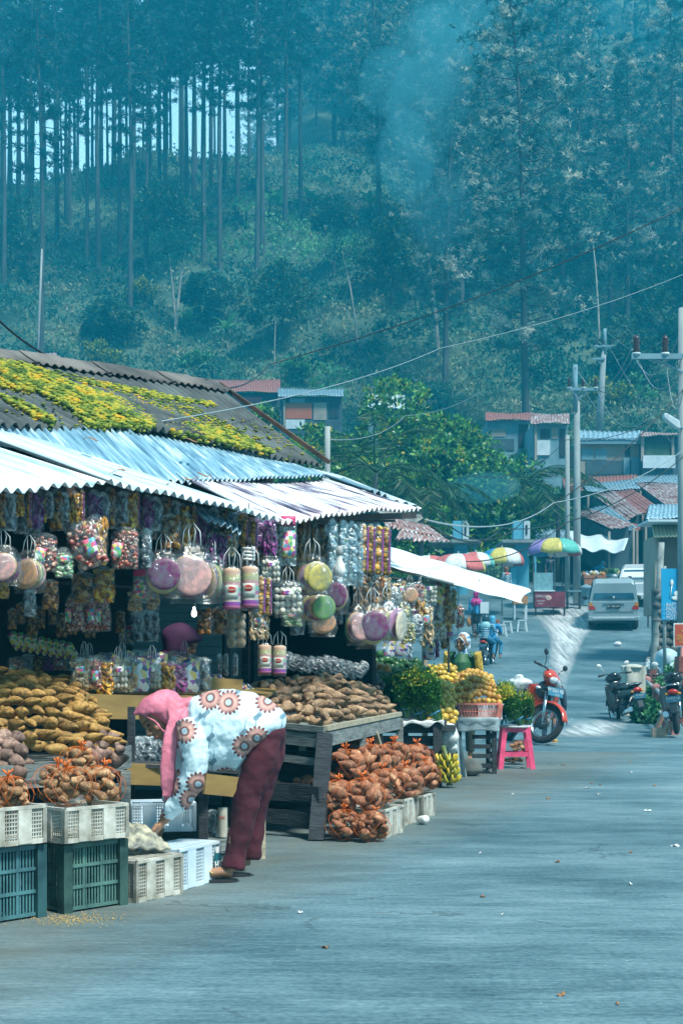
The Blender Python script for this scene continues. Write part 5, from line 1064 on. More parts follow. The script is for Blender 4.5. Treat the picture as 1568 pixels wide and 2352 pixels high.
def fruits():
    random.seed(13)
    def fm(name, c1, c2, c3): return tubermat(name, [c1, c2, c3], 9, .35)
    F_OR = fm('apple_mango', (.45, .14, .02), (.55, .3, .04), (.6, .42, .08)); F_YE = fm('yellow_fruit', (.5, .28, .02), (.6, .4, .04), (.62, .5, .1)); F_GR = fm('green_mango', (.015, .06, .015), (.03, .11, .025), (.06, .17, .04)); F_PAP = fm('papaya', (.5, .16, .02), (.55, .22, .03), (.5, .3, .05)); F_AV = fm('avocado', (.06, .1, .02), (.14, .18, .04), (.25, .26, .06)); F_DK = fm('dark_fruit', (.02, .03, .025), (.05, .05, .04), (.09, .08, .05))
    AM = [apple_mesh('fruit', .038, F_OR, s) for s in range(3)]; YM = [apple_mesh('fruit', .038, F_YE, s, 1.12) for s in range(3)]; GM = [apple_mesh('mango', .045, F_GR, s, 1.3) for s in range(3)]; PM_ = [apple_mesh('papaya', .055, F_PAP, s, 1.1) for s in range(2)]; AV = [apple_mesh('avocado', .04, F_AV, s, 1.35) for s in range(2)]; DK = [apple_mesh('fruit', .04, F_DK, s) for s in range(2)]
    def pile(ms, A, B, C, D, nu, nv, label, cat, group, layers=2, bulge=.08, s=1.0, sub=.055):
        for ly in range(layers):
            for j in range(nv):
                for i in range(nu):
                    u = (i+.5*(j % 2)+.25+rnd(-.2, .2))/nu; v = (j+.5+rnd(-.2, .2))/nv
                    p = bil(Vector(A), Vector(B), Vector(C), Vector(D), u, v); p.z += bulge*math.sin(PI*min(1, max(0, u)))*math.sin(PI*min(1, v*.8+.2))-ly*sub+rnd(-.01, .01)
                    loose(random.choice(ms), p, Euler((rnd(-1.3, 1.3), rnd(-1.3, 1.3), rnd(0, 6))), s*rnd(.82, 1.15), cat, label, cat, group)
    pile(AM, P(1035, 1560, 17.3), P(1130, 1556, 17.5), P(1035, 1606, 15.9), P(1148, 1606, 16.0), 10, 6, 'orange yellow apple shaped fruit heaped over the pink basket', 'fruit', 'fruit heaped over the pink basket', bulge=.14)
    pile(YM, P(960, 1560, 16.4), P(1040, 1570, 16.4), P(985, 1660, 14.2), P(1046, 1655, 14.3), 5, 9, 'yellow fruit spilling down left of the pink basket', 'fruit', 'yellow fruit left of the pink basket', bulge=.05)
    pile(YM, P(950, 1542, 17.6), P(1050, 1530, 17.9), P(940, 1585, 16.2), P(1050, 1580, 16.4), 9, 5, 'small yellow fruit piled between the mangoes and the vendor', 'fruit', 'small yellow fruit before the vendor', bulge=.07, s=.95)
    pile(AV, P(900, 1562, 17), P(1005, 1560, 17.2), P(880, 1590, 15.6), P(995, 1600, 15.7), 8, 3, 'olive green avocado in the band behind the greens', 'avocado', 'avocados behind the greens', bulge=.04)
    pile(GM, P(855, 1500, 17), P(910, 1510, 17), P(850, 1545, 15.8), P(920, 1555, 15.8), 5, 3, 'dark green mango in the raised tray', 'mango', 'green mangoes in the raised tray', bulge=.06)
    pile(GM, P(905, 1520, 16.8), P(985, 1530, 17), P(895, 1558, 15.6), P(985, 1562, 15.6), 7, 3, 'dark green mango right of the raised tray', 'mango', 'green mangoes by the wooden post', bulge=.06)
    pile(PM_, P(842, 1525, 15.8), P(905, 1528, 15.8), P(842, 1536, 15.4), P(895, 1542, 15.4), 4, 1, 'orange papaya at the front of the raised tray', 'papaya', 'papayas in the raised tray', layers=1, bulge=0)
    pile(DK, P(820, 1552, 14.6), P(880, 1560, 14.6), P(820, 1585, 13.6), P(875, 1592, 13.6), 5, 3, 'dark passion fruit beside the grey tubers', 'fruit', 'dark fruit beside the grey tubers', bulge=.04)
    pile(PM_, P(930, 1545, 16), P(975, 1548, 16), P(930, 1556, 15.4), P(975, 1560, 15.4), 4, 1, 'red orange fruit in a net under the mangoes', 'fruit', 'red orange fruit under the mangoes', layers=1, bulge=0, s=.8)
    # tray board and slanted shelf carrying the fruit
    m = MB(); m.prism([P(838, 1532, 15.4), P(900, 1545, 15.4), P(902, 1582, 15.4), P(842, 1562, 15.4)], (0, .03, 0)); m.prism([P(842, 1562, 15.4), P(902, 1582, 15.4), P(912, 1552, 17.3), P(850, 1545, 17.3)], (0, 0, -.02)); tag(m.build('fruit_tray', M_WOOD, origin=P(870, 1560, 15.6)), 'grey slanted tray of mangoes and papayas', 'tray')
    t = thing('fruit_stand', 'sloping stand of crates under the fruit heaps', 'stand', Vector((1.1, 15.8, 0))); org = t.location
    m = MB(); m.prism([P(890, 1660, 13.9), P(1046, 1668, 14.2), P(1060, 1580, 17.8), P(870, 1580, 17.6)], (0, 0, -.05)); m.build('slanted_shelf', M_DARKW, t, org)
    # black crate table carrying the greens
    a, b = G(1004, 1807), Vector((.36, 13.6, 0)); zt = P(1004, 1664, 13.8).z
    for x, y in ((a.x, a.y), (a.x+.25, a.y+1.2), (.36, 13.9), (b.x+.3, b.y+1.4)): q = MB(); q.box((x, y, zt/2), (.085, .07, zt)); q.build('leg', M_DARKW, t, org)
    for i in range(5): q = MB(); z = zt*(.1+.21*i); q.beam(Vector((.36, 13.92, z)), Vector((a.x, a.y+.05, z)), .02, .1); q.build('slat', M_DARKW, t, org)
    q = MB(); q.prism([Vector((.34, 13.86, zt)), Vector((a.x+.03, a.y-.03, zt)), Vector((a.x+.3, a.y+1.4, zt)), Vector((.5, 15.3, zt))], (0, 0, .025)); q.build('table_top', M_DARKW, t, org)
    clo = pm('white_sacking', (.62, .66, .66), (.4, .46, .48), scale=30, rough=.7, bmp=.4)
    q = MB(); A_, B_ = Vector((.3, 13.82, zt+.035)), Vector((a.x+.06, a.y-.06, zt+.035))
    q.grid(lambda u, v: A_.lerp(B_, u)+Vector((0, .45*(1-min(1, v*1.6)), -.09*max(0, v-.55)*(1+.6*math.sin(u*19))+.008*math.sin(u*30+v*6))), 40, 8); tag(q.build('cloth', clo, origin=A_, solid=.004), 'frayed white sacking along the edge of the black crate table', 'cloth')
    # bundled white sack tied at the corner
    q = MB(); c = P(1030, 1690, 14.3); q.ball(c, (.1, .08, .13), 16, 12, lump=.22, seed=4); q.ball(c+Vector((.03, 0, -.12)), (.06, .05, .06), 12, 8, lump=.2, seed=6); tag(q.build('sack', clo, origin=c), 'crumpled white sack bunched at the corner between the two tables', 'sack')
    q = MB(); q.grid(lambda u, v: P(1035+22*u+14*v*1, 1690+95*v, 14.6)+Vector((0, .04*math.sin(u*9+v*3), 0)), 10, 12); q.grid(lambda u, v: P(1035+22*u+14*v, 1690+95*v, 14.68)+Vector((0, .04*math.sin(u*9+v*3), 0)), 10, 12)
    tag(q.build('cloth', pm('grey_cloth', (.35, .45, .48), (.22, .3, .34), scale=9, rough=.8, bmp=.4), origin=P(1050, 1740, 14.6)), 'grey cloth strip hanging down beside the bunched sack', 'cloth')
    # second table: covered with a grey sack with print
    Yb = 15.6; t = thing('crate_table', 'black crate table covered by a grey printed sack', 'table', (1.5, 15.9, 0)); org = t.location; x0, x1 = P(1050, 0, Yb).x, P(1141, 0, Yb).x; zt = P(0, 1652, Yb).z
    q = MB(); q.box(((x0+x1)/2, Yb+.35, zt-.01), (x1-x0, .7, .02)); q.build('table_top', M_DARKW, t, org)
    for x in (x0+.02, x1-.03):
        for y in (Yb+.02, Yb+.66): q = MB(); q.box((x, y, zt/2-.01), (.05, .045, zt-.02)); q.build('leg', M_DARKW, t, org)
    for i in range(5): q = MB(); q.box(((x0+x1)/2+.06, Yb+.02, .09+i*.105), (x1-x0-.2, .02, .045)); q.build('slat', M_DARKW, t, org)
    for i in range(5): q = MB(); q.box((x1-.02, Yb+.34, .09+i*.105), (.02, .6, .05)); q.build('slat', M_DARKW, t, org)
    gs = pm('grey_sack', (.3, .4, .43), (.2, .28, .32), scale=14, rough=.75, bmp=.4, bscale=80)
    q = MB(); q.grid(lambda u, v: (lerp(x0-.03, x1+.02, u), Yb+(.4*(1-v/.35) if v < .35 else 0)-.03-.008*math.sin(u*16), zt+.014-(0 if v < .35 else (v-.35)*.22*(1+.06*math.sin(u*8)))), 30, 14)
    sk = q.build('sack_cover', gs, t, org, solid=.004); text('MAKANAN UNTUK PAKAN RUMINANSIA', .032, flat('teal_ink', (.03, .14, .2)), t, Vector(((x0+x1)/2, Yb-.045, zt-.028))-org, (PI/2, 0, -.02), sx=.68)
    # pink basket
    bk = thing('basket', 'pink plastic basket full of orange yellow fruit on the printed sack', 'basket', P(1088, 1651, 15.95)); org = bk.location; pk = flat('pink_plastic', (.78, .25, .19), .4); L, W, Hh = .5, .33, .17; q = MB()
    for s in range(4):
        aa = [(-L/2, -W/2), (L/2, -W/2), (L/2, W/2), (-L/2, W/2)]; p0, p1 = Vector((*aa[s], 0)), Vector((*aa[(s+1) % 4], 0)); f = 1.12
        q.beam(p0, p1, .016, .02); q.beam(p0*f+Vector((0, 0, Hh)), p1*f+Vector((0, 0, Hh)), .03, .022); q.beam(p0, p0*f+Vector((0, 0, Hh)), .05, .05, up=(0, 1, 0)); q.beam(p0*1.06+Vector((0, 0, Hh*.5)), p1*1.06+Vector((0, 0, Hh*.5)), .007, .007)
        n = int((p1-p0).length/.028)
        for k in range(n):
            for e in (-1, 1): q.beam(p0.lerp(p1, (k+.5+e*.5)/n)*1.01, (p0.lerp(p1, (k+.5-e*.5)/n))*1.1+Vector((0, 0, Hh)), .006, .006, up=(0, 1, 0))
    q.build('basket_wall', pk, bk); q = MB(); q.box((0, 0, .01), (L, W, .012)); q.build('basket_base', pk, bk)
    gb = crate('plastic_basket', .3, .3, .17, M_CRW2, 'grid'); gb.location = P(1122, 1651, 16.2); gb['label'] = 'pale blue grey basket just behind the pink one'; gb['category'] = 'basket'
fruits()
def greens():
    G1 = leafmat('herb_leaf', [(.3, (.012, .08, .015)), (.7, (.06, .22, .03))], 8, .5, .3); G2 = leafmat('herb_tip', [(.3, (.25, .4, .03)), (.7, (.65, .55, .04))], 8, .5, .3); G3 = flat('herb_stem', (.06, .2, .05))
    def bunch(px, py, Y, ang, s, lab, nl, tips, seed, flat_=.8, tiltY=0):
        s *= 1.22; nl = int(nl*1.2)
        rng = np.random.default_rng(seed); random.seed(seed); r = thing('herb_bunch', lab, 'vegetable', P(px, py, Y)); st = MB(); C = []; D = []; mi = []
        for i in range(60):
            a = rnd(0, 6.28); k = math.sqrt(random.random()); sp = .24*k; b = Vector((math.cos(a)*.035*k, math.sin(a)*.03*k, 0)); d = Vector((math.cos(a)*sp, math.sin(a)*sp*flat_, 1)).normalized(); L = rnd(.26, .4); p1 = b+d*L*.4; p2 = b+d*L+Vector((0, 0, -.05*k))
            st.tube([b, p1, p2], [.0022, .002, .001], 3, cap=False)
            for q in range(nl):
                t = rnd(.45, 1.05); c = p1.lerp(p2, (t-.4)/.6 if t > .4 else 0)+rnd3(.028); C.append(c); D.append(rnd3(1)+Vector((0, 0, .2))); mi.append(1 if (c.z > .27 and random.random() < tips) else 0)
        M = Matrix.Rotation(ang, 4, 'Y') @ Matrix.Rotation(tiltY, 4, 'X') @ Matrix.Scale(s, 4); st.xf(M); C = [M @ c for c in C]; D = [M.to_3x3() @ d for d in D]
        st.build('stem', G3, r); npmesh('leaf', leafq(np.array([tuple(c) for c in C]), np.array([tuple(d) for d in D]), rng.uniform(.014, .034, len(C))*s, rng.uniform(.009, .018, len(C))*s), [G1, G2], mi, parent=r)
        q = MB(); c = M @ Vector((0, 0, .06)); q.lathe([(.045*s, -.006), (.048*s, 0), (.045*s, .006)], c, 14, R=M.to_3x3().normalized()); q.tube([c+Vector((0, -.045*s, 0)), c+Vector((.01, -.06, -.02)), c+Vector((.005, -.07, -.06))], .003, 4); q.build('blue_tie', flat('blue_string', (.04, .25, .5)), r)
    bunch(970, 1655, 13.95, -.35, 1.15, 'bunch of feathery greens with a blue tie, left one on the white sacking', 50, .15, 1); bunch(1006, 1655, 13.9, -.45, 1.15, 'bunch of feathery greens right one, yellow tipped, leaning on the yellow fruit', 50, .35, 2)
    bunch(930, 1650, 14.4, -.25, 1.1, 'dark bunch of greens behind the left blue tied one', 50, .08, 3, tiltY=-.3); bunch(900, 1640, 14.6, -.5, 1.0, 'dark bunch of greens lying at the left end beside the tubers', 46, .05, 4, tiltY=-.4)
    bunch(1198, 1664, 16.35, -.5, 1.05, 'bunch of yellow flowered greens with blue tie on the pink stool', 55, .75, 5); bunch(1215, 1662, 16.4, -.3, .85, 'small green bunch leaning at the right side of the pink stool', 50, .5, 6); bunch(1175, 1655, 16.7, -.25, 1.0, 'dark bunch of greens at the back of the pink stool', 55, .45, 7)
greens()
def bits():
    # bananas
    yb = pm('banana_skin', (.6, .4, .02), (.3, .34, .03), scale=10, rough=.45); b = thing('banana_bunch', 'bunch of yellow bananas with a green stalk on the ground by the black crates', 'bananas', P(1032, 1806, 13.7)); b.location.z = 0; random.seed(4)
    q = MB(); q.tube([(-.06, .05, .4), (-.02, .02, .25), (0, 0, .02)], [.025, .022, .03], 8); q.build('stalk', flat('stalk_green', (.1, .16, .04)), b)
    for tier in range(4):
        z = .06+tier*.065
        for k in range(9):
            a = 2*PI*k/9+tier*.4; d = Vector((math.cos(a), math.sin(a), 0)); q = MB(); o = Vector((-.01*tier, 0, z)); q.tube([o+d*.02, o+d*.055+Vector((0, 0, .0)), o+d*.09+Vector((0, 0, .022)), o+d*.105+Vector((0, 0, .055)), o+d*.1+Vector((0, 0, .075))], [.006, .016, .018, .013, .004], 7); q.build('banana', yb, b)
    # pink stool
    st = thing('stool', 'bright pink plastic stool carrying the yellow flowered greens', 'stool', P(1182, 0, 16.5)); st.location.z = 0; pk = flat('hot_pink', (.85, .09, .22), .35)
    q = MB(); q.lathe([(0, .5), (.19, .5), (.2, .49), (.195, .475), (0, .475)], n=28); q.build('seat', flat('grey_white_top', (.5, .55, .58), .4), st)
    legs = []
    for sx in (-1, 1):
        for sy in (-1, 1):
            q = MB(); q.beam((sx*.13, sy*.12, .48), (sx*.185, sy*.17, 0), .055, .04, up=(0, 1, 0)); q.build('leg', pk, st)
    for sx in (-1, 1): q = MB(); q.beam((sx*.165, -.155, .17), (sx*.165, .155, .17), .02, .05); q.build('stretcher', pk, st)
    for sy in (-1, 1): q = MB(); q.beam((-.155, sy*.155, .17), (.155, sy*.155, .17), .02, .05); q.build('stretcher', pk, st)
    q = MB(); q.beam((-.15, -.13, .45), (.15, -.13, .45), .03, .05); q.beam((-.15, .13, .45), (.15, .13, .45), .03, .05); q.build('apron', pk, st)
    # snack shelf
    s = thing('snack_shelf', 'brown board shelf stacked with snack bags behind the bending woman', 'shelf', P(380, 1547, 9.3)); s.location.z = 0; org = s.location
    def bd(a, b, h, nm='board', mt=M_PLY, w_=.018): q = MB(); q.beam(a, b, w_, h); q.build(nm, mt, s, org)
    bd(P(196, 1622, 8.6), P(600, 1630, 9.4), .15); bd(P(464, 1570, 9.6), P(556, 1575, 9.75), .085); bd(P(290, 1777, 8.3), P(470, 1784, 8.55), .125); bd(P(470, 1800, 8.3), P(545, 1808, 8.5), .12)
    q = MB(); q.prism([P(196, 1602, 8.62), P(600, 1606, 9.42), P(640, 1580, 11.0), P(150, 1575, 10.4)], (0, 0, -.02)); q.build('shelf_panel', M_PLY, s, org)
    q = MB(); q.prism([P(290, 1752, 8.32), P(545, 1770, 8.5), P(570, 1740, 9.9), P(290, 1725, 9.8)], (0, 0, -.02)); q.build('shelf_panel', M_DARKW, s, org)
    for px, Y, w_ in ((466, 8.36, .05), (300, 8.5, .04), (548, 8.7, .04), (205, 8.75, .04)):
        x = (px-784)/F*Y; q = MB(); q.box((x, Y+.04, .45), (w_, .05, .9)); q.build('post', M_DARKW, s, org)
    q = MB(); q.beam(P(400, 1945, 8.2), P(560, 1935, 8.6), .2, .06); q.beam(P(400, 1985, 8.2), P(560, 1965, 8.5), .04, .04); q.build('foot_board', M_WOOD, s, org)
    random.seed(31); rows = [(8.78, 1512, 78, 11, 'front'), (9.0, 1500, 74, 10, 'middle'), (9.3, 1496, 66, 9, 'back')]
    kinds = ['tan', 'pop', 'chips', 'white', 'tan', 'pouch', 'white', 'chips', 'purple', 'pouch', 'clear']
    for ri, (Y, py, h, n, nm) in enumerate(rows):
        for i in range(n):
            k = kinds[(i+ri*3) % len(kinds)]; px = 190+ri*8+i*27+rnd(-5, 5); hang(k, px, py+rnd(-5, 5), h*rnd(.95, 1.1), f'standing in the {nm} row on the brown shelf', 40/ (BAGH[k] and {'pop': 46, 'white': 58, 'tan': 32, 'chips': 32, 'pouch': 50, 'purple': 30, 'clear': 34}[k]), Y=Y+i*.07, seed=i, grp=f'{nm} row of {NOUN[k]} on the brown shelf')
    for i in range(9): hang('yellowpack', 25+i*16, 1452+i*3, 44, 'slanting above the left heap', .8, Y=9.6, seed=i, tilt=-.5, grp='yellow packs slanting above the left heap')
    for i in range(12):
        k = ('pop', 'clear', 'brown', 'purple')[i % 4]; hang(k, 40+i*24, 1500+rnd(-8, 8), 42, 'lying in the dim heap behind the left tubers', 1.6, Y=9.8, seed=i, grp=f'dim heap of {NOUN[k]} behind the left tubers')
    for i in range(7): hang('pouch', 478+i*17, 1548+i*5+rnd(-4, 4), 38, 'lying on the upper board right of the shelf bags', 1.2, Y=10+i*.1, seed=i, tilt=.8, grp='shiny pouches lying on the upper board')
    for i in range(3): hang('clear', 505+i*14+8*(i == 2), 1500, 52, 'standing up thin above the upper board', .5, Y=10.3, seed=i, grp='thin clear packs above the upper board')
    for i in range(6): hang('clear', 305+i*15, 1690, 62, 'in the lower shelf behind the veil', 1.1, Y=8.7, seed=i, grp='clear bags in the lower shelf behind the veil')
    for i in range(12): hang('clear', 655+i*17, 1500+rnd(-6, 6)+i*2, 40, 'piled in the dark behind the grey tubers', 1.3, Y=13.4, seed=i, tilt=.6, grp='clear bags piled behind the grey tubers')
    hang('clear', 486, 1858, 66, 'leaning on the foot board near the can', .8, Y=8.55, seed=1); 
    q = MB(); q.lathe([(0, 0), (.03, 0), (.031, .002), (.03, .17), (.031, .175), (0, .175)], n=16); o = q.build('can', flat('cream_tin', (.6, .58, .48), .4)); o.location = P(511, 1922, 8.5); tag(o, 'tall cream tin with red writing standing under the shelf', 'can')
    tr = text('ate', .028, M_REDL, o, (0, -.0315, .12), (PI/2, 0, 0), extrude=.0005)
    # ginger / rice sack in the woman's hand
    q = MB(); A_, B_, C_, D_ = P(278, 1892, 7.3), P(330, 1895, 7.35), P(275, 1945, 6.95), P(392, 1938, 7.15)
    def f(u, v): p = bil(A_, B_, C_, D_, u, v); p.z += .03*math.sin(PI*u)*math.sin(PI*v)+.006*math.sin(u*23+v*5)+.005*math.sin(v*31)-.04*abs(v-.3)*(u); return p
    q.grid(f, 34, 20); o = q.build('sack', pm('clear_sack', (.5, .48, .34), (.12, .13, .12), scale=14, rough=.3, bmp=.8, bscale=50), origin=P(330, 1920, 7.15), solid=.012); tag(o, 'crinkled translucent sack the bending woman is picking up', 'sack')
bits()
# ------------------------------------------------------------------ people
CLOTH = bpy.data.textures.new('folds', 'CLOUDS'); CLOTH.noise_scale = .075; CLOTH.noise_depth = 3
def creased(ob, s=.02):
    q = ob.modifiers.new('d', 'DISPLACE'); q.texture = CLOTH; q.strength = s; q.mid_level = .5; q.texture_coords = 'LOCAL'; return ob
def remesh(ob, vox, smooth_it=4, f=.6):
    q = ob.modifiers.new('r', 'REMESH'); q.mode = 'VOXEL'; q.voxel_size = vox; q.use_smooth_shade = True
    if smooth_it: s = ob.modifiers.new('s', 'SMOOTH'); s.factor = f; s.iterations = smooth_it
    return ob
def inflate(mb, outline, Y, depth, dy=0, rings=7, fold=0, seed=0):
    """outline: picture points; a rounded solid of real depth through them"""
    n0 = len(outline); pts = []
    for i in range(n0):                                   # Catmull-Rom smoothing
        p0, p1, p2, p3 = [Vector(outline[(i+k) % n0]) for k in (-1, 0, 1, 2)]
        for t in (0, .25, .5, .75): pts.append(.5*((2*p1)+(p2-p0)*t+(2*p0-5*p1+4*p2-p3)*t*t+(3*p1-p0-3*p2+p3)*t**3))
    cx = sum(p.x for p in pts)/len(pts); cy = sum(p.y for p in pts)/len(pts); vs = []; n = len(pts); ks = []
    for r in range(-rings, rings+1):
        a = r/rings*PI/2*.985; k = math.cos(a)**.7; z = math.sin(a)
        for i, p in enumerate(pts):
            q = P(cx+(p.x-cx)*k, cy+(p.y-cy)*k, Y); q.y += dy+z*depth; vs.append(q)
    R_ = 2*rings+1
    fs = [(r*n+i, r*n+(i+1) % n, (r+1)*n+(i+1) % n, (r+1)*n+i) for r in range(R_-1) for i in range(n)]+[tuple(range(n))[::-1], tuple((R_-1)*n+i for i in range(n))]
    mb.add(vs, fs, 0, True); return mb
def head_parts(c, up, face, s=1.0, old=False):
    """skin geometry of a head with a face; c = centre of the skull"""
    up = Vector(up).normalized(); f = Vector(face); f = (f-up*f.dot(up)).normalized(); side = f.cross(up)
    R = Matrix((side, -f, up)).transposed()            # local x side, -y face, z up
    def L(x, y, z): return Vector(c)+R @ Vector((x*s, y*s, z*s))
    m = MB(); m.ball(L(0, .005, .02), (.075*s, .09*s, .095*s), 16, 12, R=R); m.ball(L(0, -.025, -.05), (.056*s, .062*s, .065*s), 14, 10, R=R); m.ball(L(0, -.058, -.098), (.024*s, .022*s, .02*s), 10, 8, R=R)
    m.tube([L(0, -.078, .012), L(0, -.098, -.012), L(0, -.108, -.034)], [.008*s, .010*s, .013*s], 8); m.ball(L(.011, -.096, -.036), (.009*s,)*3, 8, 6); m.ball(L(-.011, -.096, -.036), (.009*s,)*3, 8, 6)
    m.tube([L(-.02, -.083, -.064), L(0, -.092, -.062), L(.02, -.083, -.064)], [.005*s, .008*s, .005*s], 6); m.tube([L(-.017, -.083, -.072), L(0, -.09, -.074), L(.017, -.083, -.072)], [.005*s, .008*s, .005*s], 6)
    for q in (-1, 1):
        m.tube([L(.015*q, -.083, .022), L(.035*q, -.08, .027), L(.052*q, -.062, .02)], .006*s, 6); m.ball(L(.04*q, -.06, -.035), (.022*s, .02*s, .022*s), 8, 6, R=R); m.ball(L(.076*q, .01, -.015), (.01*s, .02*s, .03*s), 8, 6, R=R)
    e = MB()
    for q in (-1, 1): e.tube([L(.02*q, -.0835, .004), L(.032*q, -.084, .007), L(.045*q, -.075, .004)], [.003*s, .0055*s, .003*s], 6)
    b = MB()
    for q in (-1, 1): b.tube([L(.016*q, -.09, .026), L(.035*q, -.087, .033), L(.053*q, -.067, .026)], .0028*s, 5)
    lp = MB(); lp.tube([L(-.021, -.088, -.068), L(0, -.099, -.067), L(.021, -.088, -.068)], [.002*s, .0042*s, .002*s], 6)
    return m, e, b, lp
SKIN = pm('skin', (.32, .17, .1), (.26, .13, .075), scale=8, rough=.5); SKIN_D = pm('skin_tan', (.25, .14, .075), (.18, .09, .05), scale=8, rough=.55)
EYE = flat('dark_eye', (.015, .01, .01), .2); BROW = flat('brow', (.03, .02, .015)); LIP = flat('lip', (.32, .1, .08))
def blouse_mat():
    m, nt, b = newmat('flower_print'); setp(b, Roughness=.65); tc = nt.nodes.new('ShaderNodeTexCoord'); mp = nt.nodes.new('ShaderNodeMapping'); mp.inputs['Rotation'].default_value = (PI/2, 0, 0); mp.inputs['Location'].default_value = (.31, 0, .17)
    nt.links.new(tc.outputs['Object'], mp.inputs[0])
    def M(op, a, b_=None, c=None):
        q = nt.nodes.new('ShaderNodeMath'); q.operation = op
        for i, s in enumerate((a, b_, c)):
            if s is None: continue
            if isinstance(s, (int, float)): q.inputs[i].default_value = s
            else: nt.links.new(s, q.inputs[i])
        return q.outputs[0]
    sx = nt.nodes.new('ShaderNodeSeparateXYZ'); nt.links.new(mp.outputs[0], sx.inputs[0]); cx = nt.nodes.new('ShaderNodeCombineXYZ'); nt.links.new(sx.outputs[0], cx.inputs[0]); nt.links.new(sx.outputs[1], cx.inputs[1])
    def vor(scale, seedoff, rnd_=.8):
        ad = nt.nodes.new('ShaderNodeVectorMath'); ad.operation = 'ADD'; ad.inputs[1].default_value = (seedoff, seedoff*.7, 0); nt.links.new(cx.outputs[0], ad.inputs[0])
        v = nt.nodes.new('ShaderNodeTexVoronoi'); v.voronoi_dimensions = '2D'; v.inputs['Scale'].default_value = scale; v.inputs['Randomness'].default_value = rnd_; nt.links.new(ad.outputs[0], v.inputs['Vector'])
        su = nt.nodes.new('ShaderNodeVectorMath'); su.operation = 'SUBTRACT'; nt.links.new(ad.outputs[0], su.inputs[0]); nt.links.new(v.outputs['Position'], su.inputs[1]); s2 = nt.nodes.new('ShaderNodeSeparateXYZ'); nt.links.new(su.outputs[0], s2.inputs[0])
        ang = M('ARCTAN2', s2.outputs[1], s2.outputs[0]); return v, ang, s2
    v, ang, _ = vor(5.4, .12); r = M('MULTIPLY', v.outputs['Distance'], 1.0)
    pet = M('MULTIPLY', M('ABSOLUTE', M('SINE', M('MULTIPLY', ang, 8))), .1); rr = M('ADD', r, M('MULTIPLY', pet, -1.0))
    fl = ramp(nt, r, [(0, (.4, .5, .56)), (.085, (.4, .5, .56)), (.09, (.1, .05, .05)), (.13, (.25, .1, .08)), (.16, (.52, .3, .26)), (.22, (.5, .27, .23)), (.3, (.16, .05, .05)), (1, (.16, .05, .05))])
    mask = M('LESS_THAN', rr, .26); mx = nt.nodes.new('ShaderNodeMix'); mx.data_type = 'RGBA'; nt.links.new(mask, mx.inputs[0]); mx.inputs[6].default_value = (.52, .68, .74, 1); nt.links.new(fl.outputs[0], mx.inputs[7])
    v2, a2, s2 = vor(6.5, 3.37, .8); leaf = M('LESS_THAN', M('ADD', v2.outputs['Distance'], M('MULTIPLY', M('SINE', M('MULTIPLY', a2, 2)), .05)), .12); stem = M('MULTIPLY', M('LESS_THAN', M('ABSOLUTE', M('ADD', s2.outputs[0], M('MULTIPLY', M('SINE', M('MULTIPLY', s2.outputs[1], 30)), .01))), .0025), M('LESS_THAN', v2.outputs['Distance'], .42))
    mk = M('MULTIPLY', M('MAXIMUM', leaf, stem), M('SUBTRACT', 1, mask)); mx2 = nt.nodes.new('ShaderNodeMix'); mx2.data_type = 'RGBA'; nt.links.new(mk, mx2.inputs[0]); nt.links.new(mx.outputs[2], mx2.inputs[6]); mx2.inputs[7].default_value = (.14, .25, .32, 1)
    nt.links.new(mx2.outputs[2], b.inputs['Base Color']); bump(nt, b, noise(nt, 7, 3).outputs[0], .5, .03); return m
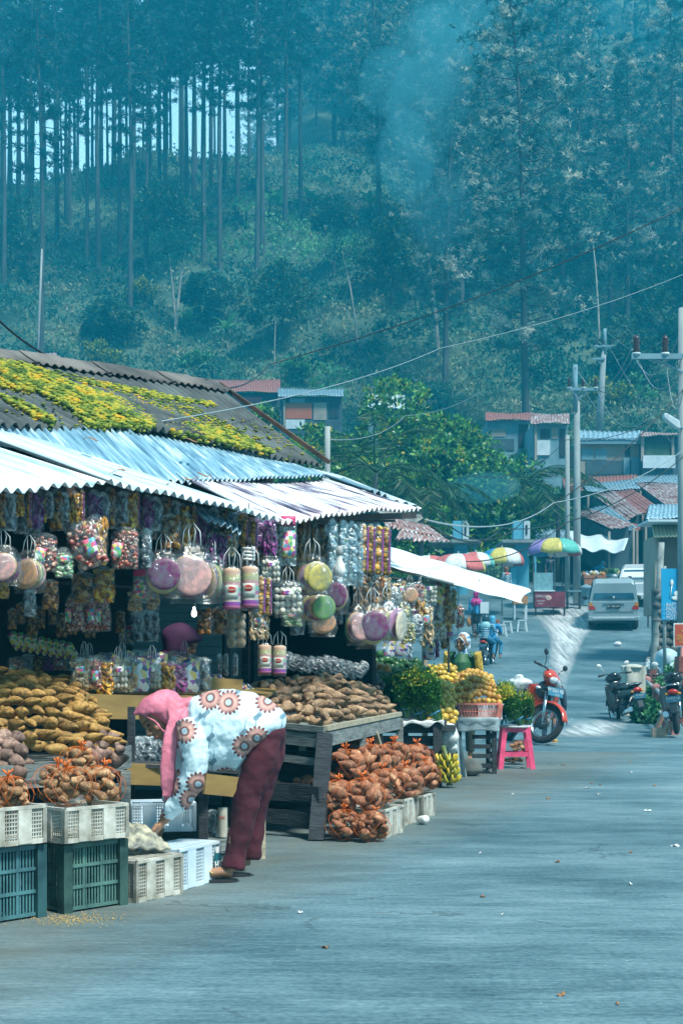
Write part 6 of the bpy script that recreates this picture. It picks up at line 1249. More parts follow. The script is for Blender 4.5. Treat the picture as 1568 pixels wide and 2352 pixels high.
def bending_woman():
    Y = 7.6; root = thing('person', 'woman in pink veil, flowered white blouse and maroon trousers bending over the crates', 'person', P(540, 2010, Y)); root.location.z = 0; org = root.location
    def Q(px, py, dy=0): p = P(px, py, Y); p.y += dy; return p
    # skin
    hp, ey, br, lp = head_parts(Q(363, 1650), (-.72, 0, .69), (-.62, -.5, -.62), 1.0)
    m = hp; m.tube([Q(372, 1650), Q(400, 1640), Q(430, 1640)], [.045, .048, .06], 10)
    m.tube([Q(433, 1672, -.17), Q(448, 1770, -.17), Q(420, 1830, -.15), Q(394, 1868, -.13), Q(383, 1880, -.12)], [.05, .042, .036, .026, .024], 10)
    pc = Q(368, 1896, -.12); m.tube([Q(385, 1878, -.12), Q(372, 1894, -.12), Q(362, 1906, -.12)], [.024, .034, .032], 10, flat=.62)
    kn = [(353, 1899, -.135), (357, 1908, -.13), (363, 1914, -.12), (371, 1915, -.105)]; mid = [(341, 1912, -.15), (346, 1922, -.14), (354, 1928, -.13), (366, 1928, -.11)]; tip = [(331, 1930, -.14), (341, 1938, -.13), (352, 1940, -.12), (364, 1937, -.105)]
    for a, b, c in zip(kn, mid, tip): m.tube([Q(*a), Q((a[0]+b[0])/2-1, (a[1]+b[1])/2-2, b[2]), Q(*b), Q((b[0]+c[0])/2-2, (b[1]+c[1])/2, b[2]), Q(*c)], [.0115, .0105, .0105, .009, .0065], 8)
    m.tube([Q(370, 1886, -.15), Q(362, 1898, -.165), Q(352, 1910, -.165), Q(343, 1924, -.155)], [.014, .0125, .011, .008], 8)
    # far arm
    m.tube([Q(428, 1672, .17), Q(405, 1775, .19), Q(385, 1850, .14), Q(370, 1885, .1)], [.05, .042, .032, .024], 10); m.tube([Q(370, 1885, .1), Q(358, 1905, .09)], [.024, .03], 8, flat=.6)
    for k in range(4): m.tube([Q(354+k*5, 1903+k*2, .1+.01*k), Q(343+k*6, 1920+k*2, .09+.01*k), Q(338+k*7, 1932, .08+.01*k)], [.01, .0095, .007], 7)
    # feet
    for (tx, ty, hx, hy, dy) in ((452, 2020, 538, 2012, -.1), (500, 2000, 560, 2002, .12)):
        z0 = .03; hx_, tx_ = Q(hx, hy, dy), Q(tx, ty, dy); hx_.z = tx_.z = z0; d = (tx_-hx_).normalized(); L = .215; a = hx_
        m.tube([a+Vector((.0, 0, .02)), a+d*.05+Vector((0, 0, .025)), a+d*.11+Vector((0, 0, .018)), a+d*.17+Vector((0, 0, .008))], [.03, .034, .034, .03], 10, flat=.8)
        for k in range(5):
            o = Vector((-d.y, d.x, 0))*(-.03+.015*k); m.tube([a+d*.165+o*.9+Vector((0, 0, .002)), a+d*(.215-.006*k)+o, ], [.011, .0085], 7)
        m.tube([a+Vector((0, 0, .03)), a+Vector((.004, 0, .13)), a+Vector((.01, 0, .22))], [.03, .03, .04], 10)
        sa = MB(); sol = []
        for t in range(20):
            an = 2*PI*t/20; q = a+d*(.1+.128*math.cos(an))+Vector((-d.y, d.x, 0))*(.043*math.sin(an)*(1+.18*math.cos(an))); q.z = .003; sol.append(q)
        sa.prism(sol, (0, 0, .014)); sn = sa.build('sandal', flat('black_rubber', (.02, .025, .03), .6), root, org)
        st = MB(); e = Vector((-d.y, d.x, 0)); tp = a+d*.18+Vector((0, 0, .028))
        for sg in (-1, 1): st.tube([tp, a+d*.15+e*sg*.025+Vector((0, 0, .05)), a+d*.1+e*sg*.043+Vector((0, 0, .02))], .0055, 6)
        so_ = st.build('strap', pm('gold_strap', (.6, .45, .2), rough=.35), sn)
        for v in so_.data.vertices: v.co = v.co-org
    o = m.build('body', SKIN, root, org); remesh(o, .0045, 3, .5)
    ey.build('eye', EYE, root, org); br.build('eyebrow', BROW, root, org); lp.build('lips', LIP, root, org)
    # trousers
    t = MB(); t.tube([Q(612, 1684, -.06), Q(604, 1730, -.075), Q(586, 1785, -.085), Q(571, 1830, -.09), Q(556, 1900, -.09), Q(544, 1958, -.09), Q(539, 1988, -.09)], [.09, .096, .081, .072, .064, .058, .066], 14)
    t.tube([Q(612, 1686, .06), Q(608, 1735, .08), Q(594, 1790, .09), Q(582, 1840, .1), Q(576, 1900, .11), Q(570, 1978, .12)], [.1, .105, .095, .083, .068, .065], 14); t.ball(Q(614, 1684), (.105, .16, .1), 14, 10)
    o = t.build('trousers', pm('maroon_cloth', (.075, .007, .02), (.04, .004, .011), scale=4, rough=.85, bmp=.3, bscale=12), root, org); creased(remesh(o, .009, 5), .02)
    # blouse
    b = MB(); inflate(b, [(428, 1622), (449, 1601), (490, 1587), (555, 1585), (607, 1601), (640, 1624), (655, 1643), (657, 1665), (635, 1693), (602, 1722), (570, 1750), (545, 1769), (528, 1762), (510, 1771), (480, 1768), (462, 1755), (450, 1735), (436, 1700), (424, 1660)], Y, .215, rings=8)
    b.tube([Q(440, 1655, -.14), Q(450, 1700, -.18), Q(456, 1745, -.19), Q(450, 1785, -.18), Q(430, 1822, -.16), Q(408, 1848, -.14), Q(396, 1862, -.13)], [.075, .075, .074, .07, .062, .052, .04], 12)
    b.tube([Q(398, 1858, -.13), Q(390, 1872, -.125)], [.042, .036], 12); b.tube([Q(435, 1660, .14), Q(415, 1740, .19), Q(395, 1810, .17), Q(380, 1850, .14)], [.075, .07, .06, .04], 12)
    rs = random.Random(3)
    for k in range(3): b.tube([Q(460+k*3, 1640+k*25, -.15-.02*k), Q(500+k*12, 1662+k*18, -.2), Q(550+k*4, 1668+k*14, -.185)], [.004, .014, .004], 5)
    b.tube([Q(545, 1760, -.13), Q(570, 1715, -.165), Q(600, 1670, -.16)], [.01, .016, .006], 6)
    o = b.build('blouse', blouse_mat(), root, org); creased(remesh(o, .0075, 5), .03)
    # veil
    v = MB(); inflate(v, [(309, 1640), (322, 1616), (345, 1594), (378, 1584), (404, 1590), (416, 1604), (445, 1602), (452, 1612), (440, 1650), (424, 1680), (408, 1700), (393, 1690), (383, 1668), (355, 1645), (332, 1640)], Y, .11, rings=7)
    inflate(v, [(382, 1682), (398, 1655), (432, 1625), (438, 1650), (416, 1690), (404, 1730), (410, 1780), (408, 1815), (398, 1840), (386, 1838), (377, 1800), (376, 1750), (378, 1710)], Y, .05, dy=-.1, rings=5)
    for k in range(6): v.tube([Q(392+k*5, 1600+k*3, -.09), Q(396+k*4, 1650, -.125), Q(386+k*5, 1700+k*3, -.15), Q(380+k*5, 1770, -.155), Q(382+k*4, 1826, -.14)], [.005, .011, .012, .012, .006], 6)
    v.tube([Q(309, 1639, -.02), Q(335, 1642, -.08), Q(362, 1655, -.1), Q(386, 1682, -.11), Q(390, 1700, -.12)], .008, 6)
    o = v.build('headscarf', pm('pink_cloth', (.68, .2, .28), (.52, .13, .19), scale=5, rough=.6, bmp=.3, bscale=14), root, org); creased(remesh(o, .0065, 4), .018)
bending_woman()
def figure(label, loc, rz, h, J, top, bottom, hair, hairtype, skin=SKIN, vox=.012, face=(0, -1, 0), extra=None, group=None, skirt=False, slim=1.0, drape=1.0):
    """J: joint dictionary in metres for a 1.6 m person facing -Y; limbs taper"""
    D = dict(hip=(0, 0, .86), chest=(0, -.01, 1.2), neck=(0, 0, 1.36), head=(0, -.015, 1.49), sl=(.17, 0, 1.31), el=(.22, .03, 1.05), hl=(.22, -.05, .83), sr=(-.17, 0, 1.31), er=(-.22, .03, 1.05), hr=(-.22, -.05, .83),
             kl=(.1, -.02, .46), al=(.1, 0, .07), kr=(-.1, -.02, .46), ar=(-.1, 0, .07)); D.update(J)
    s = h/1.6; V3 = {k: Vector(v)*s for k, v in D.items()}; r = thing('person', label, 'person', loc, rz, group)
    hp, ey, br, lp = head_parts(V3['head'], (V3['head']-V3['neck'])*1+Vector((0, 0, .15)), face, s)
    m = hp; m.tube([V3['neck']-Vector((0, 0, .06)), V3['head']], [.05*s, .045*s], 8)
    for q in 'lr':
        a, b, c = V3['s'+q], V3['e'+q], V3['h'+q]; m.tube([a, b, c], [.045*s, .038*s, .024*s], 8); d = (c-b).normalized(); m.tube([c, c+d*.07*s], [.026*s, .03*s], 8, flat=.6)
        sd = d.orthogonal().normalized()
        for k in range(4): e = c+d*.065*s+sd*(.018*(k-1.5))*s; m.tube([e, e+d*.04*s, e+d*.065*s+Vector((0, -.015, 0))*s], [.009*s, .0085*s, .006*s], 6)
        m.tube([c+d*.02*s, c+d*.04*s+sd*.035*s, c+d*.07*s+sd*.04*s], [.011*s, .01*s, .007*s], 6)
        k_, an = V3['k'+q], V3['a'+q]; m.tube([V3['hip'], k_, an], [.08*s, .055*s, .034*s], 8); fd = Vector((0, -1, 0)) if (an-k_).length == 0 else Vector((0, -1, -.05)); m.tube([an+Vector((0, .03*s, -.03*s)), an+fd*.08*s-Vector((0, 0, .04*s)), an+fd*.15*s-Vector((0, 0, .05*s))], [.036*s, .034*s, .028*s], 8, flat=.7)
    remesh(m.build('body', skin, r), vox*.6, 2); ey.build('eye', EYE, r); br.build('eyebrow', BROW, r); lp.build('lips', LIP, r)
    t = MB(); hx = (.135 if not skirt else .15)*s*slim; t.ball(V3['hip']+Vector((0, 0, .02)), (hx*1.1, hx, .12*s), 12, 8)
    for q in 'lr':
        k_, an = V3['k'+q], V3['a'+q]; o_ = Vector((.07 if q == 'l' else -.07, 0, 0))*s; t.tube([V3['hip']+o_, V3['hip'].lerp(k_, .5)+o_*.5, k_, k_.lerp(an, .5), an+(k_-an)*.12], [.105*s*slim, .09*s*slim, .07*s*slim, .062*s*slim, .058*s*slim], 10)
    remesh(t.build('trousers', bottom, r), vox, 3)
    t = MB(); c = V3['chest']; hip = V3['hip']; n = V3['neck']; t.tube([hip-(c-hip)*.12, hip.lerp(c, .35), c, n-Vector((0, 0, .05*s)), n-Vector((0, 0, .015*s))], [.155*s*slim, .15*s*slim, .155*s*slim, .11*s, .06*s], 14, flat=.78)
    for q in 'lr': t.tube([c.lerp(V3['s'+q], .7), V3['s'+q], V3['s'+q].lerp(V3['e'+q], .5), V3['e'+q], V3['e'+q].lerp(V3['h'+q], .8)], [.08*s, .078*s, .066*s, .056*s, .042*s], 10)
    remesh(t.build('shirt', top, r), vox, 3)
    up = (V3['head']-V3['neck']).normalized(); H0 = V3['head']; f = Vector(face); f = (f-up*f.dot(up)).normalized()
    if hairtype == 'hijab':
        t = MB(); t.ball(H0-f*.042*s+up*.022*s, (.092*s, .092*s, .108*s), 14, 10); t.ball(H0-f*.06*s-up*.06*s, (.08*s, .065*s, .09*s), 12, 8); t.tube([H0-up*.07*s-f*.0*s, H0-up*.13*s, V3['neck']-Vector((0, 0, .07*s*drape)), V3['neck']-Vector((0, 0, .14*s*drape))], [.075*s, .08*s, .13*s*drape, .16*s*drape], 12, flat=.85)
        t.tube([H0+up*.085*s+f*.06*s, H0+up*.03*s+f*.085*s+f.cross(up)*.065*s, H0-up*.06*s+f*.05*s+f.cross(up)*.07*s, H0-up*.125*s+f*.035*s, H0-up*.06*s+f*.05*s-f.cross(up)*.07*s, H0+up*.03*s+f*.085*s-f.cross(up)*.065*s, H0+up*.085*s+f*.06*s], .012*s, 7)
        remesh(t.build('headscarf', hair, r), vox*.8, 3)
    elif hairtype == 'helmet':
        t = MB(); R0 = Matrix.Rotation(0, 3, 'X'); t.lathe([(.0, .145*s), (.07*s, .125*s), (.115*s, .07*s), (.125*s, 0), (.122*s, -.05*s), (.112*s, -.07*s)], H0-f*.015*s, 18); o = t.build('helmet', hair, r, solid=.01)
        t = MB(); t.lathe([(.128*s, .004*s), (.13*s, -.008*s)], H0-f*.015*s, 18); t.build('helmet_rim', flat('rim_grey', (.3, .3, .3)), r)
    else:
        t = MB(); t.ball(H0-f*.02*s+up*.03*s, (.085*s, .095*s, .1*s), 12, 8); remesh(t.build('hair', hair, r), vox*.8, 2)
    if extra: extra(r, V3, s)
    return r
def crowd():
    # veiled shopkeeper deep in the stall
    Y = 10.6; root = thing('person', 'person in a dark purple veil behind the snack shelf', 'person', P(412, 1547, Y)); root.location.z = 0; org = root.location
    hp, ey, br, lp = head_parts(P(428, 1478, Y), (.45, 0, .85), (.75, -.45, -.4), .95); t = hp; t.tube([P(420, 1490, Y), P(405, 1530, Y)], [.05, .06], 8); remesh(t.build('body', SKIN_D, root, org), .008, 2); ey.build('eye', EYE, root, org)
    v = MB(); inflate(v, [(371, 1456), (380, 1442), (398, 1433), (421, 1430), (446, 1444), (467, 1466), (458, 1476), (444, 1482), (434, 1498), (428, 1514), (400, 1516), (380, 1510), (374, 1480)], Y, .1, dy=-.01); inflate(v, [(370, 1495), (400, 1485), (430, 1505), (440, 1560), (420, 1640), (350, 1640), (340, 1560), (350, 1510)], Y, .13)
    remesh(v.build('headscarf', pm('plum_cloth', (.06, .008, .06), (.035, .005, .04), scale=6, rough=.8), root, org), .009, 4)
    # old vendor
    batik = None
    m, nt, b = newmat('batik_cloth'); setp(b, Roughness=.6); tc = nt.nodes.new('ShaderNodeTexCoord'); sp = nt.nodes.new('ShaderNodeSeparateXYZ'); nt.links.new(tc.outputs['Object'], sp.inputs[0])
    n = noise(nt, 22, 5); g = ramp(nt, n.outputs[0], [(.4, (.25, .16, .02)), (.55, (.55, .38, .05)), (.65, (.3, .2, .03))]); ab = nt.nodes.new('ShaderNodeMath'); ab.operation = 'ABSOLUTE'; nt.links.new(sp.outputs[0], ab.inputs[0])
    l1 = nt.nodes.new('ShaderNodeMath'); l1.operation = 'GREATER_THAN'; nt.links.new(ab.outputs[0], l1.inputs[0]); l1.inputs[1].default_value = .165
    l2 = nt.nodes.new('ShaderNodeMath'); l2.operation = 'LESS_THAN'; nt.links.new(sp.outputs[2], l2.inputs[0]); l2.inputs[1].default_value = 1.13
    l3 = nt.nodes.new('ShaderNodeMath'); l3.operation = 'LESS_THAN'; nt.links.new(ab.outputs[0], l3.inputs[0]); l3.inputs[1].default_value = .1
    l4 = nt.nodes.new('ShaderNodeMath'); l4.operation = 'MULTIPLY'; nt.links.new(l2.outputs[0], l4.inputs[0]); nt.links.new(l3.outputs[0], l4.inputs[1]); l5 = nt.nodes.new('ShaderNodeMath'); l5.operation = 'MAXIMUM'; nt.links.new(l4.outputs[0], l5.inputs[0]); nt.links.new(l1.outputs[0], l5.inputs[1])
    mx = nt.nodes.new('ShaderNodeMix'); mx.data_type = 'RGBA'; nt.links.new(l5.outputs[0], mx.inputs[0]); mx.inputs[6].default_value = (.02, .1, .035, 1); nt.links.new(g.outputs[0], mx.inputs[7]); nt.links.new(mx.outputs[2], b.inputs['Base Color'])
    scarf = pm('blue_white_scarf', (.5, .6, .64), (.03, .16, .36), scale=14, rough=.6, lo=.47, hi=.5)
    figure('old woman in a green and gold dress and blue white scarf behind the fruit', (1.53, 18.0, 0), math.radians(-18), 1.60, {'hl': (.2, -.2, .95), 'hr': (-.2, -.2, .95), 'head': (0, -.02, 1.49), 'sl': (.175, 0, 1.35), 'sr': (-.175, 0, 1.35), 'chest': (0, -.01, 1.24), 'neck': (0, 0, 1.38)}, m, flat('dark_skirt', (.03, .05, .04)), scarf, 'hijab', SKIN_D, .011, face=(-.25, -1, 0), drape=.62)
    # crouching person behind the red motorcycle
    def slip(r, V, s):
        for q in 'lr':
            t = MB(); a = V['a'+q]; t.ball(a+Vector((0, -.06, -.058)), (.045, .13, .012), 12, 6); t.build('sandal', flat('yellow_sandal', (.6, .38, .03)), r); t = MB(); t.ball(a+Vector((0, -.1, -.03)), (.04, .035, .022), 10, 6); t.build('strap', flat('yellow_sandal', (.6, .38, .03)), r)
    jean = pm('dark_jeans', (.03, .07, .12), (.018, .04, .075), scale=10, rough=.85)
    o = figure('person in dark jeans and yellow sandals behind the red motorcycle', (P(1262, 0, 22.7).x, 22.7, 0), math.radians(150), 1.45, {'hip': (0, .1, .8), 'chest': (0, -.12, .9), 'neck': (0, -.3, .92), 'head': (0, -.42, .9), 'sl': (.13, -.24, .9), 'sr': (-.13, -.24, .9), 'el': (.15, -.3, .66), 'er': (-.15, -.3, .66), 'hl': (.1, -.4, .5), 'hr': (-.1, -.4, .5), 'kl': (.09, -.02, .42), 'kr': (-.1, .04, .42), 'al': (.1, .04, .07), 'ar': (-.1, .1, .07)},
           flat('dark_shirt', (.04, .07, .1)), jean, flat('black_hair', (.01, .01, .012)), 'hair', SKIN, .011, face=(0, -.8, -.6), extra=slip, slim=.75)
    # walking woman with the magenta shawl
    z = road_z(50)
    def bagx(r, V, s):
        t = MB(); t.ball(V['hl']+Vector((-.0, -.03, -.28)), (.1, .07, .17), 10, 8, lump=.1); t.build('carrier_bag', flat('orange_bag', (.4, .18, .05)), r)
        t = MB(); t.ball(V['chest']+Vector((0, .02, .02)), (.23, .17, .17), 14, 10, lump=.05); t.build('shawl', flat('magenta_cloth', (.5, .02, .25)), r)
    figure('woman walking away in a magenta shawl, blue tunic and black leggings', (P(1092, 0, 50).x, 50, z), PI+.2, 1.62, {'kl': (.08, -.06, .47), 'al': (.08, .12, .1), 'ar': (-.07, -.08, .07)}, flat('bright_blue_cloth', (.03, .3, .6)), flat('black_leggings', (.02, .03, .04)), flat('magenta_cloth', (.5, .02, .25)), 'hijab', vox=.02, extra=bagx)
    # red veiled woman by the gate
    y = 60; figure('woman in a red veil and pale blouse standing under the umbrella by the fence', (P(1162, 0, y).x, y, road_z(y)-.2), .5, 1.58, {}, flat('pale_blue_blouse', (.3, .5, .6)), flat('dark_skirt', (.03, .05, .04)), flat('rust_red_cloth', (.45, .08, .05)), 'hijab', vox=.02)
    y = 64; figure('person in a blue hooded top bending at the far vegetable stall', (P(1368, 0, y).x, y, road_z(y)), 1.2, 1.5, {'chest': (0, -.15, 1.1), 'neck': (0, -.3, 1.2), 'head': (0, -.36, 1.3), 'sl': (.15, -.25, 1.17), 'sr': (-.15, -.25, 1.17)}, flat('bright_blue_cloth', (.03, .3, .6)), flat('dark_skirt', (.03, .05, .04)), flat('sky_blue_cloth', (.1, .45, .7)), 'hijab', vox=.02)
    y = 66; figure('vendor with a dark top standing inside the far umbrella stall', (P(1262, 0, y).x, y, road_z(y)), .2, 1.6, {}, flat('dark_shirt', (.04, .07, .1)), jean, flat('black_hair', (.01, .01, .012)), 'hair', vox=.02)
crowd()
# ------------------------------------------------------------------ motorcycles and cars
PAINT_R = pm('red_paint', (.5, .045, .012), (.42, .035, .01), scale=2, rough=.22, Coat_Weight=.6); PAINT_K = pm('black_paint', (.015, .022, .028), (.01, .014, .018), scale=2, rough=.25, Coat_Weight=.5)
TYRE = pm('tyre_rubber', (.018, .02, .022), (.01, .011, .012), scale=20, rough=.85, bmp=.3); CHROME = pm('chrome', (.6, .65, .68), (.4, .44, .46), scale=6, rough=.22, metal=1); DKMET = pm('dark_metal', (.05, .06, .065), (.02, .025, .03), scale=10, rough=.45, metal=.5)
SEATM = flat('seat_vinyl', (.02, .03, .04), .45); GLASSW = pm('lamp_glass', (.75, .8, .82), (.4, .48, .52), scale=22, rough=.08, metal=.3); REDG = flat('tail_red', (.45, .02, .01), .2); ORG = flat('indicator_orange', (.7, .25, .01), .2); PLATE = flat('plate_blue', (.05, .22, .34), .4); PLTXT = flat('plate_text', (.75, .8, .8)); SILV = pm('silver_paint', (.32, .42, .45), (.27, .36, .39), scale=1, rough=.28, metal=.25, Coat_Weight=.5)
def wheel(parent, c, R, w, spokes=True, axis=(1, 0, 0), rot=None, nm='wheel'):
    """wheel in the local y-z plane"""
    ro = rot or Matrix.Identity(3); c = Vector(c); q = MB(); prof = [(R-w*1.1, -w*.35), (R-w*.45, -w*.52), (R-w*.08, -w*.3), (R, 0), (R-w*.08, w*.3), (R-w*.45, w*.52), (R-w*1.1, w*.35)]; Rm = ro @ Matrix.Rotation(PI/2, 3, 'Y')
    q.lathe(prof, c, 32, R=Rm); ty = q.build('tyre', TYRE, parent)
    q = MB(); q.lathe([(R-w*1.05, -w*.36), (R-w*1.35, -w*.25), (R-w*1.4, 0), (R-w*1.35, w*.25), (R-w*1.05, w*.36)], c, 32, R=Rm)
    q.lathe([(0, -w*.5), (.03, -w*.5), (.03, w*.5), (0, w*.5)], c, 12, R=Rm)
    if spokes:
        for k in range(18):
            a = 2*PI*k/18; d = ro @ Vector((0, math.cos(a), math.sin(a))); e = ro @ Vector((0, math.cos(a+.5), math.sin(a+.5))); q.tube([c+e*.03+ro @ Vector((w*.25*(1 if k % 2 else -1), 0, 0)), c+d*(R-w*1.35)], .0022, 4)
    q.build('rim', CHROME, parent)
def plate(parent, loc, rot, w, h, l1, l2, sz):
    q = MB(); q.box((0, 0, 0), (w, .004, h)); o = q.build('number_plate', PLATE, parent); o.location = loc; o.rotation_euler = rot
    text(l1, sz, PLTXT, o, (0, -.004, h*.14), (PI/2, 0, 0), extrude=.0006); text(l2, sz*.5, PLTXT, o, (w*.12, -.004, -h*.3), (PI/2, 0, 0), extrude=.0006)
def moped(label, loc, rz, paint, front_steer=0, mat2=None, p1='W 2561 PD', p2='01-22', lean=0, bagon=False, mirror=PAINT_K):
    """underbone motorcycle; local -Y is forward"""
    r = thing('motorcycle', label, 'motorcycle', loc, rz); r.rotation_euler = (0, lean, rz); R = .285; fw = Vector((0, -.63, R)); bw = Vector((0, .6, R))
    S = Matrix.Translation((0, -.42, .9)) @ Matrix.Rotation(front_steer, 4, Vector((0, .42, .9)).normalized()) @ Matrix.Translation((0, .42, -.9)); s3 = S.to_3x3()
    T = lambda p: S @ Vector(p)
    wheel(r, T(fw), R, .075, True, rot=s3); wheel(r, bw, R, .09, True)
    def part(q, nm, mt, steer=False, **k):
        if steer: q.xf(S)
        return q.build(nm, mt, r, **k)
    for sx in (-1, 1):
        q = MB(); q.tube([(sx*.075, -.63, R), (sx*.075, -.575, R+.22), (sx*.07, -.5, .72)], [.022, .026, .022], 10); part(q, 'fork', CHROME, True)
    q = MB(); q.lathe([(.04, -.004), (.105, -.004), (.105, .004), (.04, .004)], (-.06, -.63, R), 20, R=Matrix.Rotation(PI/2, 3, 'Y')); part(q, 'brake_disc', DKMET, True)
    q = MB()        # front mudguard
    def fm(u, v): a = lerp(.25, 2.6, u); x = (v-.5)*.15; rr = R+.045-abs(v-.5)**2*.16; return (x*(1-.25*abs(u-.5)), -.63-math.cos(a)*rr*1.0, R+math.sin(a)*rr)
    q.grid(fm, 18, 8); part(q, 'mudguard', paint, True, solid=.006)
    q = MB()        # leg shield
    def ls(u, v): x = (u-.5)*2; z = lerp(.3, .86, v); w_ = lerp(.17, .25, math.sin(v*PI*.7)); return (x*w_, -.36-.1*v+.13*abs(x)**1.6+.0, z-.05*abs(x))
    q.grid(ls, 16, 14); part(q, 'leg_shield', paint, solid=.02)
    q = MB(); q.ball((0, -.46, .935), (.175, .12, .095), 18, 10, R=Matrix.Rotation(.35, 3, 'X')); q.ball((0, -.42, 1.0), (.11, .1, .06), 14, 8); part(q, 'handlebar_cowl', paint, True)
    q = MB(); q.ball((.055, -.54, .905), (.095, .045, .05), 16, 10, R=Matrix.Rotation(.3, 3, 'Y')); q.ball((-.055, -.54, .905), (.095, .045, .05), 16, 10, R=Matrix.Rotation(-.3, 3, 'Y')); part(q, 'headlight', GLASSW, True)
    for sx in (-1, 1): q = MB(); q.ball((sx*.13, -.43, .78), (.05, .035, .025), 10, 7); part(q, 'indicator', GLASSW)
    q = MB(); q.ball((0, -.41, .76), (.16, .06, .14), 14, 10); part(q, 'nose_cowl', PAINT_K)
    q = MB(); q.lathe([(.0, .0), (.022, 0), (.022, .006), (0, .006)], (0, -.472, .8), 14, R=Matrix.Rotation(PI/2, 3, 'X')); part(q, 'badge', CHROME)
    for sx in (-1, 1):
        q = MB(); q.tube([(0, -.44, 1.0), (sx*.16, -.41, 1.03), (sx*.34, -.33, 1.02)], .011, 8); q.tube([(sx*.23, -.38, 1.025), (sx*.35, -.33, 1.02)], .018, 10); q.tube([(sx*.2, -.42, 1.01), (sx*.25, -.45, 1.0), (sx*.33, -.42, .99)], .005, 5); part(q, 'handlebar', DKMET, True)
        q = MB(); q.tube([(sx*.19, -.4, 1.03), (sx*.21, -.41, 1.12), (sx*.27, -.41, 1.18)], .006, 6); q.ball((sx*.29, -.41, 1.215), (.06, .02, .042), 14, 8, R=Matrix.Rotation(-sx*.25, 3, 'Y')); part(q, 'mirror', mirror, True)
    q = MB(); q.tube([(0, -.3, .38), (0, -.05, .42), (0, .2, .55)], [.05, .07, .09], 10); q.box((0, -.16, .3), (.22, .3, .03)); part(q, 'frame_cover', PAINT_K)
    q = MB()
    def tailf(u, v): a = 2*PI*u; y = lerp(.0, .78, v); w_ = .12*(1-.35*v); hh = .13*(1-.45*v); return (math.cos(a)*w_, y, .63+.08*v+math.sin(a)*hh)
    q.grid(tailf, 16, 10); part(q, 'side_panel', paint)
    q = MB(); q.grid(lambda u, v: (math.cos(PI*u)*.13*(1-.25*v)*1.0, lerp(-.02, .72, v), .735+.08*v*v+.04*math.sin(PI*u)+.02*math.sin(v*PI*2)), 12, 12); part(q, 'seat', SEATM, solid=.03)
    q = MB(); q.tube([(-.1, .62, .8), (-.1, .8, .84), (.1, .8, .84), (.1, .62, .8)], .012, 6); part(q, 'grab_rail', CHROME)
    q = MB(); q.ball((0, .8, .72), (.085, .04, .05), 12, 8); part(q, 'tail_light', REDG)
    for sx in (-1, 1): q = MB(); q.ball((sx*.1, .78, .69), (.035, .03, .022), 8, 6); part(q, 'indicator', ORG)
    q = MB(); q.grid(lambda u, v: ((u-.5)*.15, .8+.12*v, .66-.3*v-.0), 4, 8); part(q, 'rear_mudguard', PAINT_K, solid=.01)
    q = MB(); q.ball((0, -.02, .33), (.1, .17, .11), 12, 8); q.lathe([(.05, -.11), (.07, -.1), (.07, .1), (.05, .11)], (0, -.05, .32), 12, R=Matrix.Rotation(PI/2, 3, 'Y')); q.beam((.07, .02, .3), (.07, .6, R), .03, .06); part(q, 'engine', DKMET)
    q = MB(); q.tube([(.06, -.15, .26), (.11, .1, .2), (.14, .3, .26), (.15, .75, .36)], [.018, .02, .045, .05], 10); part(q, 'exhaust', CHROME)
    q = MB(); q.tube([(-.09, .5, .62), (-.09, .6, R)], [.024, .02], 8); part(q, 'shock_absorber', CHROME); q = MB(); q.tube([(-.06, .1, .2), (-.16, .08, .02)], .012, 6); part(q, 'side_stand', DKMET)
    plate(r, T((0, -.6, .76)), (-.15, 0, front_steer*.6), .3, .12, p1, p2, .068)
    plate(r, Vector((0, .9, .6)), (.25, 0, PI), .24, .1, p1, p2, .055)
    return r
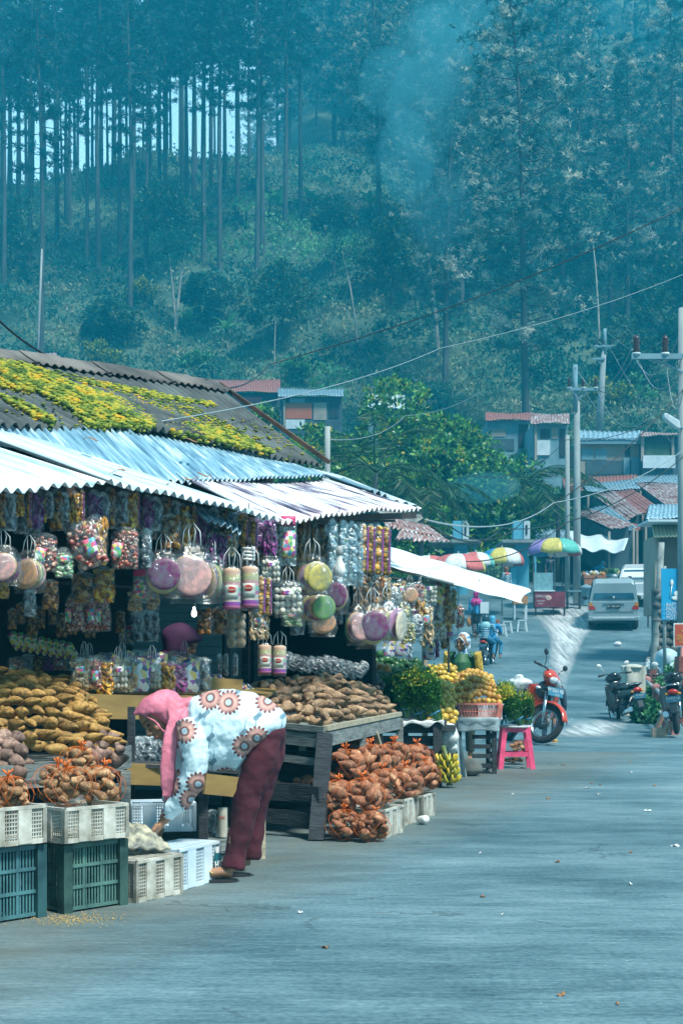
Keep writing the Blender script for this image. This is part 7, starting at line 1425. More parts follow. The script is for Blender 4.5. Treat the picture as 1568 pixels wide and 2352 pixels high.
def bikes():
    # red one, front wheel turned, facing us with its nose down-left
    p = G(1253, 1712); a = math.radians(17)                     # local -Y points to the camera, swung to the right
    r = moped('red motorcycle standing at the road side beyond the pink stool', (0, 0, 0), a, PAINT_R, front_steer=math.radians(36)); r.scale = (1.12,)*3; fwd = Vector((math.sin(a), -math.cos(a), 0)); loc = Vector((p.x-.04, p.y, 0))-fwd*.7; r.location = (loc.x, loc.y, 0); r.rotation_euler = (0, math.radians(11), a)
    b = MB(); c = loc-fwd*.15+Vector((-.0, 0, .92)); b.ball(c, (.2, .17, .12), 16, 10, lump=.18, seed=3); b.ball(c+Vector((-.02, -.02, .1)), (.08, .07, .07), 12, 8, lump=.25, seed=5); o = b.build('sack', flat('pale_plastic', (.62, .68, .7), .4), origin=c); tag(o, 'white plastic sack lying on the seat of the red motorcycle', 'sack')
    def rear(label, px, py, a, paint, p1, p2, **k):
        p = G(px, py, road_z(26)); fwd = Vector((math.sin(a), -math.cos(a), 0)); r = moped(label, (0, 0, 0), a, paint, p1=p1, p2=p2, **k); l = Vector((p.x, p.y, 0))+fwd*.6; r.location = (l.x, l.y, p.z); return r
    rear('black motorcycle parked leaning by the covered box, rear towards us', 1464, 1668, PI+.16, PAINT_K, 'N 4469', '07-19', lean=math.radians(7), mirror=flat('mirror_pale', (.6, .66, .66), .15)); rear('black motorcycle at the right edge by the pink railing', 1553, 1687, PI-.25, PAINT_K, 'S 6972 QI', '07-21', lean=math.radians(5), mirror=flat('mirror_pale', (.6, .66, .66), .15))
    # moving scooter with two riders
    y = 44; x = P(1120, 0, y).x; z = road_z(y); r = moped('dark scooter ridden up the road by two riders', (x, y, z), PI-.3, PAINT_K, p1='N 6317 BE', p2='08-22')
    st = None; m, nt, b = newmat('striped_cloth'); setp(b, Roughness=.8); tc = nt.nodes.new('ShaderNodeTexCoord'); w_ = nt.nodes.new('ShaderNodeTexWave'); w_.bands_direction = 'Z'; w_.inputs['Scale'].default_value = 5.5; nt.links.new(tc.outputs['Object'], w_.inputs['Vector']); rp = ramp(nt, w_.outputs[0], [(.45, (.02, .05, .1)), (.55, (.25, .5, .6))]); nt.links.new(rp.outputs[0], b.inputs['Base Color'])
    rd = dict(hip=(0, .02, .82), chest=(0, -.02, 1.13), neck=(0, -.03, 1.28), head=(0, -.04, 1.41), sl=(.17, -.02, 1.23), sr=(-.17, -.02, 1.23), el=(.24, -.15, 1.05), er=(-.24, -.15, 1.05), hl=(.2, -.35, 1.0), hr=(-.2, -.35, 1.0), kl=(.2, -.38, .68), kr=(-.2, -.38, .68), al=(.2, -.2, .28), ar=(-.2, -.2, .28))
    jn = flat('blue_jeans', (.03, .2, .36), .8); d = Vector((math.sin(PI-.3), -math.cos(PI-.3), 0))
    def cape(r, V, s): t = MB(); t.ball(V['neck']+Vector((0, .06, -.08)), (.16, .1, .15), 12, 8); t.build('scarf', flat('pale_cyan_cloth', (.3, .62, .68)), r)
    figure('pillion rider in a striped shirt, jeans and dark helmet on the scooter', (x-d.x*.38, y-d.y*.38, z+.02), PI-.3, 1.6, rd, m, jn, flat('dark_helmet', (.02, .06, .09), .15), 'helmet', vox=.018, extra=cape)
    figure('driver of the scooter in a bright blue hood and white helmet', (x+d.x*.1+.12, y+d.y*.1, z+.02), PI-.3, 1.6, rd, flat('bright_blue_cloth', (.03, .3, .6)), jn, flat('sky_blue_cloth', (.1, .45, .7)), 'hijab', vox=.018)
bikes()
def cars():
    gl = pm('tinted_glass', (.02, .1, .16), (.012, .06, .1), scale=1.5, rough=.06, Specular_IOR_Level=.8); gl2 = pm('dark_glass', (.01, .03, .045), (.006, .02, .03), scale=3, rough=.08)
    def body(prof_w, secs, mt, nm, r):       # secs: list of (y, [(half width, z)...]) loft
        q = MB(); n = len(secs[0][1]); vs = []
        for y, pr in secs: vs += [(w_, y, z) for w_, z in pr]+[(-w_, y, z) for w_, z in reversed(pr)]
        k = 2*n; fs = [(i*k+j, i*k+(j+1) % k, (i+1)*k+(j+1) % k, (i+1)*k+j) for i in range(len(secs)-1) for j in range(k)]+[tuple(range(k))[::-1], tuple((len(secs)-1)*k+j for j in range(k))]
        q.add(vs, fs, 0, False); return q.build(nm, mt, r, bevel=.03)
    # people carrier, rear at y=0, front at y=4.2
    y0 = 51.5; x0 = P(1408, 0, y0).x; z0 = road_z(y0)+.02; r = thing('van', 'silver people carrier seen from behind, parked by the drain', 'van', (x0, y0, z0)); r.rotation_euler = (.3*math.atan2(road_z(y0+4)-road_z(y0), 4), 0, math.radians(-9)); r.scale = (1.06,)*3
    lo = lambda w_: [(w_*.93, .3), (w_, .42), (w_, .8), (w_*.97, 1.0)]; W = .84
    body(0, [(0, lo(W)), (.06, lo(W*1.0)), (3.2, lo(W)), (4.05, [(W*.9, .32), (W*.97, .42), (W*.95, .75), (W*.85, .88)])], SILV, 'body', r)
    ro = lambda w0, w1, z: [(w0, .99), (w0, 1.02), (w1, z-.06), (w1*.86, z)]
    body(0, [(.02, ro(W*.965, W*.83, 1.6)), (.16, ro(W*.965, W*.8, 1.76)), (2.3, ro(W*.965, W*.8, 1.78)), (3.15, ro(W*.93, W*.86, 1.05))], SILV, 'cabin', r)
    q = MB(); q.prism([(-.7, -.014, 1.05), (.7, -.014, 1.05), (.6, .085, 1.68), (-.6, .085, 1.68)], (0, .04, 0)); q.build('rear_window', gl, r, bevel=.015)
    q = MB(); q.beam((-.35, -.03, 1.17), (.05, -.03, 1.1), .02, .015); q.build('wiper', DKMET, r); q = MB(); q.lathe([(0, 0), (.04, 0), (.04, .01), (0, .01)], (.0, -.02, 1.11), 14, R=Matrix.Rotation(PI/2, 3, 'X')); q.build('badge', PLTXT, r)
    for sx in (-1, 1):
        q = MB(); q.prism([(sx*.6, -.015, .7), (sx*.835, -.015, .7), (sx*.835, -.015, .82), (sx*.65, -.015, .82)][::sx], (0, .05, 0)); o = q.build('tail_light', REDG, r)
        q = MB(); q.prism([(sx*.69, -.02, .825), (sx*.835, -.02, .825), (sx*.825, -.02, .94), (sx*.73, -.02, .94)][::sx], (0, .05, 0)); q.build('indicator', ORG, r)
        for ys, ye in ((.35, 1.15), (1.22, 2.1), (2.17, 2.65)):
            q = MB(); q.prism([(sx*.80, ys, 1.05), (sx*.80, ye, 1.05), (sx*.69, ye-.02, 1.62 if ye < 2.5 else 1.42), (sx*.69, ys+.03, 1.62)][::sx], (sx*.03, 0, 0)); q.build('side_window', gl2, r)
        q = MB(); q.ball((sx*.95, 2.35, 1.1), (.09, .05, .08), 10, 8); q.beam((sx*.8, 2.35, 1.05), (sx*.93, 2.35, 1.07), .03, .03); q.build('wing_mirror', PAINT_K, r)
        for yy in (.6, 3.3): wheel(r, (sx*.74, yy, .31), .31, .19, False)
        q = MB(); q.box((sx*.72, .35, .22), (.24, .02, .26)); q.build('mud_flap', PAINT_K, r)
        q = MB(); q.beam((sx*.58, .3, 1.82), (sx*.58, 2.1, 1.84), .035, .035); q.beam((sx*.58, .25, 1.8), (sx*.58, .38, 1.8), .07, .06); q.build('roof_rail', DKMET, r)
    q = MB(); q.box((0, -.06, .4), (1.72, .16, .15)); q.build('bumper', SILV, r, bevel=.03); q = MB(); q.box((0, -.147, .42), (1.4, .012, .035)); q.build('bumper_trim', PLTXT, r); q = MB(); q.box((0, .0, .29), (1.5, .1, .1)); q.build('bumper_underside', PAINT_K, r)
    q = MB(); q.box((0, -.015, .9), (.72, .03, .045)); q.build('trim_bar', CHROME, r); q = MB(); q.box((0, -.012, .62), (1.34, .012, .012)); q.build('tailgate_seam', DKMET, r)
    q = MB(); q.box((0, 0, 0), (.44, .01, .13)); o = q.build('number_plate', PAINT_K, r); o.location = (0, -.03, .8); text('N 1748 DH', .085, PLTXT, o, (0, -.008, .01), (PI/2, 0, 0)); text('10-19', .03, PLTXT, o, (0, -.008, -.05), (PI/2, 0, 0))
    # white car beyond
    y1 = 57.5; x1 = P(1462, 0, y1).x; z1 = road_z(y1)+.02; r = thing('car', 'white hatchback parked in front of the silver people carrier', 'car', (x1, y1, z1)); r.rotation_euler = (math.atan2(road_z(y1+4)-road_z(y1), 4), 0, math.radians(-14)); wp = pm('white_paint', (.72, .76, .76), (.66, .7, .72), scale=1, rough=.25, Coat_Weight=.5); W = .87
    lo = lambda w_, t: [(w_*.94, .25), (w_, .4), (w_, .75), (w_*.95, t)]
    body(0, [(0, [(W*.86, .3), (W*.92, .42), (W*.9, .75), (W*.84, .95)]), (.3, lo(W, 1.0)), (3.0, lo(W, .95)), (4.0, [(W*.8, .3), (W*.9, .4), (W*.88, .6), (W*.75, .72)])], wp, 'body', r)
    body(0, [(.1, [(W*.85, .97), (W*.84, 1.0), (W*.8, 1.15), (W*.7, 1.2)]), (.55, [(W*.92, .98), (W*.9, 1.02), (W*.74, 1.44), (W*.62, 1.5)]), (1.9, [(W*.92, .96), (W*.9, 1.0), (W*.74, 1.47), (W*.62, 1.54)]), (3.0, [(W*.9, .93), (W*.88, .95), (W*.84, .99), (W*.8, 1.0)])], wp, 'cabin', r)
    q = MB(); q.prism([(-.62, .09, 1.1), (.62, .09, 1.1), (.52, .47, 1.43), (-.52, .47, 1.43)], (0, -.02, .02)); q.build('rear_window', gl, r)
    for sx in (-1, 1):
        q = MB(); q.prism([(sx*.8, .7, 1.03), (sx*.8, 2.5, 1.0), (sx*.655, 2.0, 1.42), (sx*.655, .85, 1.42)][::sx], (sx*.03, 0, 0)); q.build('side_window', gl2, r); q = MB(); q.box((sx*.78, .02, .86), (.18, .12, .2)); q.build('tail_light', REDG, r, bevel=.02)
        q = MB(); q.ball((sx*1.0, 2.2, 1.02), (.1, .06, .08), 10, 8); q.build('wing_mirror', wp, r)
        for yy in (.7, 3.2): wheel(r, (sx*.78, yy, .32), .32, .2, False)
    q = MB(); q.box((0, -.02, .42), (1.6, .14, .2)); q.build('bumper', wp, r, bevel=.03)
cars()
# ------------------------------------------------------------------ beyond the stalls: houses, sheds, poles, wires, umbrellas, signs
W_BLUE = pm('blue_grey_wall', (.2, .36, .42), (.12, .24, .3), scale=1.2, rough=.9, detail=7); W_TAN = pm('tan_wall', (.36, .33, .28), (.26, .24, .2), scale=1.2, rough=.9); W_DK = pm('dim_wall', (.06, .11, .14), (.03, .07, .09), scale=1, rough=.9)
W_CY = pm('cyan_pillar', (.12, .45, .6), (.08, .34, .48), scale=1, rough=.8); W_WHITE = pm('white_block', (.6, .7, .74), (.45, .56, .6), scale=2, rough=.8); M_CONC = pm('concrete', (.33, .38, .38), (.2, .25, .26), scale=3, rough=.9, bmp=.3, stretch=(1, 1, .3), detail=7); M_STONE = pm('mossy_stone', (.14, .15, .14), (.03, .045, .045), scale=3, rough=.95, bmp=1, bscale=5, detail=8)
W_ORG = flat('orange_panel', (.5, .13, .05)); W_RED = flat('red_panel', (.4, .08, .1)); OPEN = flat('opening_shade', (.015, .025, .035)); M_RUSTD = streakmetal('rusty_red_sheet', [(.35, (.16, .05, .04)), (.55, (.28, .1, .08)), (.75, (.4, .3, .28))], rough=.6)  # OPEN: near-black slabs, colour stands in for shade inside windows and doors
def quadm(mb, px0, py0, px1, py1, Y, t=.08, dy=0): a, b = P(px0, py0, Y), P(px1, py1, Y); return mb.box(((a.x+b.x)/2, Y+dy+t/2, (a.z+b.z)/2), (b.x-a.x, t, a.z-b.z))
def house(label, x0, x1, yt, ye, yb, Y, D, wall, roofm, parts=(), pitch=.3, skew=0, name='house', slope2=None):
    """x0..x1 front wall, yt roof top row, ye eave row, yb wall foot row, Y front depth, D depth of the house"""
    a, b = P(x0, yb, Y), P(x1, yb, Y); r = thing(name, label, 'house', ((a.x+b.x)/2, Y, a.z-3)); org = r.location; m = MB(); h = P(x0, ye, Y).z
    m.box(((a.x+b.x)/2, Y+D/2, (h+a.z-3)/2), (b.x-a.x, D, h-a.z+3)); m.build('wall', wall, r, org)
    o = .12*F/Y; pitch *= .6; c = corr(P(x0-o, yt, Y+D*.55), P(x1+o+skew, yt, Y+D*.55), P(x0-o, ye, Y-.45)+Vector((0, 0, .05)), P(x1+o, ye, Y-.45)+Vector((0, 0, .05)), pitch=pitch, amp=pitch*.13, nv=4, sag=.05); build_uv(c, 'roof', roofm, r, org, .03)
    for nm, mt, px0, py0, px1, py1, pr in parts: q = MB(); quadm(q, px0, py0, px1, py1, Y, .1, -.05-pr); q.build(nm, mt, r, org)
    return r
def houses():
    house('long low house with a rusty red roof at the foot of the wooded hill', 445, 640, 872, 902, 975, 104, 6, W_DK, M_RUSTD, [('panel', W_BLUE, 460, 912, 505, 935, 0), ('panel', W_RED, 525, 912, 600, 925, 0), ('post', W_TAN, 512, 908, 517, 970, .1), ('window', OPEN, 606, 915, 636, 960, 0)])
    house('tin house with the orange wall panel behind the yellow leaved tree', 642, 785, 893, 911, 985, 100, 6, W_DK, M_TEALSHEET, [('panel', W_ORG, 656, 926, 716, 962, 0), ('panel', W_BLUE, 665, 914, 700, 925, 0), ('panel', W_TAN, 720, 925, 750, 965, 0), ('panel', W_WHITE, 656, 964, 700, 985, 0), ('post', W_TAN, 651, 911, 655, 980, .1), ('window', OPEN, 756, 920, 778, 960, 0)], pitch=.35)
    house('house with a pale grey ribbed roof half hidden by the pointed tree', 846, 925, 906, 940, 990, 104, 5, W_BLUE, M_ZINC, pitch=.6)
    house('shack with a rusty patched roof and hung white cloth in front of the tallest pine', 1118, 1215, 948, 966, 1040, 92, 5, W_BLUE, M_RUSTD, [('panel', W_TAN, 1122, 985, 1160, 1003, 0), ('window', OPEN, 1190, 975, 1212, 1030, 0), ('panel', W_DK, 1120, 1008, 1180, 1035, 0)])
    house('shack porch with a rusty roof edge, dark window and white cloth', 1222, 1302, 950, 974, 1070, 88, 4, W_BLUE, M_RUST, [('window', OPEN, 1240, 985, 1262, 1008, 0), ('cloth', W_WHITE, 1232, 1012, 1262, 1046, .05), ('panel', W_TAN, 1266, 982, 1280, 1008, 0), ('post', W_TAN, 1226, 978, 1232, 1060, .1), ('door', OPEN, 1284, 985, 1298, 1050, 0)])
    house('tan walled house with a grey ribbed roof and blue tin skirt above the market sheds', 1332, 1470, 990, 1012, 1092, 88, 5, W_TAN, M_ZINC2, [('lower_roof', M_TEALSHEET, 1328, 1008, 1474, 1022, .35), ('panel', W_BLUE, 1334, 1032, 1362, 1056, 0), ('panel', W_BLUE, 1366, 1032, 1392, 1056, 0), ('door', OPEN, 1434, 1026, 1446, 1050, 0), ('tin_skirt', W_DK, 1345, 1058, 1470, 1090, .02), ('tin_skirt', W_BLUE, 1430, 1052, 1444, 1090, .08), ('tin_skirt', M_TEALSHEET, 1448, 1050, 1470, 1090, .04)], pitch=.5)
    r = house('open veranda with a rusty roof and low white block wall at the right', 1474, 1590, 993, 1002, 1100, 87, 5, W_DK, M_RUST, [('block_wall', W_WHITE, 1474, 1047, 1548, 1076, .15), ('opening', pm('view_green', (.05, .12, .07), (.02, .06, .04), scale=3), 1480, 1020, 1538, 1046, 0), ('post', W_TAN, 1470, 1004, 1477, 1060, .1), ('post', W_TAN, 1540, 1004, 1546, 1060, .1)])
    house('tin roof showing just above the mossy ridge at top left', -30, 125, 812, 824, 850, 70, 4, W_DK, M_RUST); house('pale tin roof sliver behind the end of the mossy ridge', 300, 425, 862, 874, 890, 60, 4, W_DK, M_ZINC)
    # market sheds: slanting tin roofs on posts
    def shed(label, A, B, C, D, Y0, Y1, mt, wall=W_DK, foot=1.0):
        a, b, c, d = P(*A, Y1), P(*B, Y1), P(*C, Y0), P(*D, Y0); r = thing('market_shed', label, 'shed', (c+d)/2-Vector((0, 0, 2.4))); org = r.location
        build_uv(corr(a, b, c, d, pitch=.2, amp=.026, nv=4, sag=.04, seed=int(A[0])), 'roof', mt, r, org, .03)
        m = MB(); lo_ = Vector((0, 0, -.12)); dz = Vector((0, 0, -2.3)); m.prism([c.lerp(a, .12)+lo_, d.lerp(b, .12)+lo_, d.lerp(b, .12)+dz, c.lerp(a, .12)+dz], (0, .1, 0)); m.prism([d.lerp(b, .15)+lo_, b+lo_, b+dz, d.lerp(b, .15)+dz], (-.1, 0, 0)); m.prism([c.lerp(a, .15)+lo_, a+lo_, a+dz, c.lerp(a, .15)+dz], (.1, 0, 0)); m.build('wall', wall, r, org)
        for p in (c, d): q = MB(); q.beam(p+lo_, p+dz, .1, .1); q.build('post', W_TAN, r, org)
        return r
    shed('long red and blue striped shed roof below the tan house', (1290, 1098), (1462, 1090), (1296, 1132), (1460, 1118), 82, 87, M_RUSTD); shed('bluish ribbed shed roof crossing behind the thick concrete pole', (1335, 1112), (1462, 1100), (1350, 1130), (1470, 1122), 80, 84, M_TEALSHEET)
    shed('broad rusty shed roof sloping down to the right edge', (1458, 1108), (1570, 1112), (1538, 1168), (1640, 1168), 74, 82, M_RUST); shed('white and rust striped roof wedge left of the red plank roof', (1360, 1138), (1408, 1126), (1440, 1194), (1475, 1178), 72, 80, M_RUST)
    shed('plain red rusted roof strip in the middle of the sheds', (1402, 1130), (1452, 1124), (1476, 1180), (1520, 1172), 73, 80, M_RUSTD); shed('striped roof with a white gutter just right of the thick concrete pole', (1318, 1176), (1370, 1172), (1398, 1215), (1454, 1206), 66, 74, M_RUST)
    shed('low blue shed roof right of the thick pole, lowest of the cluster', (1352, 1168), (1396, 1162), (1440, 1220), (1462, 1212), 68, 75, M_TEALSHEET); shed('flat pale roofs behind the striped umbrella', (1230, 1215), (1360, 1222), (1225, 1238), (1385, 1240), 72, 78, M_ZINC2); shed('grey tin roof right of the second gate post', (1320, 1150), (1362, 1146), (1310, 1160), (1372, 1158), 84, 88, M_ZINC)
    shed('thin pale roof above the fence by the first gate post', (985, 1222), (1045, 1222), (980, 1232), (1060, 1234), 66, 70, M_ZINC)
    shed('small patched roof under the striped roof wedge, above the blue counter', (1400, 1190), (1440, 1188), (1412, 1222), (1478, 1218), 70, 75, M_RUSTD); shed('pale tin roof right of the red strip, behind the kiosk', (1490, 1160), (1560, 1158), (1482, 1192), (1560, 1190), 68, 74, M_ZINC2); shed('thin blue tin strip above the veranda sheds at the right', (1450, 1092), (1560, 1092), (1462, 1108), (1572, 1110), 83, 87, M_TEALSHEET)
    # smooth white tarp over the vegetable stalls
    m = MB(); m.grid(lambda u, v: bil(P(1300, 1222, 68), P(1442, 1240, 66), P(1325, 1262, 61), P(1432, 1268, 60), u, v)+Vector((0, 0, -.3*math.sin(PI*u)*math.sin(PI*v)+.08*math.sin(u*14))), 20, 8); tag(m.build('tarpaulin', W_WHITE, origin=P(1370, 1250, 64), solid=.02), 'pale tarpaulin stretched over the far vegetable stall', 'tarpaulin')
houses()
def smoke():
    m = bpy.data.materials.new('smoke'); m.use_nodes = True; nt = m.node_tree; nt.nodes.remove(nt.nodes['Principled BSDF']); v = nt.nodes.new('ShaderNodeVolumePrincipled'); v.inputs['Color'].default_value = (.15, .75, 1, 1); v.inputs['Density'].default_value = .09
    nt.links.new(v.outputs[0], nt.nodes['Material Output'].inputs['Volume'])
    for i, (px, py, Y, rx, rz) in enumerate([(1000, 130, 108, 110, 120), (975, 250, 106, 95, 130), (930, 360, 104, 70, 110), (1050, 60, 112, 120, 90), (1010, 470, 108, 80, 110), (890, 190, 110, 70, 80), (1110, 1120, 60, 90, 34)]):
        p = P(px, py, Y); k = Y/F; q = MB(); q.ball(p, (rx*k, 2.5, rz*k), 20, 14, lump=.08, seed=i); tag(q.build('smoke', m, origin=p), 'pale blue smoke drifting before the trees', 'smoke', 'drifting smoke', kind='stuff')
smoke()
def gate():
    for x0, x1, cap0, cap1, lab in ((1044, 1074, 988, 1106, 'left cyan gate pillar with a flat slab and white box on top'), (1182, 1214, 1152, 1242, 'right cyan gate pillar with a flat slab and white box on top')):
        Y = 62; r = thing('gate_pillar', lab, 'pillar', P((x0+x1)/2, 1370, Y)); org = r.location; m = MB(); quadm(m, x0, 1248, x1, 1372, Y, .6); m.build('pillar', W_CY, r, org); m = MB(); quadm(m, cap0, 1239, cap1, 1246, Y-1, 2.4); m.build('slab', M_CONC, r, org)
        m = MB(); quadm(m, x0-4, 1196, x1, 1238, Y, .6); m.build('box', W_CY, r, org); m = MB(); quadm(m, x1-12, 1197, x1+2, 1238, Y, .5, -.06); m.build('box_face', W_WHITE, r, org); m = MB(); quadm(m, x1-8, 1206, x1-4, 1228, Y, .1, -.1); m.build('slot', OPEN, r, org)
        m = MB(); quadm(m, x1+14, 1247, x1+19, 1372, Y, .12, .3); m.build('support_post', W_CY, r, org); m = MB(); quadm(m, x0-10, 1305, x0+2, 1372, Y, .3, -.2); m.build('side_panel', W_CY, r, org)
    r = thing('fence', 'grey blue barred fence behind the umbrellas', 'fence', P(1080, 1372, 64)); org = r.location
    for k in range(75): m = MB() if k == 0 else m; x = 960+k*3.2; quadm(m, x, 1290, x+.8, 1372, 64, .03)
    m.build('bars', W_BLUE, r, org)
    for y in (1293, 1340): m = MB(); quadm(m, 955, y, 1205, y+3, 64, .05, -.03); m.build('rail', W_BLUE, r, org)
    # umbrellas
    cols = {k: flat('cloth_'+k, c, .45) for k, c in dict(white=(.75, .78, .76), red=(.65, .16, .15), yellow=(.68, .58, .14), green=(.12, .5, .42), blue=(.04, .3, .55), purple=(.4, .3, .7)).items()}
    def umb(px, top, bot, wd, Y, cs, lab, rot=0):
        z1 = P(0, top, Y).z; z0 = P(0, bot, Y).z; R = wd/2*Y/F; g = road_z(Y); x = P(px, 0, Y).x; r = thing('market_umbrella', lab, 'umbrella', (x, Y, g))
        for i, c in enumerate(cs):
            a0 = 2*PI*i/8+rot; m = MB(); m.grid(lambda u, v: (math.cos(a0+u*PI/4)*R*(math.sin(v*PI/2)**.9)*(1-.035*math.sin(u*PI)), math.sin(a0+u*PI/4)*R*(math.sin(v*PI/2)**.9)*(1-.035*math.sin(u*PI)), z0-g+(z1-z0)*(math.cos(v*PI/2)**.8 if v < 1 else 0)+.05*R*math.sin(u*PI)*v*-1), 6, 9); m.build('panel', cols[c], r, solid=.01)
        m = MB(); m.tube([(0, 0, 0), (0, 0, z1-g+.08)], .025, 8); m.build('pole', M_CONC, r)
        m = MB()
        for i in range(8): a = 2*PI*i/8+rot; m.tube([(0, 0, z1-g-.35), (math.cos(a)*R*.6, math.sin(a)*R*.6, lerp(z0, z1, .55)-g)], .012, 4)
        m.build('ribs', DKMET, r)
    umb(1273, 1236, 1272, 128, 57, ['red', 'white', 'blue', 'white', 'purple', 'yellow', 'green', 'white'], 'largest umbrella, purple, yellow and teal, over the maroon drinks cart', .12); umb(1152, 1258, 1296, 104, 55, ['red', 'white', 'red', 'blue', 'blue', 'yellow', 'white', 'red'], 'umbrella in blue, yellow, white and red beside the second gate pillar', .1)
    umb(1092, 1268, 1300, 88, 53, ['green', 'white', 'red', 'green', 'white', 'red', 'white', 'green'], 'green and pink rimmed umbrella half hidden behind the yellow and red one'); umb(1052, 1272, 1312, 130, 49, ['yellow', 'red', 'white', 'white', 'red', 'white', 'red', 'yellow'], 'pink, white and yellow umbrella showing above the white awning', .2); umb(985, 1276, 1300, 90, 50, ['white', 'white', 'white', 'red', 'white', 'white', 'red', 'white'], 'mostly white umbrella farthest left above the white awning')
    # drinks cart
    Y = 55; r = thing('drinks_cart', 'maroon bannered drinks cart under the largest umbrella', 'cart', P(1262, 1372, Y)); r.location.z = road_z(Y); org = r.location; mar = pm('maroon_banner', (.22, .03, .06), (.12, .015, .03), scale=3, rough=.5); zt = road_z(Y)+.95
    def bx_(a, b, nm, mt): q = MB(); q.box(((a[0]+b[0])/2, (a[1]+b[1])/2, (a[2]+b[2])/2), (b[0]-a[0], b[1]-a[1], b[2]-a[2])); return q.build(nm, mt, r, org)
    x0, x1, x2 = P(1228, 0, Y).x, P(1272, 0, Y).x, P(1298, 0, Y).x; g = road_z(Y); bx_((x0, Y, g+.35), (x1, Y+.6, g+.95), 'counter', mar); bx_((x1+.02, Y+.1, g+.35), (x2, Y+1.4, g+.95), 'counter', mar); bx_((x0-.03, Y-.03, g+.95), (x1+.02, Y+.66, g+1.0), 'counter_top', W_WHITE)
    for x in (x0+.03, x1-.03, x2-.04): bx_((x-.03, Y+.02, g-.3), (x+.03, Y+.1, g+.35), 'leg', DKMET); bx_((x-.02, Y+.5, g+1), (x+.02, Y+.54, g+2.1), 'roof_post', DKMET)
    bx_((x0, Y+.35, g+1.0), (x1, Y+.37, g+1.7), 'glass_screen', pm('cart_glass', (.2, .4, .46), rough=.1)); wt = flat('plate_text', (.75, .8, .8))
    text('CAPPUCCINO', .13, wt, r, Vector(((x0+x1)/2-.1, Y-.01, g+.76))-org, (PI/2, 0, 0), sx=.62); text('CAPPUCCINO', .075, wt, r, Vector((x0+.22, Y-.01, g+.58))-org, (PI/2, 0, 0), sx=.7); text('JELLY', .075, wt, r, Vector((x0+.22, Y-.01, g+.48))-org, (PI/2, 0, 0))
    q = MB(); q.ball((x1-.22, Y-.0, g+.7), (.12, .015, .1), 12, 8); q.build('cup_picture', flat('pale_pink', (.6, .4, .35)), r, org)
    # stools, table, bottles
    def stool(px, Yq, mt, lab, s=1):
        z = road_z(Yq); o = thing('stool', lab, 'stool', (P(px, 0, Yq).x, Yq, z-.1)); q = MB(); q.box((0, 0, .47), (.32, .32, .04)); q.build('seat', mt, o)
        for a in (-1, 1):
            for b in (-1, 1): q = MB(); q.beam((a*.12, b*.12, .46), (a*.18, b*.18, 0), .06, .05); q.build('leg', mt, o)
    pw = flat('plastic_pale', (.55, .68, .72), .4); stool(1150, 50.5, pw, 'pale plastic stool under the tip of the white awning, left one'); stool(1163, 51.2, pw, 'pale plastic stool under the awning tip, middle one'); stool(1197, 51.5, pw, 'pale plastic stool right of the awning tip'); stool(1135, 51.5, flat('orange_plastic', (.6, .15, .05)), 'orange plastic stool left of the pale ones')
    t = thing('side_table', 'small orange topped table with bottles beside the awning tip', 'table', P(1193, 1372, 54)); t.location.z = road_z(54); q = MB(); q.box((0, 0, .75), (.55, .5, .3)); q.build('tray', flat('tan_box', (.5, .25, .1)), t)
    for a in (-1, 1):
        for b in (-1, 1): q = MB(); q.box((a*.22, b*.2, .3), (.05, .05, .6)); q.build('leg', W_WHITE, t)
    for i, (dx, c, nm) in enumerate(((-.16, (.65, .35, .1), 'orange'), (.02, (.5, .5, .12), 'yellow green'), (.19, (.6, .25, .3), 'pink'))): q = MB(); q.lathe([(0, 0), (.05, 0), (.05, .14), (.02, .22), (.022, .3), (0, .3)], n=10); o = q.build('bottle', flat('liquid_'+nm.split()[0], c, .2)); o.location = t.location+Vector((dx, 0, .9)); tag(o, nm+' drink bottle standing on the small tray table', 'bottle')
    t = thing('display_box', 'white painted box on a wooden post beside the walking woman', 'box', P(1111, 1440, 50)); t.location.z = road_z(50); q = MB(); q.box((0, 0, 1.05), (.3, .3, .4)); q.build('box_body', W_WHITE, t); q = MB(); q.box((0, 0, .42), (.1, .1, .85)); q.build('post', M_WOODPALE, t)
    for lab, px, Y, w_, h, mt, tw in (('blue grey covered bin between the thick pole and the vegetable table', 1345, 58, .62, .75, W_BLUE, 1), ('dark folding table right of the drinks cart', 1316, 57, .55, .7, DKMET, 0)):
        o = thing('bin' if tw else 'folding_table', lab, 'bin' if tw else 'table', (P(px, 0, Y).x, Y, road_z(Y)))
        if tw: q = MB(); q.lathe([(w_*.46, 0), (w_*.5, h*.9), (w_*.54, h*.92), (w_*.5, h), (0, h+.12)], n=10, wob=lambda a, z: .05*math.sin(3*a)); q.build('bin_body', mt, o)
        else:
            q = MB(); q.box((0, 0, h), (w_, .5, .05)); q.build('table_top', W_BLUE, o)
            for a in (-1, 1): q = MB(); q.box((a*w_*.45, 0, h/2), (.04, .4, h)); q.build('leg', mt, o)
    # far vegetable stalls
    random.seed(77)
    def vst(lab, x0, x1, Y, cs, cloth, h=.85, D=1.5):
        z = road_z(Y); a, b = P(x0, 0, Y).x, P(x1, 0, Y).x; o = thing('vegetable_stall', lab, 'stall', ((a+b)/2, Y, z)); w_ = b-a; q = MB(); q.box((0, D/2, h), (w_, D, .12)); q.build('counter', cloth, o); q = MB(); q.box((0, .03, h*.5), (w_*.96, .04, h*.8)); q.build('front_panel', cloth, o)
        for sx in (-1, 1): q = MB(); q.box((sx*w_*.46, .1, h/2-.15), (.08, .08, h+.3)); q.build('leg', M_WOOD, o)
        q = MB()
        for i in range(60): q.ball((rnd(-.46, .46)*w_, rnd(.05, D), h+.1+rnd(0, .16)), rnd(.07, .12), 7, 5, random.randrange(len(cs)))
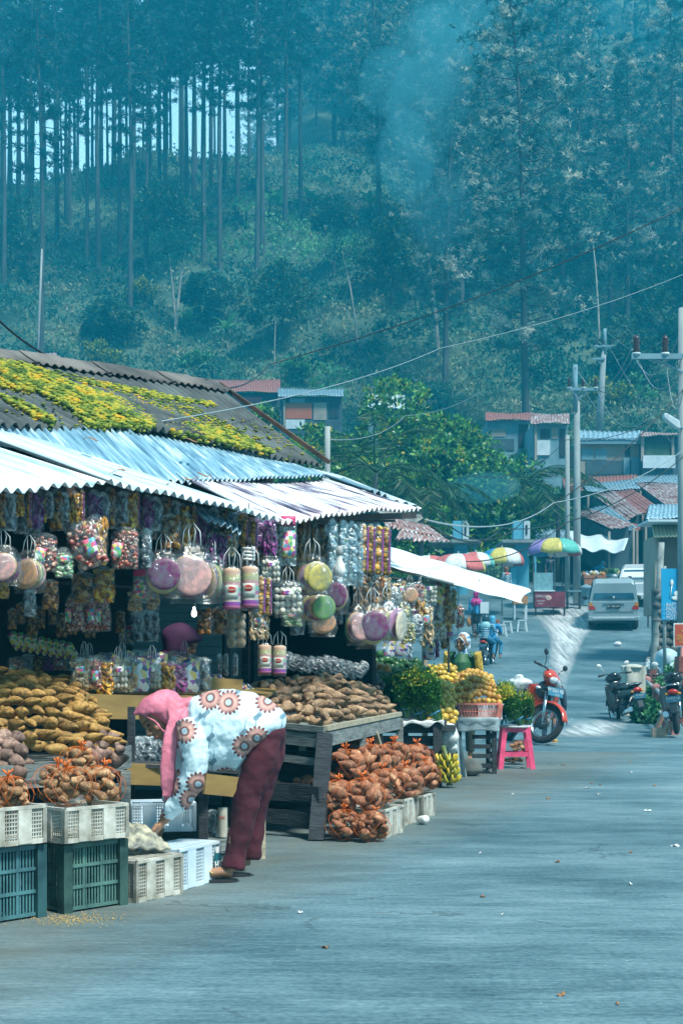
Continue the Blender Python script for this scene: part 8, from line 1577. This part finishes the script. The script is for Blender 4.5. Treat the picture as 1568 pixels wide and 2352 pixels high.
        q.build('produce', cs, o)
    gr, og, rd_, yl = flat('cabbage', (.12, .3, .12)), flat('carrot', (.5, .2, .04)), flat('tomato', (.4, .1, .05)), flat('corn_heap', (.5, .4, .15)); vst('far stall with green cabbages on blue grey crates by the road', 1388, 1424, 62, [gr, gr, yl], W_BLUE); vst('far stall draped in orange and cream cloth under the tarpaulin', 1340, 1392, 60, [og, W_WHITE, yl], flat('orange_drape', (.4, .16, .08)), .95, 2.2); vst('far counter with brown roots behind the cabbages', 1370, 1432, 70, [og, rd_, yl], W_DK, .95)
    vst('blue corrugated counter topped with orange snacks under the sheds', 1420, 1478, 78, [og, yl], M_TEALSHEET, 1.35, 2.2)
    for i, (px, c) in enumerate(((1455, flat('hot_pink2', (.6, .03, .3))), (1464, W_CY), (1440, W_TAN))): p = P(px, 1212+i*4, 76); q = MB(); q.grid(lambda u, v: p+Vector(((u-.5)*.45, .05*math.sin(u*9), -v*.9)), 6, 6); tag(q.build('garment', c, origin=p, solid=.02), ('magenta', 'cyan', 'tan')[i]+' garment hanging in front of the far blue counter shop', 'garment')
gate()
def poles():
    def pole(px, ytop, ybot, Y, r0, r1, lab, dx=0, arms=(), brace=True, mt=None, name='utility_pole', ext=None):
        a, b = P(px-dx, ybot, Y), P(px, ytop, Y); o = thing(name, lab, 'pole', a); q = MB(); q.tube([(0, 0, 0), tuple((b-a)*.5), tuple(b-a)], [r0, (r0+r1)/2, r1], 14); q.build('shaft', mt or M_CONC, o)
        for (x0, x1, y, ins) in arms:
            q = MB(); q.beam(P(x0, y, Y-.2)-a, P(x1, y, Y-.2)-a, .1, .12); q.build('crossarm', W_BLUE, o)
            if brace: q = MB(); q.beam(P(lerp(x0, x1, .75 if x1-px > 3 else .4), y+3, Y-.2)-a, P(px, y+22*60/Y*.5+14, Y-.1)-a, .04, .04); q.build('brace', W_BLUE, o)
            for x in ins:
                c = P(x, y, Y-.2)-a; q = MB(); k = .09; q.lathe([(.03, .05)]+[(k*(1 if j % 2 else .6), .08+j*.045) for j in range(9)]+[(0, .5)], c, 12); q.build('insulator', flat('brown_ceramic', (.05, .03, .035), .25), o)
                q = MB(); q.lathe([(0, .0), (.1, .04), (.1, .08), (0, .09)], c, 10); q.build('insulator_base', W_WHITE, o)
        if ext: q = MB(); q.tube([P(ext[0], ext[2], Y-.1)-a, P(ext[0], ext[1], Y-.1)-a], .1, 10); q.build('extension_pipe', W_BLUE, o)
        return o
    pole(1324, 905, 1385, 58, .16, .12, 'thick concrete utility pole with one crossarm behind the market umbrellas', arms=[(1303, 1370, 894, (1306, 1338, 1367))], ext=(1320, 838, 945)); pole(1302, 1000, 1372, 60, .11, .09, 'thinner plain pole just left of the thick concrete one', arms=())
    pole(1386, 800, 1005, 92, .26, .16, 'farthest leaning utility pole on the slope behind the tan house', 12, arms=[(1362, 1406, 796, (1368, 1384, 1404)), (1360, 1388, 824, ())], ext=(1388, 755, 812))
    o = pole(1567, 708, 1620, 32, .13, .1, 'nearest utility pole cut by the right edge, with street lamp and insulators', arms=[(1449, 1566, 819, (1460, 1526))])
    L = P(1567, 985, 32); a = o.location; q = MB(); q.tube([L-a, P(1556, 978, 31.6)-a], .03, 8); q.build('lamp_arm', W_BLUE, o); q = MB(); q.prism([P(1523, 950, 31.4)-a, P(1530, 948, 31.4)-a, P(1560, 966, 31.4)-a, P(1562, 985, 31.4)-a, P(1552, 982, 31.4)-a, P(1525, 960, 31.4)-a], (0, .2, 0)); q.build('lamp_head', W_WHITE, o, bevel=.02)
    pole(752, 980, 1300, 21, .045, .04, 'short square concrete post rising behind the gable end', name='concrete_post'); pole(97, 572, 900, 75, .07, .05, 'thin whitish pole left, rising from the slope above the mossy roof', 13)
    def wire(pts, lab, mt, r=.012, sag=.3, name='wire'):
        r *= .6 if mt.name == 'pale_cable' else .85
        vs = []
        for (a, b) in zip(pts, pts[1:]):
            A, B = P(*a), P(*b)
            for k in range(14):
                t = k/14; p = A.lerp(B, t); p.z -= sag*4*t*(1-t); vs.append(p)
        vs.append(P(*pts[-1])); q = MB(); q.tube(vs, r, 5); tag(q.build(name, mt, origin=vs[0]), lab, 'wire')
    BK = flat('black_cable', (.012, .015, .02), .5); GY = flat('pale_cable', (.25, .33, .36), .5)
    wire([(-10, 728, 14), (178, 842, 15)], 'twisted black cable dropping onto the mossy ridge at left', BK, .014, .08); wire([(430, 878, 15.6), (470, 872, 15.6), (487, 885, 15.7), (480, 900, 15.7)], 'black cable loop at the end of the ridge', BK, .012, -.02); wire([(425, 876, 15.6), (620, 836, 30), (1575, 473, 30)], 'long black cable rising from the ridge end to the upper right', BK, .014, .25)
    wire([(370, 968, 12.6), (1010, 800, 24), (1580, 625, 30)], 'long pale cable crossing from the mossy roof to the right edge', GY, .011, .12); wire([(975, 1194, 13.2), (1270, 1155, 24), (1580, 1025, 32)], 'pale thick cable sagging from the tarred roof to the right pole', GY, .016, .2)
    wire([(1035, 1210, 25), (1200, 1198, 28), (1580, 880, 32)], 'black cable from the low roofs up to the right pole', BK, .013, .3); wire([(1070, 1290, 26), (1300, 1200, 28), (1590, 1030, 31)], 'lower black cable crossing the umbrellas', BK, .013, .2); wire([(1080, 1090, 50), (1300, 1010, 58), (1590, 905, 60)], 'thin black cable in front of the tree row', BK, .018, .6); wire([(990, 1210, 20), (1150, 1212, 40), (1325, 1170, 58)], 'thin dark cable running to the thick pole', BK, .02, .3)
    wire([(1320, 840, 58), (1450, 800, 45), (1575, 720, 32)], 'pale sagging cable from the pole pipe to the nearest pole', GY, .02, 1.1); wire([(1306, 886, 58), (1460, 808, 32), (1575, 790, 30)], 'cable from the left insulator of the thick pole', GY, .014, .9); wire([(1338, 886, 58), (1526, 808, 32), (1580, 800, 30)], 'cable from the middle insulator of the thick pole', GY, .014, 1.3); wire([(1367, 886, 58), (1575, 830, 33)], 'cable from the right insulator of the thick pole', GY, .016, 1.6)
    wire([(1367, 894, 58), (1590, 915, 70)], 'thin cable running right from the thick pole', BK, .02, .4); wire([(1388, 757, 92), (1590, 850, 80)], 'thin high cable from the farthest pole', GY, .02, .6); wire([(1400, 800, 92), (1540, 1015, 86)], 'thin cable dropping from the farthest pole to the veranda', GY, .02, .3); wire([(1338, 1060, 57), (1400, 1140, 60), (1490, 1180, 60)], 'thin pale cable dropping across the shed roofs', GY, .015, .3); wire([(755, 1010, 21), (930, 955, 40), (1100, 900, 60)], 'thin pale cable from the concrete post through the trees', GY, .012, .2)
    wire([(1100, 1330, 15.3), (1088, 1425, 15.3), (1092, 1470, 15.2)], 'thin black cord hanging under the awning', BK, .005, 0)
poles()
def right_side():
    # pillar, signs, kiosk
    Y = 38; r = thing('stone_wall', 'dark mossy stone retaining wall and pillar under the blue sign', 'wall', P(1530, 1550, Y)); r.location.z = 0; org = r.location
    rr = random.Random(6); m = MB()
    for i in range(13):
        for j in range(7): 
            x = P(1494, 0, Y).x+.16+j*.22+(i % 2)*.08; z = 1.0+i*.19; m.ball((x, Y+rr.uniform(-.03, .03), z), (.135, .12, .11), 9, 6, lump=.12, seed=i*9+j)
    x0 = P(1494, 0, Y).x; m.box((x0+1.1, Y+.35, 1.6), (1.9, .6, 3.6)); m.build('masonry', M_STONE, r, org); m = MB(); m.tube([(x0+.02, Y, .2), (x0+.08, Y-.05, 1.6), (x0+.2, Y, 3.0), (x0+.28, Y, 4.6)], [.13, .1, .09, .08], 9); m.build('corner_post', pm('pale_stone', (.3, .34, .33), (.12, .15, .15), scale=4, rough=.9, bmp=.6), r, org)
    # kerb along the drain
    k = MB(); pts = [P(1478, 1556, 30), P(1474, 1530, 34), P(1470, 1505, 37.5), P(1478, 1480, 40), P(1490, 1455, 43.5), P(1502, 1430, 47), P(1516, 1405, 51)]
    for a, b in zip(pts, pts[1:]): a.z = road_z(a.y)+.06; b.z = road_z(b.y)+.06; k.beam(a, b, .26, .2)
    tag(k.build('kerb', M_STONE), kind='structure')
    q = MB(); rr = random.Random(2)
    for i in range(160): p = P(rr.uniform(1484, 1508), 0, 36.5+rr.random()*6); p.z = road_z(p.y)+.1+rr.random()*.25; q.ball(p, rr.uniform(.03, .09), 5, 4, R=Euler((rr.random()*3, 0, 0)).to_matrix(), lump=.3, seed=i)
    tag(q.build('rubbish', flat('pale_rubbish', (.4, .5, .52)), origin=P(1496, 1480, 40)), 'heap of pale rubbish filling the drain beside the kerb', 'rubbish', kind='stuff')
    Y = 32; bl = pm('sign_blue', (.01, .35, .62), (.01, .28, .52), scale=1.5, rough=.4); r = thing('sign', 'bright blue outdoor activity sign listing rafting and paintball', 'sign', P(1560, 1430, Y)); org = r.location; m = MB(); quadm(m, 1518, 1306, 1608, 1424, Y, .04); m.build('panel', bl, r, org); wt = flat('plate_text', (.75, .8, .8))
    m = MB(); m.tube([P(1599, 1300, Y+.1), P(1599, 1640, Y+.1)], .04, 8); m.tube([P(1525, 1300, Y+.1), P(1525, 1560, Y+.1)], .04, 8); m.build('post', M_CONC, r, org)
    for i, s in enumerate(('RAFTING', 'PAINTBALL', 'OUTBOUND', 'MOTORCROSS')): text('- '+s, .125, wt, r, P(1522.5, 1389.5+i*9.7, Y-.012)-org, (PI/2, 0, 0), align='LEFT', sx=.78)
    m = MB(); c = P(1554, 1364, Y-.015); m.ball(c, (.08, .012, .07), 12, 8); m.ball(c+Vector((-.02, 0, -.1)), (.11, .012, .05), 12, 8); m.tube([c+Vector((-.16, 0, -.08)), c+Vector((-.12, 0, .18))], .012, 6); m.ball(c+Vector((-.12, 0, .25)), (.035, .01, .075), 10, 8); m.build('emblem', wt, r, org)
    Y = 30; r = thing('sign', 'orange red notice with yellow lettering and white frame below the blue sign', 'sign', P(1580, 1500, Y)); org = r.location; m = MB(); quadm(m, 1546, 1431, 1612, 1486, Y, .03); m.build('frame', wt, r, org); m = MB(); quadm(m, 1549, 1434, 1609, 1483, Y-.01, .02); m.build('panel', flat('sign_orange', (.55, .08, .03), .4), r, org); ye = flat('sign_yellow', (.7, .5, .08))
    for i, (s, x) in enumerate((('KERJA BAKTI', 1564), ('BILA MAN', 1554), ('UNTUK TID', 1552), ('DAN BERS', 1558))): text(s, .075, ye, r, P(x, 1449+i*7+(4 if i else 0), Y-.02)-org, (PI/2, 0, 0), align='LEFT', sx=.75)
    m = MB(); m.tube([P(1566, 1486, Y+.04), P(1566, 1640, Y+.04)], .045, 8); m.build('post', flat('pink_post', (.5, .2, .18)), r, org)
    Y = 44; r = thing('kiosk', 'kiosk with a cream corrugated awning and brown shutter at the right edge', 'kiosk', P(1540, 1400, Y)); org = r.location; build_uv(corr(P(1494, 1203, Y+.6), P(1610, 1203, Y+.6), P(1500, 1233, Y-.5), P(1616, 1233, Y-.5), pitch=.11, amp=.02), 'awning', streakmetal('cream_sheet', [(.3, (.45, .42, .28)), (.7, (.66, .62, .45))], rough=.5), r, org)
    m = MB(); quadm(m, 1508, 1228, 1612, 1410, Y+.1, 2); m.build('wall', W_TAN, r, org); m = MB(); quadm(m, 1517, 1238, 1562, 1306, Y, .06); m.build('shutter', pm('brown_shutter', (.16, .12, .1), (.1, .08, .07), scale=2), r, org); m = MB(); quadm(m, 1487, 1193, 1606, 1198, Y-.7, 1.6); m.build('roof_slab', W_WHITE, r, org); m = MB(); quadm(m, 1503, 1232, 1509, 1420, Y-.1, .12); m.build('post', W_TAN, r, org)
    Y = 46; r = thing('sign', 'white price board with red and black lettering hung beside the kiosk', 'sign', P(1505, 1300, Y)); org = r.location; m = MB(); quadm(m, 1485, 1250, 1530, 1298, Y, .03); m.build('frame', flat('black_frame', (.02, .025, .03)), r, org); m = MB(); quadm(m, 1486.5, 1251.5, 1528.5, 1296.5, Y-.01, .02); m.build('panel', wt, r, org); rd_ = flat('sign_red', (.7, .06, .02)); bk = flat('black_frame', (.02, .025, .03))
    text('PIJAT', .26, rd_, r, P(1488, 1260, Y-.02)-org, (PI/2, 0, 0), align='LEFT'); text('ROSO', .12, bk, r, P(1502, 1269, Y-.02)-org, (PI/2, 0, 0), align='LEFT'); text('Rp: 15', .15, rd_, r, P(1489, 1276.5, Y-.02)-org, (PI/2, 0, 0), align='LEFT'); text('10 MET', .1, bk, r, P(1489, 1284.5, Y-.02)-org, (PI/2, 0, 0), align='LEFT', sx=1.1); text('Tlp : 081', .09, bk, r, P(1489, 1292, Y-.02)-org, (PI/2, 0, 0), align='LEFT', sx=1.1)
    m = MB(); m.tube([P(1487, 1298, Y+.05), P(1487, 1440, Y+.05)], .03, 6); m.build('post', W_TAN, r, org)
    # brick planters, covered box, tarp bundle, railing, shrubs
    bk_ = streakmetal('brick_tile', [(.3, (.16, .04, .03)), (.7, (.26, .08, .06))], rough=.8)
    for i, (x0, x1, Y) in enumerate(((1466, 1488, 33.5), (1492, 1508, 34.5), (1558, 1600, 27.5))):
        a, b = P(x0, 1505, Y), P(x1, 1543, Y); m = MB(); g = road_z(Y); h = (.68, .72, 1.3)[i]
        for k in range(int(h/.05)): m.box(((a.x+b.x)/2, Y+.2, g+.025+k*.05), (b.x-a.x-.012*(k % 2), .4-.012*(k % 2), .046))
        tag(m.build('brick_pillar', flat('brick_red', (.24, .07, .05), .85), origin=((a.x+b.x)/2, Y+.2, g)), ('left one of two short ribbed brick pillars by the drain', 'right one of two short ribbed brick pillars by the drain', 'ribbed brick pillar cut by the right edge beside the motorcycle')[i], 'pillar')
    ct = pm('pale_blue_tarp', (.45, .62, .68), (.28, .45, .52), scale=3, rough=.5, bmp=.5); m = MB(); Y = 33; a, b = P(1506, 1494, Y), P(1562, 1540, Y)
    c = (a+b)/2; m.ball(c+Vector((0, .2, .02)), ((b.x-a.x)/2, .35, .27), 16, 10, lump=.07, seed=8); m.ball(c+Vector((.05, .15, -.18)), (.24, .3, .24), 14, 8, lump=.1, seed=2); tag(m.build('tarpaulin', ct, origin=c), 'pale blue tarpaulin bundle right of the brick pillars', 'tarpaulin')
    m = MB(); Y = 29.6; a = P(1452, 1650, Y); g = road_z(Y); 
    def bxv(u, v): t = u*2*PI; w_ = .23+.022*math.sin(5*t+v*6)+.012*math.sin(11*t-v*9)-.03*v; return (a.x+w_*max(-1, min(1, 1.4*math.cos(t))), Y+w_*max(-1, min(1, 1.4*math.sin(t))), g+v*1.02)
    m.grid(bxv, 32, 10); m.ball((a.x, Y, g+1.0), (.235, .235, .07), 12, 8, lump=.1); t_ = m.build('sheet_cover', pm('cream_sheet2', (.5, .5, .42), (.34, .37, .34), scale=4, rough=.8, bmp=.5), None, (a.x, Y, g)); t_.name = 'covered_box'; tag(t_, 'tall box under a cream sheet behind the leaning motorcycle', 'box')
    r = thing('railing', 'pink concrete railing with grey pipes above the shrubs', 'railing', P(1490, 1600, 28)); org = r.location; pk = pm('pink_concrete', (.42, .2, .18), (.28, .13, .12), scale=4, rough=.85, bmp=.3); ps = [(1484, 1562, 31), (1506, 1580, 28.2), (1528, 1600, 26.0), (1548, 1622, 24.6)]
    for i, (px, py, Y) in enumerate(ps):
        q = MB(); t = P(px, py, Y); g = road_z(Y)-.1; q.beam(t-Vector((0, 0, t.z-g)), t, .13, .11); q.ball(t, (.1, .08, .09), 10, 7); q.build('post', pk, r, org)
        q = MB(); q.beam((t.x-.25, Y-.05, g), (t.x, Y, g+.45), .09, .07); q.build('strut', pm('brown_board2', (.25, .17, .12), scale=5), r, org)
        if i: s_ = P(*ps[i-1]); q = MB(); q.tube([s_-Vector((0, 0, .04)), t-Vector((0, 0, .04))], .045, 10); q.build('pipe', M_CONC, r, org); q = MB(); q.tube([s_-Vector((0, 0, .42)), t-Vector((0, 0, .38))], .04, 10); q.build('pipe', M_CONC, r, org)
    lab = ['leafy green shrub behind the pink railing, upper one', 'leafy shrub at the right edge behind the black motorcycle', 'low weeds under the pink railing beside the covered box', 'climbing green weeds at the right edge below the orange sign']
    for i, (px, py, Y, h, w_) in enumerate([(1528, 1600, 29.5, .75, 1.0), (1568, 1600, 28.5, .7, .9), (1490, 1640, 27.6, .45, .6), (1566, 1560, 31.5, 1.1, .8)]):
        o = broadtree('shrub', h, .02, h*.9, w_, 2600, [M_GREEN, M_CORN], [[.5, .5], [.2, .8]], leaf=(.09, .05), blobs=10, seed=300+i, label=lab[i]); p = P(px, py, Y); o.location = (p.x, p.y, road_z(Y)-.1); o['category'] = 'shrub'
    for i, (px, py, h, mt, lab_, nm) in enumerate([(1450, 1690, .16, flat('brown_carton', (.4, .3, .22)), 'brown carton on the ground left of the right motorcycle', 'carton'), (1418, 1618, .09, flat('white_bag', (.75, .78, .78)), 'white plastic bag lying on the road near the covered box', 'plastic_bag')]):
        p = G(px+(60 if i == 0 else 0), py, .05); q = MB()
        if i: q.ball((0, 0, .07), (.13, .1, .09), 12, 8, lump=.15)
        else: q.box((0, 0, h/2), (.22, .2, h)); q.box((0, -.01, h+.003), (.1, .2, .004))
        o = q.build(nm, mt); o.location = (p.x, p.y, road_z(p.y)); tag(o, lab_, 'carton' if i == 0 else 'bag')
    # wet streak and puddles on the road: pale sheets, sky reflection painted as colour
    m, nt, b = newmat('wet_sheen'); setp(b, Roughness=.22); b.inputs['Base Color'].default_value = (.8, .86, .87, 1); n = noise(nt, 1.0, 9, rough=.7, stretch=(7, .35, 1)); r_ = ramp(nt, n.outputs[0], [(.3, (0, 0, 0)), (.56, (1,)*3)]); n2 = noise(nt, 1.0, 5, rough=.6, stretch=(.9, .28, 1)); r2 = ramp(nt, n2.outputs[0], [(.26, (0, 0, 0)), (.46, (1, 1, 1))]); mu = nt.nodes.new('ShaderNodeMath'); mu.operation = 'MULTIPLY'; nt.links.new(r_.outputs[0], mu.inputs[0]); nt.links.new(r2.outputs[0], mu.inputs[1]); fa = nt.nodes.new('ShaderNodeAttribute'); fa.attribute_name = 'fade'; mf = nt.nodes.new('ShaderNodeMath'); mf.operation = 'MULTIPLY'; nt.links.new(mu.outputs[0], mf.inputs[0]); nt.links.new(fa.outputs['Fac'], mf.inputs[1]); nt.links.new(mf.outputs[0], b.inputs['Alpha'])
    def sheet(rows, lab, nm='water'):
        q = MB(); vs = []
        for i in range((len(rows)-1)*8+1):
            t = i/8; k = min(len(rows)-2, int(t)); u = t-k; (y0, a0, b0), (y1, a1, b1) = rows[k], rows[k+1]; y = lerp(y0, y1, u)
            for j in range(9): x = P(lerp(lerp(a0, a1, u), lerp(b0, b1, u), j/8), 0, y).x; vs.append((x, y, road_z(y)+.014))
        n_ = (len(rows)-1)*8; q.add(vs, [(i*9+j, i*9+j+1, (i+1)*9+j+1, (i+1)*9+j) for i in range(n_) for j in range(8)]); o = q.build(nm, m); tag(o, lab, kind='structure'); at = o.data.attributes.new('fade', 'FLOAT', 'POINT'); at.data.foreach_set('value', [math.sin(PI*j/8)**.6*min(1, 3*min(i, n_-i)/n_) for i in range(n_+1) for j in range(9)])
    sheet([(34, 1266, 1298), (40, 1258, 1306), (46, 1258, 1325), (50, 1260, 1345), (54, 1232, 1385), (58, 1170, 1400), (61, 1150, 1390)], None, 'puddle_sheen'); sheet([(23.5, 1220, 1420), (26, 1290, 1440), (28.5, 1330, 1440)], None, 'puddle_sheen')
    # litter, stones and cans
    random.seed(11); lt = flat('white_paper', (.75, .78, .78))
    for i in range(30):
        Y = random.choice((rnd(4.2, 9), rnd(8, 16), rnd(14, 30))); px = rnd(620 if Y < 9 else 1010 if Y < 13 else 1230, 1560); p = P(px, 0, Y); s = rnd(.006, .016)*(1 if Y < 9 else 2); q = MB(); h = random.random() > .45
        q.grid(lambda u, v: ((u-.5)*s*2, (v-.5)*s*1.3, .006+.01*math.sin(u*5+i)*math.sin(v*4)), 4, 4); o = q.build('paper_scrap' if h else 'leaf_scrap', lt if h else MATS['dry_leaf'], solid=.001); o.location = (p.x, p.y, road_z(p.y)); o.rotation_euler = (0, 0, rnd(0, 6)); tag(o, 'white scrap of paper lying on the road' if h else 'small brown leaf scrap lying on the road', 'litter', 'paper scraps on the road' if h else 'leaf scraps on the road')
    q = MB(); q.lathe([(0, 0), (.028, 0), (.03, .01), (.03, .075), (.026, .085), (0, .085)], n=12); o = q.build('cup', lt); p = G(963, 1893); o.location = p+Vector((0, 0, .03)); o.rotation_euler = (1.4, 0, .6); tag(o, 'white plastic cup lying by the middle pale crate', 'cup')
    q = MB(); q.ball((0, 0, .09), (.16, .12, .1), 14, 9, lump=.14, seed=5); o = q.build('stone', M_STONE); p = G(1075, 1782); o.location = (p.x, p.y, 0); tag(o, 'dark rounded stone at the foot of the crate table', 'stone')
    q = MB(); rr = random.Random(1)
    for i in range(500): p = G(rr.gauss(170, 50), rr.gauss(2112, 7)); q.ball((p.x, p.y, .002), rr.uniform(.0015, .004), 5, 3)
    tag(q.build('sawdust', flat('ochre_grit', (.42, .3, .12))), 'ochre crumbs scattered before the green crate', 'crumbs', kind='stuff')
right_side()
